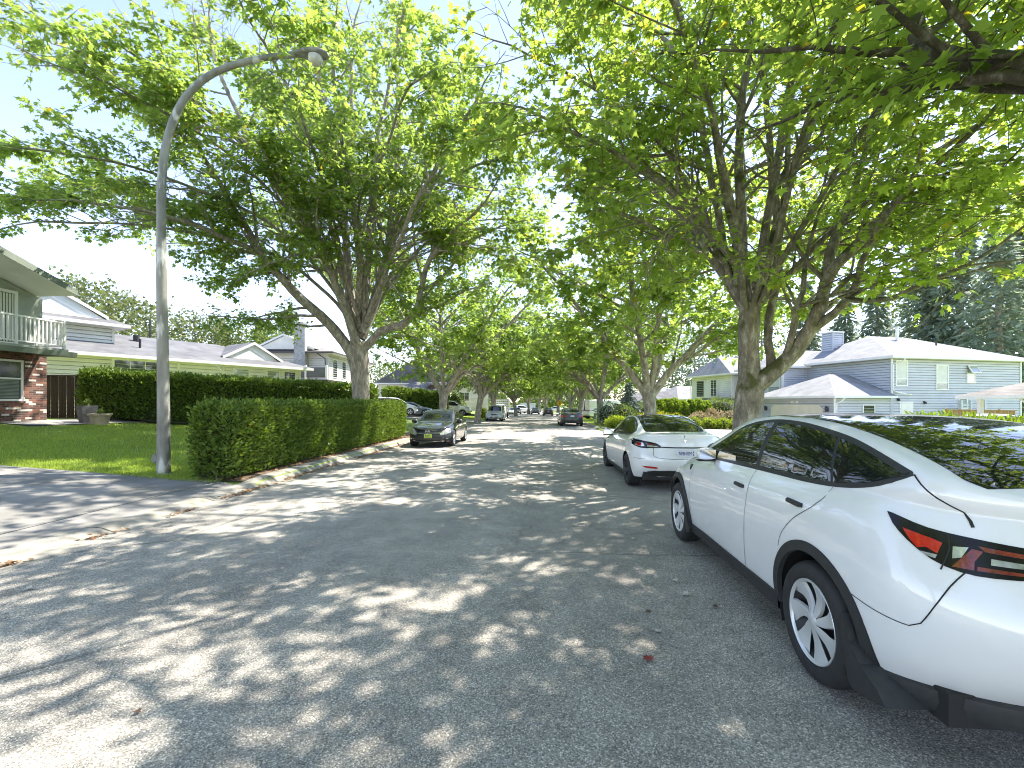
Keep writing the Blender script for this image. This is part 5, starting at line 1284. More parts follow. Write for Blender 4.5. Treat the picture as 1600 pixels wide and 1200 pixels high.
# ---------------- white electric sedan ahead of it
SEDAN = dict(W=.925, nose=2.27, tail=-2.42, cf=.8, cr=.60, sq=2.55,
  prof=[(0,.945),(.12,.97),(.35,.995),(.55,1.0),(.8,.975),(.93,.94),(1,.90)],
  front=[(0,.12),(.35,.0),(.7,.04),(1,.16)], rear=[(0,.20),(.18,.05),(.35,.0),(.55,.02),(.75,.07),(.9,.08),(1,.10)],
  plan=[(-2.42,.92),(-1.9,.965),(-1.4375,.998),(-.6,.985),(.4,.985),(1.4375,1.0),(1.9,.965),(2.27,.91)],
  zb=[(-2.42,.34),(-2.1,.27),(-1.9,.25),(-1,.22),(1,.22),(1.9,.22),(2.27,.26)],
  zs=[(-2.42,1.04),(-2.2,1.055),(-1.8,1.03),(-1.2,.985),(-.4,.95),(.4,.92),(1,.87),(1.4375,.79),(2,.68),(2.27,.58)],
  ztop=[(-2.42,1.035),(-2.34,1.10),(-2.25,1.115),(-2.0,1.10),(-1.8,1.115),(-1.6,1.185),(-1.3,1.295),(-.9,1.395),(-.5,1.438),(-.2,1.435),(.1,1.40),(.5,1.24),(.95,1.00),(1.05,.96),(1.4375,.87),(1.9,.74),(2.15,.65),(2.27,.59)],
  wr=[(-2.42,.62),(-2.1,.66),(-1.7,.62),(-1,.565),(-.3,.575),(.3,.61),(.9,.74),(1.2,.74),(2.27,.55)], edge=.945,
  axles=[(1.4375,.334,.378),(-1.4375,.334,.378)])
def sedan_glass(r, sh, yroof=(.1,-.9), wroof=.53, rear=((-.98,.54),(-1.3,.56),(-1.6,.56),(-1.76,.50)), front=((.93,.68),(.6,.62),(.3,.575),(.13,.55)), roof=True):
    ys = list(np.linspace(yroof[0], yroof[1], 8))
    if roof: strip('glass_roof', sh, [(-wroof, y) for y in ys], [(wroof, y) for y in ys], 'top', .004, M['glass'], r)
    for nm, tb in (('windscreen', front), ('rear_window', rear)):
        L = smooth2([(b, a) for a, b in tb], .06)
        strip(nm, sh, mirx(L), L, 'top', .004, M['glass'], r)
def sedan_parts(r, sh, sp):
    dlo = [(.80,.945),(.5,1.10),(.2,1.255),(-.05,1.345),(-.35,1.392),(-.7,1.385),(-1.0,1.325),(-1.3,1.225),(-1.48,1.135),(-1.47,1.105),(-1.3,1.05),(-1.0,1.012),(-.4,.985),(.2,.965)]
    side_windows(sh, r, dlo, [(-.33,-.41,.03)])
    sedan_glass(r, sh, (.12,-.9), .535, ((-.92,.54),(-1.25,.575),(-1.55,.59),(-1.70,.58),(-1.76,.53)))
    for fr, sg in (('L', -1), ('Rt', 1)):
        seam(sh, [(-.35,.985),(-.38,.9),(-.40,.6),(-.36,.30)], fr, r, .007); seam(sh, [(.86,.92),(.9,.8),(.9,.5),(.86,.30)], fr, r, .007)
        seam(sh, [(-1.36,1.06),(-1.30,.95),(-1.13,.82),(-1.02,.64)], fr, r, .007)
        handle(sh, -.95, .885, fr, r, .2, M['chrome']); handle(sh, -.16, .86, fr, r, .2, M['chrome'])
        decal('fender_camera', sh, [(1.10,.84),(1.03,.85),(1.02,.82),(1.05,.79)], fr, .008, M['trim'], r, .05)
        mirror_part(r, sg*.82, .72, .97, sg, M['white_paint'])
        ln_ = [(1.0,.24),(0,.245),(-1.0,.25)]; strip('sill_trim', sh, ln_, [(a, .18) for a, b in ln_], fr, .006, M['trim'], r, .03)
    for c, sg in (('back', -1), ('back', 1)):
        f = (lambda L: L) if sg < 0 else mirx
        tl = [(-.905,.985),(-.86,1.0),(-.70,.975),(-.56,.95),(-.48,.925),(-.42,.87),(-.44,.855),(-.60,.845),(-.72,.835),(-.80,.85),(-.87,.89)]
        t = decal('tail_light', sh, f(smooth2(tl, .03, True)), c, .006, M['smoke'], r, .04, .008)
        decal('clear_lens', sh, f([(-.87,.965),(-.80,.955),(-.72,.935),(-.70,.875),(-.77,.865),(-.86,.90)]), c, .0085, M['clear_lens'], t, .04, .002)
        decal('clear_lens', sh, f([(-.66,.905),(-.50,.885),(-.46,.868),(-.66,.862)]), c, .0085, M['clear_lens'], t, .04, .002)
        decal('red_lens', sh, f([(-.80,.94),(-.74,.93),(-.76,.88),(-.82,.885)]), c, .010, M['red_lens'], t, .04, .002)
        decal('red_lens', sh, f([(-.68,.94),(-.54,.915),(-.50,.90),(-.68,.915)]), c, .0085, M['red_dim'], t, .04, .002)
        decal('red_reflector', sh, f(smooth2([(-.76,.50),(-.52,.495),(-.48,.475),(-.52,.462),(-.70,.472)], .04, True)), c, .006, M['red_lens'], r, .05)
        decal('headlight', sh, f([(-.42,.60),(-.62,.68),(-.78,.78),(-.80,.72),(-.68,.60),(-.5,.56)]), 'front', .006, M['clear_lens'], r, .05)
        seam(sh, f([(-.56,.85),(-.57,.75),(-.55,.69),(-.45,.665),(-.2,.65),(0,.648)]), c, r, .007)
        seam(sh, f([(-.44,.868),(-.2,.862),(0,.862)]), c, r, .022, m=M['gap'])
        seam(sh, f([(-.88,.64),(-.80,.635),(-.70,.64)]), c, r, .005)
    L = [(-.66,.395),(-.55,.42),(-.3,.43),(0,.43),(.3,.43),(.55,.42),(.66,.395)]
    strip('lower_bumper', sh, L, [(a*1.02, .30) for a, b in L], 'back', .008, M['trim'], r, .02)
    p = plate(r, 0, -2.438, .765, 'back', M['plate_white'])
    text_mesh('plate_text', 'NM6\u00b703M', .098, M['plate_blue'], p, (-.025, -.0105, -.002), (R(90), 0, 0), .001, .225)
    b = MB(); 
    for zz in (.025, -.025): b.box(.115, .135, -.0100, -.0085, zz-.014, zz+.014)
    b.build('plate_sticker', M['plate_blue'], p)
    tee(r, (0, -2.36, .985), (R(-4), 0, 0), .6)
    r['dark_rims'] = 1
    for sg in (-1, 1):
        wheel(r, sg*.905, 1.4375, .334, sg, 'multi'); wheel(r, sg*.905, -1.4375, .334, sg, 'multi')
sed = make_car('parked_car', 'white electric sedan with blue-lettered plate parked ahead of the nearest white car', 'car', SEDAN, M['white_paint'], sedan_parts)
sed.location = (2.745, 11.05, 0); sed.rotation_euler = (0, 0, R(.4))
# ---------------- the smaller cars share one simpler fit-out
def P_(s): return [(0,s),(.12,.975),(.35,.995),(.55,1.0),(.8,.975),(.93,.94),(1,.90)]
FRK = [(0,.12),(.35,.0),(.7,.04),(1,.16)]; RRK = [(0,.18),(.2,.03),(.4,.0),(.7,.05),(1,.12)]
def scaled(L, W, H, ax, nose_ov, ztop, zs, wr, r_w, zb=.22, **k):
    """body tables given by car length, with y measured from the middle of the wheelbase"""
    n = ax/2+nose_ov; t = -(L-n)
    sp = dict(W=W/2, nose=n, tail=t, cf=.6, cr=.5, sq=2.7, prof=P_(.95), front=FRK, rear=RRK,
      plan=[(t,.92),(t+.5,.965),(-ax/2,.998),(0,.985),(ax/2,1.0),(n-.4,.965),(n,.91)], zb=[(t,zb+.1),(t+.5,zb+.02),(0,zb),(n-.5,zb),(n,zb+.02)],
      zs=zs, ztop=ztop, wr=wr, edge=.94, axles=[(ax/2, r_w, r_w+.05),(-ax/2, r_w, r_w+.05)], r_w=r_w)
    sp.update(k); return sp
def fit(dlo, bars, ws, rw, roof=None, grille=None, lights='sedan', style='five', paint='white_paint', extra=None, tail=True):
    def parts(r, sh, sp):
        W = sp['W']; n, t = sp['nose'], sp['tail']
        if dlo: side_windows(sh, r, dlo, bars)
        for nm, tb in (('windscreen', ws), ('rear_window', rw)):
            if tb:
                L = smooth2([(b, a) for a, b in tb], .08); strip(nm, sh, mirx(L), L, 'top', .004, M['glass'], r, res=.12)
        zn = float(pchip(sp['zs'], n)); zt_ = float(pchip(sp['zs'], t))
        for sg in (-1, 1):
            f = (lambda L: L) if sg < 0 else mirx
            hl = f([(-W*.90,zn+.10),(-W*.80,zn+.15),(-W*.62,zn+.06),(-W*.50,zn-.03),(-W*.55,zn-.09),(-W*.75,zn-.07),(-W*.92,zn+.0)])
            decal('headlight', sh, hl, 'front', .007, M['clear_lens'], r, .08)
            tl = f([(-W*.94,zt_-.02),(-W*.55,zt_-.06),(-W*.50,zt_-.14),(-W*.72,zt_-.18),(-W*.93,zt_-.16)])
            if tail: decal('tail_light', sh, tl, 'back', .007, M['red_lens'], r, .08)
            mirror_part(r, sg*W*.93, float(ws[0][0])-.28 if ws else n-1.4, float(pchip(sp['zs'], (ws[0][0] if ws else n-1.4)))+.09, sg, M[paint])
            for k in (sp['axles'][0][0], sp['axles'][1][0]): wheel(r, sg*(W-.015), k, sp['r_w'], sg, style, .22)
        if grille:
            for (nm, z0, z1, wg, m) in grille:
                decal(nm, sh, [(-wg,z1),(-wg*.5,z1+.012),(0,z1+.015),(wg*.5,z1+.012),(wg,z1),(wg*.86,z0),(0,z0-.015),(-wg*.86,z0)], 'front', .006, M[m], r, .08)
        if extra: extra(r, sh, sp)
    return parts
DLO_S = [(.86,.965),(.5,1.14),(.2,1.27),(-.1,1.345),(-.5,1.37),(-.9,1.335),(-1.25,1.24),(-1.45,1.14),(-1.42,1.06),(-1.0,1.01),(-.3,.98),(.4,.965)]
ZT_S = [(-2.3,.90),(-2.2,1.03),(-1.95,1.06),(-1.7,1.12),(-1.4,1.26),(-.9,1.40),(-.4,1.455),(0,1.44),(.25,1.37),(.9,1.02),(1.0,.98),(1.4,.90),(1.9,.78),(2.15,.66),(2.3,.58)]
ZS_S = [(-2.3,.88),(-2.0,.98),(-1.5,1.0),(-.8,.97),(.4,.93),(1,.88),(1.4,.80),(2,.66),(2.3,.57)]
WR_S = [(-2.3,.60),(-1.7,.60),(-1,.56),(0,.58),(.5,.63),(1,.74),(2.3,.52)]
# black hatchback facing us
def hatch_extra(r, sh, sp):
    W = sp['W']
    for sg in (-1, 1):
        f = (lambda L: L) if sg < 0 else mirx
        decal('fog_light_surround', sh, f([(-.80,.50),(-.62,.47),(-.60,.30),(-.72,.27),(-.80,.33)]), 'front', .007, M['trim'], r, .06)
        o = decal('fog_light', sh, f([(-.74,.36),(-.70,.385),(-.66,.36),(-.70,.335)]), 'front', .012, M['clear_lens'], r, .06)
        handle(sh, -.25, .90, 'L' if sg < 0 else 'Rt', r, .2, M['black_paint']); handle(sh, -1.0, .92, 'L' if sg < 0 else 'Rt', r, .2, M['black_paint'])
    strip('chrome_lip', sh, smooth2([(-.56,.60),(-.35,.565),(0,.555),(.35,.565),(.56,.60)], .06), smooth2([(-.56,.585),(-.35,.55),(0,.54),(.35,.55),(.56,.585)], .06), 'front', .010, M['chrome'], r)
    strip('splitter', sh, smooth2([(-.62,.285),(-.3,.26),(0,.255),(.3,.26),(.62,.285)], .08), smooth2([(-.62,.262),(-.3,.235),(0,.232),(.3,.235),(.62,.262)], .08), 'front', .010, M['chrome'], r)
    n = sp['nose']
    mb = MB(); ring = [Vector((.085*math.cos(a), 0, .066*math.sin(a))) for a in np.linspace(0, 2*math.pi, 25)]
    mb.tube(ring, .008, 6); mb.tube([Vector((-.075,0,.028)), Vector((-.03,0,.018)), Vector((0,0,-.02)), Vector((.03,0,.018)), Vector((.075,0,.028))], [.006,.012,.012,.012,.006], 6)
    e = mb.build('emblem', M['chrome'], r, smooth=True); e.location = (0, n-.012, .635)
    p = plate(r, -.03, n+.022, .47, 'front', M['plate_green']); p.rotation_euler = (0,0,math.pi)
    b = MB()
    for (x0, x1, z0, z1) in ((-.10,-.06,-.02,.045),(-.04,.0,-.02,.02),(.02,.06,-.02,.045),(-.1,.11,-.055,-.045)): b.box(x0, x1, -.0105, -.0085, z0, z1)
    b.build('plate_mark', M['planter_grey'], p)
HATCH = scaled(4.50, 1.755, 1.47, 2.64, .93, ZT_S, ZS_S, WR_S, .325, cf=.85)
hatch = make_car('parked_car', 'black hatchback with a yellow-green front plate, parked facing us beside the low hedge', 'car', HATCH, M['black_paint'],
  fit(DLO_S, [(-.33,-.38,.035),(-1.22,-1.1,.012)], [(.92,.68),(.6,.63),(.3,.585),(.22,.56)], [(-1.05,.50),(-1.4,.55),(-1.66,.54)],
      grille=[('lower_grille',.30,.50,.60,'trim'),('upper_grille',.575,.605,.50,'trim')], style='five', paint='black_paint', extra=hatch_extra))
hatch.location = (-4.15, 19.35, road_z(19.3)); hatch.rotation_euler = (0,0,math.pi-R(.8))
# grey sedan seen from behind
def grey_extra(r, sh, sp):
    t = sp['tail']
    strip('light_bar', sh, [(-.42,.93),(0,.93),(.42,.93)], [(-.42,.90),(0,.90),(.42,.90)], 'back', .006, M['gap'], r)
    plate(r, 0, t+.06, .79, 'back', M['plate_white'])
    strip('lower_bumper', sh, [(-.62,.42),(0,.44),(.62,.42)], [(-.62,.31),(0,.31),(.62,.31)], 'back', .006, M['trim'], r)
    mb = MB(); mb.prism([(0,0),(-.22,.0),(-.16,.045),(-.06,.06)], 0, -.02, .02); o = mb.build('roof_antenna', M['trim'], r); o.location = (0,-.85,float(pchip(sp['ztop'],-.95))-.01)
    for sg in (-1, 1):
        f = (lambda L: L) if sg < 0 else mirx
        mb = MB(); mb.lathe([(.03,0),(.04,.01),(.04,.08),(.02,.08)], 14, axis='y'); o = mb.build('exhaust', M['chrome'], r, smooth=True); o.location = (sg*.5, t-.0, .33)
GREY = scaled(4.85, 1.86, 1.46, 2.84, .98, [(-2.48,.92),(-2.35,1.05),(-2.1,1.09),(-1.85,1.12),(-1.4,1.29),(-.9,1.41),(-.4,1.46),(0,1.445),(.3,1.37),(1.0,1.02),(1.1,.98),(1.5,.90),(2,.77),(2.4,.60)],
  [(-2.48,.90),(-2.2,1.0),(-1.6,1.01),(-.8,.98),(.4,.94),(1,.89),(1.5,.81),(2.1,.66),(2.4,.58)], [(-2.48,.62),(-1.7,.60),(-1,.57),(0,.59),(.5,.64),(1.1,.76),(2.4,.54)], .335)
DLO_G = [(.92,.975),(.5,1.16),(.2,1.28),(-.1,1.355),(-.5,1.375),(-.9,1.345),(-1.3,1.235),(-1.55,1.12),(-1.5,1.07),(-1.0,1.025),(-.3,.995),(.4,.98)]
grey = make_car('parked_car', 'dark grey sedan seen from behind on the right, nearest of the far cars', 'car', GREY, M['grey_paint'],
  fit(DLO_G, [(-.33,-.38,.03)], [(1.0,.68),(.6,.62),(.33,.58)], [(-1.0,.52),(-1.4,.57),(-1.8,.58)], paint='grey_paint', extra=grey_extra))
grey.location = (2.72, 38.6, road_z(37)-.01); grey.rotation_euler = (R(-.5),0,R(1.0))
# silver minivan facing us
ZT_V = [(-2.55,1.0),(-2.45,1.5),(-2.2,1.70),(-1.5,1.76),(-.5,1.77),(.2,1.73),(.55,1.62),(1.35,1.16),(1.5,1.09),(1.9,.98),(2.2,.84),(2.4,.70)]
ZS_V = [(-2.55,.98),(-2.2,1.10),(-1,1.08),(.4,1.05),(1.2,1.0),(1.6,.92),(2.1,.80),(2.4,.68)]
WR_V = [(-2.55,.66),(-1.5,.68),(0,.69),(.6,.70),(1.4,.80),(2.4,.56)]
VAN = scaled(5.05, 1.96, 1.77, 3.03, .90, ZT_V, ZS_V, WR_V, .335, cf=.75)
DLO_V = [(1.25,1.10),(.9,1.35),(.5,1.56),(.2,1.63),(-.6,1.67),(-1.5,1.66),(-2.1,1.60),(-2.2,1.2),(-2.0,1.14),(-.8,1.12),(.4,1.10)]
def van_extra(r, sh, sp):
    plate(r, 0, sp['nose']+.02, .50, 'front', M['plate_white'])
    for sg in (-1, 1):
        f = (lambda L: L) if sg < 0 else mirx
        decal('fog_light', sh, f([(-.74,.40),(-.60,.40),(-.58,.33),(-.72,.33)]), 'front', .008, M['trim'], r, .06)
van = make_car('parked_van', 'silver minivan facing us on the left with a dark oval grille', 'minivan', VAN, M['silver_paint'],
  fit(DLO_V, [(.12,.05,.04),(-1.05,-1.05,.04)], [(1.38,.72),(1.0,.70),(.65,.675),(.52,.66)], [(-2.40,.62),(-2.30,.62),(-2.2,.62)], grille=[('grille',.70,.775,.34,'trim'),('lower_grille',.34,.44,.46,'trim')], paint='silver_paint', extra=van_extra))
van.location = (-4.72, 51.6, road_z(51)-.02); van.rotation_euler = (0,0,math.pi-R(.5))
# white stake truck behind it
ZT_T = [(-1.15,1.25),(-1.1,1.75),(-.9,1.90),(-.3,1.93),(.2,1.88),(.45,1.78),(1.05,1.30),(1.2,1.24),(1.7,1.19),(2.2,1.12),(2.35,1.02)]
ZS_T = [(-1.15,1.2),(.3,1.2),(1.1,1.16),(1.9,1.06),(2.35,.98)]
TRUCK = scaled(3.55, 2.02, 1.93, 0.01, 2.35, ZT_T, ZS_T, [(-1.15,.74),(.4,.76),(1.1,.86),(2.35,.72)], .40, zb=.55, cf=.45, cr=.2, axles=[(1.45,.40,.47),(1.4501,.40,.47)], plan=[(-1.2,.98),(0,.99),(1.4,1.0),(2.35,.95)], under=.5)
def truck_extra(r, sh, sp):
    mb = MB(); mb.box(-1.1,1.1,-4.6,-1.25,.92,1.08,bev=.01); bed = mb.build('stake_bed', M['white_trim'], r)
    def rail(name, pts_, fixed, axis):
        m = MB()
        for z in (1.35,1.70,2.05,2.40):
            a, b = pts_
            if axis == 'x': m.box(a, b, fixed-.02, fixed+.02, z, z+.12)
            else: m.box(fixed-.02, fixed+.02, a, b, z, z+.12)
        k = np.linspace(pts_[0], pts_[1], 5)
        for q in k:
            if axis == 'x': m.box(q-.03, q+.03, fixed-.045, fixed-.021, 1.05, 2.55)
            else: m.box(fixed-.045, fixed-.021, q-.03, q+.03, 1.05, 2.55)
        m.build('stake_side', M['white_trim'], r)
    rail('f', (-1.08,1.08), -1.3, 'x'); rail('b', (-1.08,1.08), -4.55, 'x'); rail('l', (-4.5,-1.35), -1.08, 'y'); rail('r', (-4.5,-1.35), 1.08, 'y')
    m = MB(); m.box(-.45,-.3,-4.5,1.5,.55,.75); m.box(.3,.45,-4.5,1.5,.55,.75); m.build('chassis', M['trim'], r)
    for sg in (-1, 1): wheel(r, sg*1.0, -3.3, .40, sg, 'steel', .40)
    plate(r, 0, sp['nose']+.03, .72, 'front', M['plate_white'])
truck = make_car('stake_truck', 'white truck with a slatted stake bed parked facing us behind the silver minivan', 'truck', TRUCK, M['white_paint'],
  fit([(.95,1.28),(.5,1.62),(.2,1.76),(-.3,1.81),(-.85,1.80),(-.9,1.30),(0,1.27)], [], [(1.1,.78),(.8,.76),(.45,.73)], None, grille=[('grille',.80,1.02,.62,'trim'),('lower_grille',.60,.70,.80,'trim')], style='steel', tail=False, extra=truck_extra))
truck.location = (-4.95, 59.2, road_z(58)-.02); truck.rotation_euler = (0,0,math.pi)
# white pickup on the far left driveway
ZT_P = [(-3.0,1.22),(-2.95,1.27),(-1.2,1.27),(-1.08,1.29),(-.98,1.75),(-.8,1.88),(0,1.91),(.6,1.86),(.85,1.76),(1.55,1.29),(1.7,1.24),(2.3,1.19),(2.6,1.10),(2.75,.98)]
ZS_P = [(-3.0,1.2),(-1,1.22),(1,1.20),(1.8,1.12),(2.75,.96)]
PICK = scaled(5.75, 2.0, 1.9, 3.6, .95, ZT_P, ZS_P, [(-3,.80),(-1.2,.80),(-.9,.70),(.6,.71),(1.6,.84),(2.75,.70)], .40, zb=.42, cf=.4, cr=.25)
def pick_extra(r, sh, sp):
    for fr in ('L', 'Rt'):
        for y in (.28,-.92): seam(sh, [(y,1.24),(y,.8),(y,.5)], fr, r, .012)
        handle(sh, -.75, 1.10, fr, r, .22); handle(sh, .45, 1.08, fr, r, .22)
    m = MB(); m.box(-.95,.95,-3.05,-2.98,.60,.78,bev=.02); m.build('rear_bumper', M['chrome'], r)
pick = make_car('pickup_truck', 'white crew cab pickup parked broadside on the far left driveway', 'truck', PICK, M['white_paint'],
  fit([(1.42,1.30),(1.0,1.58),(.75,1.72),(.4,1.78),(-.4,1.80),(-.82,1.76),(-.88,1.34),(-.3,1.31),(.6,1.29)], [(.27,.27,.06)], [(1.55,.78),(1.2,.75),(.88,.72)], [(-1.0,.60),(-.92,.62)], extra=pick_extra))
x, y = xy(702, 55); pick.location = (x, y, gz(x, y)+.0); pick.rotation_euler = (0,0,R(-92))
# white panel van on the right
ZT_B = [(-2.95,1.2),(-2.9,2.2),(-2.7,2.36),(0,2.42),(1.2,2.38),(1.6,2.2),(2.3,1.30),(2.45,1.22),(2.7,1.10),(2.95,.92)]
ZS_B = [(-2.95,1.15),(0,1.18),(2,1.12),(2.95,.88)]
BOX = scaled(5.9, 2.05, 2.4, 3.6, 1.1, ZT_B, ZS_B, [(-2.95,.86),(1.4,.86),(2.3,.88),(2.95,.68)], .36, zb=.36, cf=.5, cr=.2)
DLO_B = [(2.0,1.32),(1.6,1.75),(1.3,1.88),(.8,1.9),(.75,1.34),(1.3,1.30)]
boxv = make_car('panel_van', 'white windowless panel van on the right, its rear half showing behind a maple trunk', 'van', BOX, M['white_paint'],
  fit(DLO_B, [], [(2.32,.80),(2.0,.80),(1.65,.80)], [(-2.92,.55),(-2.88,.6)], style='steel'))
x, y = xy(944, 56); boxv.location = (x, y, gz(x, y)+.02); boxv.rotation_euler = (0,0,R(-62))
# further copies of these shapes, small in the distance
def recolor(o, m_from, m_to):
    for k in [o]+list(o.children_recursive):
        if k.type == 'MESH' and k.data.materials and k.data.materials[0] == m_from:
            k.data = k.data.copy(); k.data.materials[0] = m_to
def far_car(src, lab, u, d, rz, paint=None, frm=None, y=None, x=None):
    X, Y = xy(u, d); z = road_z(Y)-.01 if XL < X-road_c(Y) < XR else gz(X, Y)+.01
    c = copy_tree(src, (X, Y, z), rz, None, lab)
    if paint: recolor(c, frm, M[paint])
    return c
far_car(grey, 'distant charcoal sedan seen from behind on the right beyond the grey sedan', 856, 82, R(1), None)
far_car(grey, 'farthest dark sedan seen from behind near the end of the road', 836, 98, R(3), 'blue_paint', M['grey_paint'])
far_car(hatch, 'small white hatchback facing us behind the stake truck', 799, 84, math.pi, 'white_paint', M['black_paint'])
far_car(hatch, 'dark small hatchback at the far left, next to the distant white van', 808, 100, math.pi)
far_car(boxv, 'distant white van standing crosswise near the end of the road', 821, 128, R(75))
far_car(grey, 'white sedan far off on the right under the spreading maple', 866, 112, R(75), 'white_paint', M['grey_paint'])
far_car(van, 'white people carrier whose roof shows above the far end of the low hedge', 615, 45, R(-70), 'white_paint', M['silver_paint'])
far_car(grey, 'bluish grey sedan whose roofline shows just left of the white pickup', 643, 46, R(-80), 'blue_paint', M['grey_paint'])
far_car(grey, 'white sedan by the blue house, its roof showing behind the low hedge', 1535, 20.5, R(97), 'white_paint', M['grey_paint'])
far_car(pick, 'white pickup on the far left verge seen beyond the stake truck', 812, 108, R(-60))
# ------------------------------------------------------------------ houses
def frame_thing(name, label, loc, rz, cat='house'): return thing(name, label, cat, loc, rz)
def siding(mb, p0, p1, z0, z1, lap=.19, out=.045, mi=0, top=None):
    """lapped boards from p0 to p1 (x, y); outside is to the right of p0->p1"""
    a = Vector((p0[0], p0[1], 0)); b = Vector((p1[0], p1[1], 0)); t = (b-a).normalized(); n = Vector((t.y, -t.x, 0)); z = z0
    while z < z1-.001:
        zz = min(z+lap, z1); o = n*out; i_ = -n*.07; g = min(.034*lap/.19, (zz-z)*.5)  # deep slot below each board, added so a dark line of shade shows
        Q = [a+o*.3+Vector((0,0,z)), a+i_+Vector((0,0,z)), a+i_+Vector((0,0,z+g)), a+o+Vector((0,0,z+g)), a+o*.3+Vector((0,0,zz))]
        vs = Q+[q+(b-a) for q in Q]
        mb.add(vs, [(k, k+5, k+6, k+1) for k in range(4)], mi); z = zz
def wall_box(mb, x0, x1, y0, y1, z0, z1, lap=.19, core=True):
    c = [(x0,y0),(x1,y0),(x1,y1),(x0,y1)]
    for i in range(4): siding(mb, c[i], c[(i+1) % 4], z0, z1, lap)
    for (X, Y) in c: mb.box(X-.052, X+.052, Y-.052, Y+.052, z0+.003, z1-.003)
    mb.quad((x0,y0,z1),(x1,y0,z1),(x1,y1,z1),(x0,y1,z1)); mb.quad((x0,y0,z0),(x0,y1,z0),(x1,y1,z0),(x1,y0,z0))
def hip(mb, x0, x1, y0, y1, z, rise, oh=.5, axis='x', h0=None, h1=None, th=.16, mi=0, mf=1, ms=2):
    """hip roof; h0/h1 are the hip lengths at the low/high end of the ridge axis (0 = gable)"""
    x0 -= oh; x1 += oh; y0 -= oh; y1 += oh
    if axis == 'x':
        ym = (y0+y1)/2; half = (y1-y0)/2; h0 = half if h0 is None else h0; h1 = half if h1 is None else h1
        A, B = (x0+h0, ym, z+rise), (x1-h1, ym, z+rise)
        q = [(x0,y0,z),(x1,y0,z),(x1,y1,z),(x0,y1,z)]
        fs = [[q[0],q[1],B,A],[q[1],q[2],B],[q[2],q[3],A,B],[q[3],q[0],A]]
    else:
        xm = (x0+x1)/2; half = (x1-x0)/2; h0 = half if h0 is None else h0; h1 = half if h1 is None else h1
        A, B = (xm, y0+h0, z+rise), (xm, y1-h1, z+rise)
        q = [(x0,y0,z),(x1,y0,z),(x1,y1,z),(x0,y1,z)]
        fs = [[q[0],q[1],A],[q[1],q[2],B,A],[q[2],q[3],B],[q[3],q[0],A,B]]
    for f in fs: mb.add(f, [list(range(len(f)))], mi)
    for i in range(4):
        a, b = q[i], q[(i+1) % 4]; mb.quad((a[0],a[1],z-th), (b[0],b[1],z-th), (b[0],b[1],z-.002), (a[0],a[1],z-.002), mf)
    mb.quad(*[(p[0], p[1], z-th) for p in q], ms)
def gable_face(mb, p0, p1, z, h, mi=0, out=.02):
    a = Vector((p0[0], p0[1], z)); b = Vector((p1[0], p1[1], z)); mb.add([a, b, (a+b)/2+Vector((0,0,h))], [(0,1,2)], mi)
def window(root, p, ax, w_, h, z, pane='pane', mull=(), bars=(), fr=.07, frame_m='white_trim', blind=None, depth=.05):
    """window centred at p=(x,y) on a wall whose along-direction is ax (x,y); outside to the right"""
    t = Vector((ax[0], ax[1], 0)).normalized(); n = Vector((t.y, -t.x, 0))
    Mx = Matrix((( t.x, -n.x, 0, p[0]), (t.y, -n.y, 0, p[1]), (0,0,1,z), (0,0,0,1)))
    mb = MB(); d = depth
    mb.box(-w_/2-fr, -w_/2, -d, .02, -fr, h+fr, M=Mx); mb.box(w_/2, w_/2+fr, -d, .02, -fr, h+fr, M=Mx)
    mb.box(-w_/2, w_/2, -d, .02, h, h+fr, M=Mx); mb.box(-w_/2, w_/2, -d, .02, -fr, 0, M=Mx)
    for m in mull: mb.box(m*w_-w_/2-.02, m*w_-w_/2+.02, -d+.012, .015, .001, h-.001, M=Mx)
    for b in bars: mb.box(-w_/2+.001, w_/2-.001, -d+.008, .012, b*h-.025, b*h+.025, M=Mx)
    f = mb.build('window', M[frame_m], root)
    g = MB(); g.box(-w_/2, w_/2, -.022, -.017, 0, h, M=Mx); g.build('pane', M[pane], f)
    if blind:
        k = MB(); k.box(-w_/2+.01, w_/2-.01, -.0265, -.0225, blind[0]*h, blind[1]*h, M=Mx); k.build('blind', M['blind'], f)
    return f
def gutter_pipe(root, pts, m='white_trim', r=.04): MB().tube([Vector(p) for p in pts], r, 8).build('downspout', M[m], root, smooth=True)
def trim_board(root, boxes, m='white_trim', name='corner_trim'):
    for b in boxes: MB().box(*b).build(name, M[m], root)

# ---- blue house on the right
gx_, gy_ = xy(1303, 31.9); bz = gz(gx_, gy_)-.10
bh = frame_thing('blue_house', 'blue-grey clapboard two-storey house with a white garage door on the right', (gx_, gy_, bz), R(16))
mb = MB(); wall_box(mb, 5.07, 17.9, 0, 10.5, 0, 5.38); mb.build('wall', M['blue_siding'], bh)
mb = MB(); wall_box(mb, 0, 5.0, .0, 6.7, 0, 2.5); mb.build('garage_wall', M['blue_siding'], bh)
mb = MB(); wall_box(mb, 2.6, 5.0, 7.2, 12.2, 0, 5.2); mb.build('wing_wall', M['blue_siding'], bh)
mb = MB(); hip(mb, 5.07, 17.9, 0, 10.5, 5.54, 2.35, .55, 'x', 5.0, 5.0); mb.build('roof', [M['shingle_pale'], M['white_trim'], M['white_trim']], bh)
mb = MB(); hip(mb, 2.6, 9.0, 7.2, 12.2, 5.36, 1.75, .5, 'x', None, 0); mb.build('roof', [M['shingle_pale'], M['white_trim'], M['white_trim']], bh)
mb = MB(); hip(mb, 0, 4.55, 0, 6.7, 2.66, 1.75, .5, 'x', 3.7, 0); mb.build('garage_roof', [M['shingle_pale'], M['white_trim'], M['white_trim']], bh)
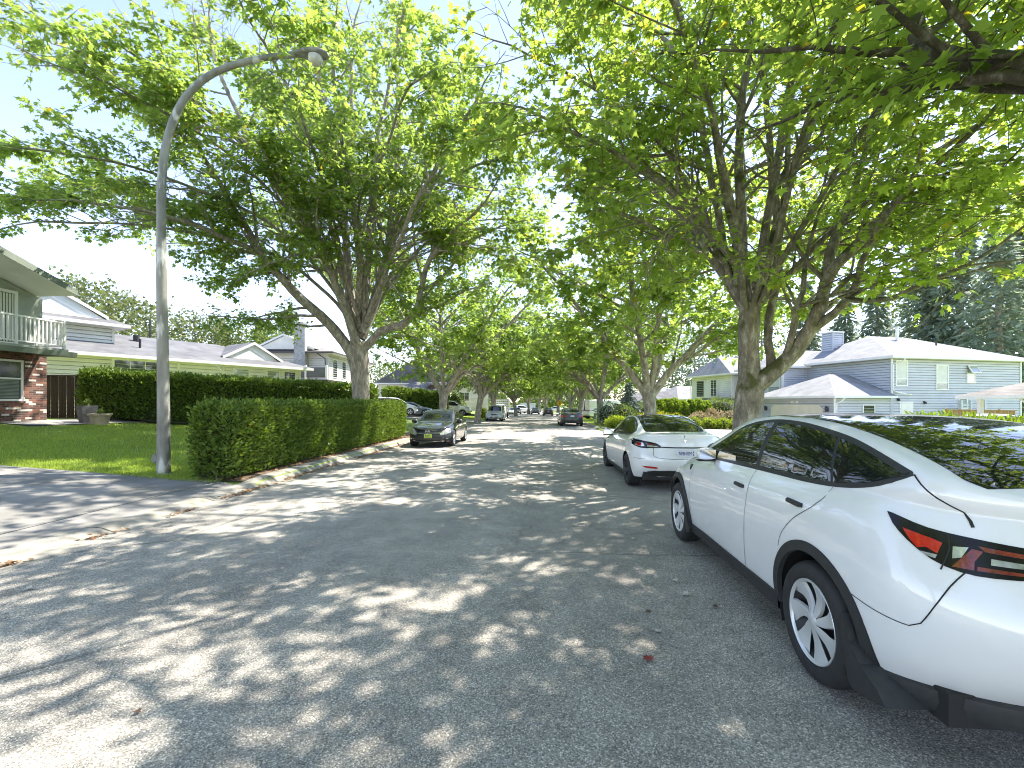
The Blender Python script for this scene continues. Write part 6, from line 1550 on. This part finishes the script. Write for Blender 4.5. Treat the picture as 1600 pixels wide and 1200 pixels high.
# chimney chase
mb = MB(); wall_box(mb, 7.2, 8.3, 6.6, 7.6, 5.6, 8.35); o = mb.build('chimney', M['blue_siding'], bh)
MB().box(7.1, 8.4, 6.5, 7.7, 8.35, 8.45, bev=.01).build('chimney_cap', M['white_trim'], o)
# windows of the south wall
window(bh, (6.0, -.02), (1,0), .95, 1.75, 3.45, 'pane_pale', bars=(.28,), blind=(.30,1))
window(bh, (9.85, -.02), (1,0), 1.05, 1.75, 3.20, 'pane_pale', bars=(.28,), blind=(.30,1))
window(bh, (12.75, -.02), (1,0), .75, .62, 3.72, 'pane_pale')
# the awning light of that window, propped open
f = MB(); Ma = Matrix.Translation((12.75,-.08,5.02)) @ Matrix.Rotation(R(-28), 4, 'X')
for b in ((-.45,-.38,-.03,.03,-.68,0),(.38,.45,-.03,.03,-.68,0),(-.38,.38,-.03,.03,-.07,0),(-.38,.38,-.03,.03,-.68,-.61)): f.box(*b, M=Ma)
f = f.build('window', M['white_trim'], bh); MB().box(-.38,.38,-.008,.008,-.61,-.07, M=Ma).build('pane', M['pane_pale'], f)
window(bh, (3.0, -.02), (1,0), .95, 1.25, .72, 'pane', bars=(), blind=(.0,.25))
d = MB(); d.box(5.95, 6.95, -.05, .02, .02, 2.12, bev=.01); d = d.build('door', M['white_trim'], bh); MB().box(6.78, 6.84, -.11, -.05, 1.0, 1.06, bev=.01).build('handle', M['chrome'], d)
MB().box(5.82, 5.94, -.04, .02, 0, 2.25).build('door_frame', M['white_trim'], bh); MB().box(6.96, 7.08, -.04, .02, 0, 2.25).build('door_frame', M['white_trim'], bh); MB().box(5.95, 6.95, -.045, .02, 2.13, 2.25).build('door_frame', M['white_trim'], bh)
for (X, Z) in ((5.6, 2.42), (8.1, 2.2)): 
    m = MB(); m.box(X-.06, X+.06, -.10, -.016, Z-.08, Z+.08, bev=.02); m.lathe([(.02,.05),(.06,.0),(.085,-.12),(.0,-.12)], 12, (X+.02,-.14,Z)); m.build('wall_light', M['darkmetal'], bh)
window(bh, (11.9, -.02), (1,0), .75, .8, 1.75, 'pane_pale')
# blue wooden side gate with slats
for X in (10.25,11.15,12.55): MB().box(X,X+.15,-1.0,-.85,0,2.35).build('gate_post', M['blue_siding'], bh)
g = MB(); g.box(10.44,10.5,-.909,-.88,.1,2.2); g.box(11.05,11.11,-.909,-.88,.1,2.2)
for k in range(9): g.box(10.41,11.14,-.95,-.91,.2+k*.22,.28+k*.22)
g.build('side_gate', M['blue_siding'], bh)
trim_board(bh, [(5.00,5.13,-.075,-.053,2.7,5.36),(17.84,17.97,-.075,-.053,0,5.36),(-.06,.08,-.075,-.053,0,2.48),(2.5,2.62,7.13,7.28,2.7,5.18)])
gutter_pipe(bh, [(5.6,-.6,5.35),(5.55,-.4,5.1),(5.12,-.10,4.95),(5.10,-.10,3.1),(5.3,-.14,2.95),(6.3,-.5,2.72)], r=.05)
gutter_pipe(bh, [(.35,-.5,2.5),(.3,-.35,2.3),(.12,-.1,2.1),(.1,-.1,0)], r=.05)
# front: garage door with clipped corners, lamps, number plaque
Mg = lambda y0, y1, z0, z1, x0, x1: (x0, x1, y0, y1, z0, z1)
gd = MB(); gd.prism([(.85,.0),(5.65,.0),(5.65,1.72),(5.32,2.02),(1.18,2.02),(.85,1.72)], 0, -.05, .02)
gd = gd.build('garage_door', M['door_cream'], bh)
pn = MB()
for r_ in range(4):
    for c in range(8): pn.box(-.066, -.052, .95+c*.58, 1.43+c*.58, .08+r_*.47, .44+r_*.47 if r_ < 3 else .44+r_*.47)
pn.build('door_panels', M['door_cream'], gd)
for Y in (.45, 6.1):
    m = MB(); m.box(-.09,-.02,Y-.07,Y+.07,1.55,1.85,bev=.02); m.lathe([(.03,.16),(.10,.08),(.09,-.14),(.04,-.22)], 8, (-.17,Y,1.75)); m.build('carriage_lamp', M['darkmetal'], bh)
pq = MB(); pq.box(-.06,-.025,2.95,3.65,2.12,2.32,bev=.01); pq = pq.build('number_plaque', M['white_trim'], bh)
text_mesh('plaque_text', '7890', .15, M['planter_grey'], pq, (-.062, 3.3, 2.22), (R(90), 0, R(-90)), .001)
# front windows of the upper storey (facing the street)
window(bh, (2.58, 8.15), (0,-1), 1.25, 1.55, 3.15, 'pane_pale', bars=(.30,), blind=(.32,1))
window(bh, (2.58, 10.6), (0,-1), 1.15, 1.9, 2.95, 'pane_pale', mull=(.5,))
window(bh, (2.58, 9.0), (0,-1), .9, 1.3, .9, 'pane_pale', bars=(.5,))
trim_board(bh, [(2.53,2.585,9.28,9.42,0,5.18),(2.53,2.585,12.1,12.22,0,5.18),(2.53,2.585,7.15,7.29,0,2.6)])
v = MB(); v.tube([Vector((11.2,4.2,7.3)), Vector((11.2,4.2,8.5))], .11, 10); v.box(11.02,11.38,4.02,4.38,8.5,8.56); v.build('flue', M['white_trim'], bh)
v = MB(); v.tube([Vector((13.6,2.9,6.75)), Vector((13.6,2.9,7.2))], .07, 8); v.build('roof_vent', M['darkmetal'], bh)
# ---- pale grey house further back on the right
px_, py_ = xy(1143, 46); pz = gz(px_, py_)-.1
ph = frame_thing('grey_house', 'pale grey two-storey house with a small front gable, left of the mossy trunk', (px_, py_, pz), R(16))
mb = MB(); wall_box(mb, 0, 13, 0, 6.5, 0, 5.1, .2); mb.build('wall', M['white_siding'], ph)
mb = MB(); hip(mb, 0, 13, 0, 6.5, 5.26, 1.95, .6, 'x', 1.5, 3.0); mb.build('roof', [M['shingle_pale'], M['white_trim'], M['white_trim']], ph)
mb = MB(); gable_face(mb, (.86, 5.0), (.86, 1.5), 6.05, 1.05); mb.build('gable', M['white_siding'], ph)
mb = MB()
for (a, b) in (((5.35,5.95),(3.25,7.30)), ((3.25,7.30),(1.15,5.95))):
    mb.add([(.75,a[0],a[1]),(.75,b[0],b[1]),(2.8,b[0],b[1]),(2.8,a[0],a[1])], [(0,1,2,3)], 0)
    mb.add([(.74,a[0],a[1]-.16),(.74,b[0],b[1]-.16),(.74,b[0],b[1]),(.74,a[0],a[1])], [(0,1,2,3)], 1)
mb.build('gable_roof', [M['shingle_pale'], M['white_trim']], ph)
window(ph, (-.02, 5.0), (0,-1), 1.3, 1.75, 2.95, 'pane'); window(ph, (-.02, 2.7), (0,-1), .9, 1.75, 2.95, 'pane', mull=(.5,), bars=(.5,))
trim_board(ph, [(-.06,.06,-.06,-.017,0,5.08),(-.06,-.017,3.7,3.82,2.6,5.08),(-.06,-.017,6.42,6.54,0,5.08)])
gutter_pipe(ph, [(-.4,6.9,5.1),(-.1,6.7,4.7),(-.08,6.62,2.6)]); gutter_pipe(ph, [(.8,-.5,5.1),(.2,-.1,4.8),(.1,-.08,0)])
mb = MB(); mb.prism([(-.5,2.55),(2.5,2.55),(2.5,2.75),(-.5,2.72)], 0, -1.6, 0); mb.build('porch_roof', [M['shingle_grey']], ph)
MB().box(-1.5,-1.4,2.4,2.5,0,2.55).build('porch_post', M['white_trim'], ph); MB().box(-1.5,-1.4,-.4,-.3,0,2.55).build('porch_post', M['white_trim'], ph)
for i, (u, d, w_, lab) in enumerate([(1062, 62, 9, 'low white bungalow roof seen past the second right-hand trunk'), (1020, 70, 9, 'farther pale bungalow behind the blue spruce')]):
    X, Y = xy(u, d); h_ = frame_thing('bungalow', lab, (X, Y, gz(X, Y)-.1), R(14))
    m = MB(); wall_box(m, 0, w_, 0, 8, 0, 2.8, .16); m.build('wall', M['white_siding'], h_)
    m = MB(); hip(m, 0, w_, 0, 8, 2.95, 1.9, .6, 'x', 2.5, 2.5); m.build('roof', [M['shingle_pale'], M['white_trim'], M['white_trim']], h_)
    m = MB(); hip(m, -2.5, 2.2, 1.2, 5.8, 2.75, 1.3, .4, 'x', 1.0, 0); m.build('porch_roof', [M['shingle_grey'], M['white_trim'], M['white_trim']], h_)
    window(h_, (-.02, 6.6), (0,-1), 1.4, 1.2, 1.0, 'pane', mull=(.5,)); window(h_, (4, -.02), (1,0), 1.4, 1.2, 1.0, 'pane', mull=(.5,))
# carport and fence at the right edge
X, Y = xy(1640, 20.0); cz = gz(X, Y)-.05
cp = frame_thing('carport', 'neighbouring carport roof corner on a white post at the right edge', (X, Y, cz), R(10), 'carport')
mb = MB(); hip(mb, .6, 8, .6, 3.4, 2.42, .7, .5, 'x', 1.9, 1.9); mb.build('roof', [M['shingle_warm'], M['white_trim'], M['white_trim']], cp)
for q in ((.7,.8), (.7,3.2), (4.4,.8)):
    m = MB(); m.box(q[0]-.09, q[0]+.09, q[1]-.09, q[1]+.09, 0, 2.26, bev=.01); m.build('post', M['white_trim'], cp)
m = MB(); m.tube([Vector((.7,.95,1.7)), Vector((.7,1.6,2.3))], .05, 6); m.build('brace', M['white_trim'], cp)
def plank_fence(name, label, A, B, h, m, z0=None, pw=.14, rail=True, gap=.008, cat='fence', posts=2.4):
    A = Vector((A[0], A[1], 0)); B = Vector((B[0], B[1], 0)); t = B-A; L = t.length; rz = math.atan2(t.y, t.x)
    r = thing(name, label, cat, (A.x, A.y, gz(A.x, A.y) if z0 is None else z0), rz)
    n = int(L/pw); b = MB(); rr = random.Random(int(L*100)); tz = (gz(B.x, B.y)-gz(A.x, A.y)) if z0 is None else 0
    for i in range(n):
        y = -.012*(i % 2); z = tz*i/n; b.box(i*pw+gap/2, (i+1)*pw-gap/2, y, y+.022, z+.04, z+h-.06+.02*rr.random(), bev=.004)
    b.build('boards', m, r)
    c = MB(); c.box(0, L, -.05, .06, h-.055, h-.01, bev=.006) if tz == 0 else c.add([(0,-.05,h-.05),(L,-.05,h-.05+tz),(L,.06,h-.05+tz),(0,.06,h-.05),(0,-.05,h),(L,-.05,h+tz),(L,.06,h+tz),(0,.06,h)], [(0,3,2,1),(4,5,6,7),(0,1,5,4),(1,2,6,5),(2,3,7,6),(3,0,4,7)])
    c.build('cap_rail', m, r)
    k = 0
    while k <= L+.01: MB().box(k-.055, k+.055, .023, .13, tz*k/L-.1, tz*k/L+h+.05, bev=.008).build('post', m, r); k += min(posts, L)
    return r
plank_fence('wooden_fence', 'tan wooden fence between the blue house and the carport', xy(1478, 30), xy(1590, 27.5), 1.75, M['wood_tan'])
plank_fence('wooden_fence', 'dark brown board fence between the brick house and the tall hedge', (-20.3, 17.3), (-18.35, 17.75), 1.80, M['wood_dark'], 1.06)

# ---- brick and stucco house at the left edge
hz = 1.05
b = frame_thing('brick_house', 'brick and green stucco house with a white balcony at the left edge', (-18.3, 16.0, hz), R(90))
m = MB(); m.box(-9, 0, 0, 8, -.1, 2.50); m.build('brick_wall', M['brick'], b)
m = MB(); m.box(-9, -.12, .03, 7.9, 2.5, 4.5)
m.prism([(-8.9,4.505),(-.13,4.505),(-4.5,5.93)], 1, .035, 7.9); m.build('upper_wall', M['stucco_green'], b)
f = window(b, (-1.75, -.0), (1,0), 1.75, 1.30, .80, 'pane', bars=(.55,), frame_m='white_trim'); 
m = MB()
for i in range(14): m.box(-2.58, -.92, -.030, -.026, .83+i*.048, .865+i*.048)
m.build('blind', M['greygreen'], f)
MB().box(-2.75,-.75,-.07,-.001,.66,.72,bev=.005).build('window_sill', M['brick'], b)
window(b, (-6.0, 0), (1,0), 2.2, 1.30, .80, 'pane', mull=(.5,))
f = window(b, (-2.1, .03), (1,0), 2.1, 1.70, 2.78, 'pane', mull=(.5,), fr=.10)
m = MB()
for i in range(24): m.box(-3.13+i*.087, -3.13+i*.087+.06, .003, .007, 2.80, 4.46)
m.build('blind', M['blind'], f)
# balcony: deck, gutter board, railing
m = MB(); m.box(-9, -.35, -1.25, -.005, 2.50, 2.60, bev=.01); m.build('balcony_deck', M['stucco_green'], b)
m = MB(); m.prism([(-1.40,2.33),(-1.24,2.33),(-1.24,2.50),(-1.44,2.50)], 0, -9.0, -.20); m.prism([(-.005,2.36),(-1.23,2.36),(-1.23,2.495),(-.005,2.495)], 0, -.345, -.24); m.build('gutter_board', M['greygreen'], b)
rl = MB()
rl.box(-9,-.40,-1.20,-1.14,3.52,3.58,bev=.008); rl.box(-9,-.40,-1.19,-1.15,2.70,2.74); rl.box(-.46,-.40,-1.13,-.01,3.52,3.58); rl.box(-.45,-.41,-1.13,-.01,2.70,2.74)
rl = rl.build('balcony_railing', M['white_trim'], b)
bl = MB()
for i in range(66): X = -8.95+i*.13; bl.box(X-.017, X+.017, -1.187, -1.153, 2.74, 3.52)
for i in range(9): Y = -1.05+i*.12; bl.box(-.447,-.413,Y-.017,Y+.017,2.74,3.52)
bl.build('balusters', M['white_trim'], rl)
for X in (-.44,-2.6,-4.8,-7,-8.9): MB().box(X-.04,X+.04,-1.215,-1.135,2.6,3.62,bev=.006).build('railing_post', M['white_trim'], b)
# gable roof with deep front overhang
m = MB(); sl = .325; zt = 6.18
for sg in (-1, 1):
    xe = -4.5+sg*4.25; ze = zt-4.25*sl
    m.add([(-4.5,-1.5,zt),(xe,-1.5,ze),(xe,8.6,ze),(-4.5,8.6,zt)], [(0,1,2,3)], 0)
    m.add([(-4.5,-1.5,zt-.22),(xe,-1.5,ze-.22),(xe,8.6,ze-.22),(-4.5,8.6,zt-.22)], [(0,1,2,3)], 2)
    m.add([(-4.5,-1.505,zt-.22),(xe,-1.505,ze-.22),(xe,-1.505,ze),(-4.5,-1.505,zt)], [(0,1,2,3)], 1)
    m.add([(xe,-1.5,ze-.22),(xe,8.6,ze-.22),(xe,8.6,ze),(xe,-1.5,ze)], [(0,1,2,3)], 1)
m.build('roof', [M['shingle_grey'], M['greygreen'], M['white_siding']], b)
# planters by the fence
def planter(label, u, d, prof, n, m, cat='planter'):
    X, Y = xy(u, d); mb = MB(); mb.lathe(prof, n); r_ = thing('planter_pot', label, cat, (X, Y, gz(X, Y)), .4, None)
    mb.build('pot', m, r_, smooth=n > 8, angle=40); h = prof[3][1]
    s = MB(); s.lathe([(.001,h-.05),(prof[3][0]*.92,h-.05)], n); s.build('soil', M['soil'], r_)
    surf_leaves('plant', lambda r: ((r.gauss(0,.045), r.gauss(0,.045), h+.02+abs(r.gauss(0,.04))), (0,0,1)), 90, .11, M['bush_leaf'], r_, n); return r_
planter('tall charcoal square planter standing against the dark board fence', 136, 17.2, [(.001,0),(.24,0),(.34,.62),(.34,.66),(.30,.66),(.29,.58)], 4, M['planter_grey'])
planter('wide beige clay pot beside the charcoal planter, before the tall hedge', 156, 17.0, [(.001,0),(.24,0),(.30,.30),(.36,.36),(.36,.42),(.32,.42),(.30,.34)], 20, M['terracotta'])

# ---- white house with dutch gables behind the tall hedge
wh = frame_thing('white_house', 'white clapboard house with grey shingle roof rising behind the tall hedge', (-22.2, 20.6, 1.1), R(62.2))
m = MB(); wall_box(m, -5, 12.2, .5, 8.5, 0, 2.95, .2); m.build('wall', M['white_siding'], wh)
m = MB(); hip(m, -5, 12.2, .5, 8.5, 3.10, 1.55, .65, 'x', 4.2, 4.2); m.build('roof', [M['shingle_grey'], M['white_trim'], M['white_trim']], wh)
m = MB(); wall_box(m, -5.0, 2.2, 2.2, 9.5, 3.0, 4.72, .2); m.build('upper_wall', M['white_siding'], wh)
m = MB(); hip(m, -5.0, 2.2, 2.2, 9.5, 4.87, 1.75, .6, 'x', 3.4, 3.4); m.build('upper_roof', [M['shingle_grey'], M['white_trim'], M['white_trim']], wh)
def dutch(root, xc, half, y, z, h, depth):
    m = MB()
    for sg in (-1, 1):
        m.add([(xc+sg*half,y,z),(xc,y,z+h),(xc,y+depth,z+h),(xc+sg*half,y+depth,z)], [(0,1,2,3)], 0)
        m.add([(xc+sg*half,y-.005,z-.17),(xc,y-.005,z+h-.17),(xc,y-.005,z+h+.01),(xc+sg*half,y-.005,z+.01)], [(0,1,2,3)], 1)
    m.add([(xc-half*.92,y+.12,z-.12),(xc+half*.92,y+.12,z-.12),(xc,y+.12,z+h-.1)], [(0,1,2)], 2)
    m.add([(xc-half*.92,y+.12,z-.12),(xc+half*.92,y+.12,z-.12),(xc+half*.92,y-.01,z-.16),(xc-half*.92,y-.01,z-.16)], [(0,1,2,3)], 1)
    m.build('dutch_gable', [M['shingle_grey'], M['white_trim'], M['white_siding']], root)
dutch(wh, .0, 2.0, 2.1, 5.25, 1.15, 3.4)
dutch(wh, 9.2, 2.0, .9, 3.55, 1.1, 3.2)
window(wh, (2.7,.48), (1,0), 2.0, 1.1, 1.75, 'pane', mull=(.33,.66), fr=.12); window(wh, (8.1,.48), (1,0), .9, 1.15, 1.6, 'pane_pale'); window(wh, (10.2,.48), (1,0), .8, 1.15, 1.6, 'pane_pale'); window(wh, (11.4,.48), (1,0), .8, 1.15, 1.6, 'pane')
for X in (-1.2,4.6,7.0): MB().box(X-.06,X+.06,.42,.483,0,2.9).build('corner_trim', M['white_trim'], wh)
gutter_pipe(wh, [(-1.6,-.1,2.95),(-1.4,.3,2.5),(-1.3,.42,0)]); gutter_pipe(wh, [(6.3,-.1,2.95),(6.9,.3,2.5),(7.15,.42,0)])
for (X, Y, Z, hh) in ((3.2,1.6,3.9,.28),(3.6,3.2,4.4,.16),(5.5,6.5,4.2,1.9),(-3.5,3.5,5.6,.2)):
    m = MB(); m.tube([Vector((X,Y,Z-.2)), Vector((X,Y,Z+hh))], .06 if hh > .2 else .16, 8); m.build('roof_vent', M['darkmetal'], wh)
# ---- second white house with the block chimney
qx, qy = xy(513, 38.5); wz = gz(qx, qy)
ch = frame_thing('chimney_house', 'cream two-storey house with a stepped grey block chimney and roof deck railing', (qx, qy, wz), R(4))
m = MB(); wall_box(m, -8.2, 0, 0, 11, 0, 5.0, .2); m.build('wall', M['cream_siding'], ch)
m = MB(); hip(m, -8.2, 0, 0, 11, 5.15, 1.1, .7, 'x', 4.5, 3.6, th=.14); m.build('roof', [M['shingle_warm'], M['darkgutter'], M['white_trim']], ch)
m = MB()
for sg in (-1, 1):
    xc, half, h = -3.7, 2.6, 1.25
    m.add([(xc+sg*half,-.2,5.45),(xc,-.2,5.45+h),(xc,5.4,5.45+h),(xc+sg*half,5.4,5.45)], [(0,1,2,3)], 0); m.add([(xc+sg*half,-.205,5.28),(xc,-.205,5.28+h),(xc,-.205,5.45+h),(xc+sg*half,-.205,5.46)], [(0,1,2,3)], 1)
m.add([(-3.7-2.4,-.1,5.38),(-3.7+2.4,-.1,5.38),(-3.7,-.1,6.52)], [(0,1,2)], 2); m.build('dutch_gable', [M['shingle_warm'], M['white_trim'], M['cream_siding']], ch)
m = MB(); m.box(-2.55,-1.65,-.75,-.02,0,7.3); 
for k in range(4): m.box(-2.95-.28*k,-2.56-.28*k if k == 0 else -2.956-.28*(k-1),-.70,-.02,0,4.6-.28*k-.3)
m.box(-2.63,-1.57,-.82,.04,7.3,7.42); m.box(-2.35,-1.85,-.6,-.15,7.42,7.6); m.build('chimney', M['block'], ch)
m = MB(); m.box(-6.4,1.6,-4.2,-.8,2.35,2.62); m.build('deck', M['darkgutter'], ch)
m = MB(); m.box(-6.2,1.4,-4.0,-.9,0,2.34); m.build('deck_wall', M['tan_wall'], ch)
for i in range(6):
    X = -6.3+i*1.55; p_ = MB(); p_.box(X-.07,X+.07,-4.18,-4.06,2.62,3.72,bev=.01); p_ = p_.build('railing_post', M['white_trim'], ch)
    if i < 5: m = MB(); m.box(X+.08,X+1.47,-4.15,-4.11,2.78,3.55); m.build('railing_panel', M['shingle_grey'], ch)
for (Y, w_) in ((1.4,1.0),(3.6,.9),(6.2,1.3)): window(ch, (.02, Y), (0,1), w_, 1.5, 3.1, 'pane', mull=(.5,) if w_ > 1.1 else ())
gutter_pipe(ch, [(-.7,-.6,5.0),(-.2,-.2,4.6),(-.15,-.1,2.7)], 'darkgutter')
# ---- peaked grey roofs farther along on the left
for i, (u, d, w_, dp, z0, rise, rz, lab) in enumerate([(592, 56, 8.5, 9, 3.3, 2.8, 8, 'steep grey gabled house right of the big left trunk'), (640, 64, 11, 10, 3.6, 4.4, 6, 'larger tall-roofed grey house behind the second left maple'), (610, 50, 5.5, 6, 2.0, 1.5, 8, 'low grey-roofed garage with brick flue beyond the far hedge')]):
    X, Y = xy(u, d); h_ = frame_thing('gabled_house' if i < 2 else 'garage_building', lab, (X, Y, gz(X, Y)-.1), R(rz), 'house' if i < 2 else 'garage')
    m = MB(); wall_box(m, 0, w_, 0, dp, 0, z0, .18); m.build('wall', M['white_siding'] if i != 1 else M['cream_siding'], h_)
    m = MB(); hip(m, 0, w_, 0, dp, z0+.15, rise, .5, 'y' if i < 2 else 'x', 0 if i == 0 else 2.5, 0, th=.16); m.build('roof', [M['shingle_grey'], M['white_trim'], M['white_trim']], h_)
    if i == 0:
        m = MB(); gable_face(m, (-.2,-.1), (w_+.2,-.1), z0+.12, rise*.96); m.build('gable', M['shingle_grey'], h_)
    window(h_, (w_*.3,-.02), (1,0), 1.2, 1.1, max(.8, z0-2.1), 'pane', mull=(.5,)); window(h_, (w_*.7,-.02), (1,0), 1.2, 1.1, max(.8, z0-2.1), 'pane', mull=(.5,))
    if i: m = MB(); m.box(w_*.72,w_*.72+.7,1.0,1.7,z0,z0+rise*.75); m.box(w_*.72-.06,w_*.72+.76,.94,1.76,z0+rise*.75,z0+rise*.75+.12); m.build('chimney', M['brick'] if i == 2 else M['block'], h_)

# ------------------------------------------------------------------ street lamp and sign
lx, ly = xy(255.5, 9.75); lz = gz(lx, ly)
lamp = thing('street_lamp', 'tall weathered grey lamp post with a curved arm over the lawn', 'street lamp', (lx, ly, lz-.03), 0)
tp = at(494, 96, 9.75); 
def LL(u, v): p = at(u, v, 9.75); return p-Vector((lx, ly, lz-.03))
pth = [Vector((0,0,0)), LL(255.5,640), LL(254,520), LL(252.5,430), LL(252,340), LL(253,280), LL(258,235), LL(270,190), LL(290,152), LL(318,124), LL(350,107), LL(390,95), LL(430,88), LL(462,86)]
pth = catmull(pth, step=.22); n = len(pth)
m = MB(); m.tube(pth, [.128-.070*(i/(n-1))**.9 for i in range(n)], 16); m.build('pole', M['galv'], lamp, smooth=True)
m = MB(); m.lathe([(.001,-.02),(.17,-.02),(.17,.03),(.15,.05),(.125,.05)], 18); m.build('base_plate', M['galv'], lamp, smooth=True, angle=30)
m = MB(); ring = [Vector((-.115-.02, -.055, .36))+Vector((.055*math.cos(a), -.02, .085*math.sin(a))) for a in np.linspace(0, 2*math.pi, 20)]
m.tube(ring, .014, 6); m.prism([(.05*math.cos(a)-.135, .08*math.sin(a)+.36) for a in np.linspace(0, 2*math.pi, 16)[:-1]], 1, -.09, -.05); m.build('access_cover', M['galv'], lamp, smooth=False)
e = pth[-1]; hd = MB(); ax_ = Vector((CT, ST, 0))
def ell(cx, hw, hh, k=16, flat=.55):
    out = []
    for i in range(k):
        a = 2*math.pi*i/k; s_ = math.sin(a); out.append((math.cos(a)*hw, s_*hh*(1 if s_ > 0 else flat)))
    return out
sec = [(-.10,.05,.05),(.0,.085,.065),(.15,.13,.085),(.32,.17,.105),(.48,.175,.10),(.62,.14,.075),(.70,.07,.04)]
b0 = len(hd.v); sd_ = Vector((-ax_.y, ax_.x, 0))
for (s_, hw, hh) in sec:
    for (p, q) in ell(0, hw, hh): hd.v.append(tuple(e+ax_*s_+sd_*p+Vector((0,0,q+.02-.05*max(0, s_-.3)))))
for i in range(len(sec)-1):
    for k in range(16): hd.f.append([i*16+k, i*16+(k+1) % 16, (i+1)*16+(k+1) % 16, (i+1)*16+k]); hd.mi.append(0)
hd.f.append(list(range(16))[::-1]); hd.mi.append(0); hd.f.append([(len(sec)-1)*16+k for k in range(16)]); hd.mi.append(0)
hd = hd.build('lamp_head', M['galv'], lamp, smooth=True)
g = MB(); g.lathe([(.15,.0),(.148,-.05),(.13,-.11),(.09,-.155),(.03,-.175),(.001,-.178)], 20); g = g.build('lamp_lens', M['lamp_glass'], hd, smooth=True); g.location = e+ax_*.42+Vector((0,0,-.045))
sx, sy = xy(870.5, 66); sz = gz(sx, sy)
sg_ = thing('road_sign', 'yellow diamond warning sign with a black winding arrow on the right verge', 'road sign', (sx+.35, sy, sz), 0)
MB().tube([Vector((0,0,-.1)), Vector((0,0,2.55))], .03, 8).build('post', M['steel'], sg_)
m = MB(); s_ = .46; m.prism([(0,-s_),(s_,0),(0,s_),(-s_,0)], 1, -.055, -.035); pl_ = m.build('sign_plate', M['yellow_sign'], sg_); pl_.location = (0,0,2.1)
m = MB(); m.prism([(-.10,-.26),(-.03,-.26),(-.03,-.10),(.11,.02),(.11,.12),(.03,.2),(.06,.25),(-.08,.26),(-.06,.12),(-.02,.16),(.04,.10),(.04,.05),(-.10,-.07)], 1, -.062, -.0555); m.build('sign_arrow', M['sign_black'], pl_)
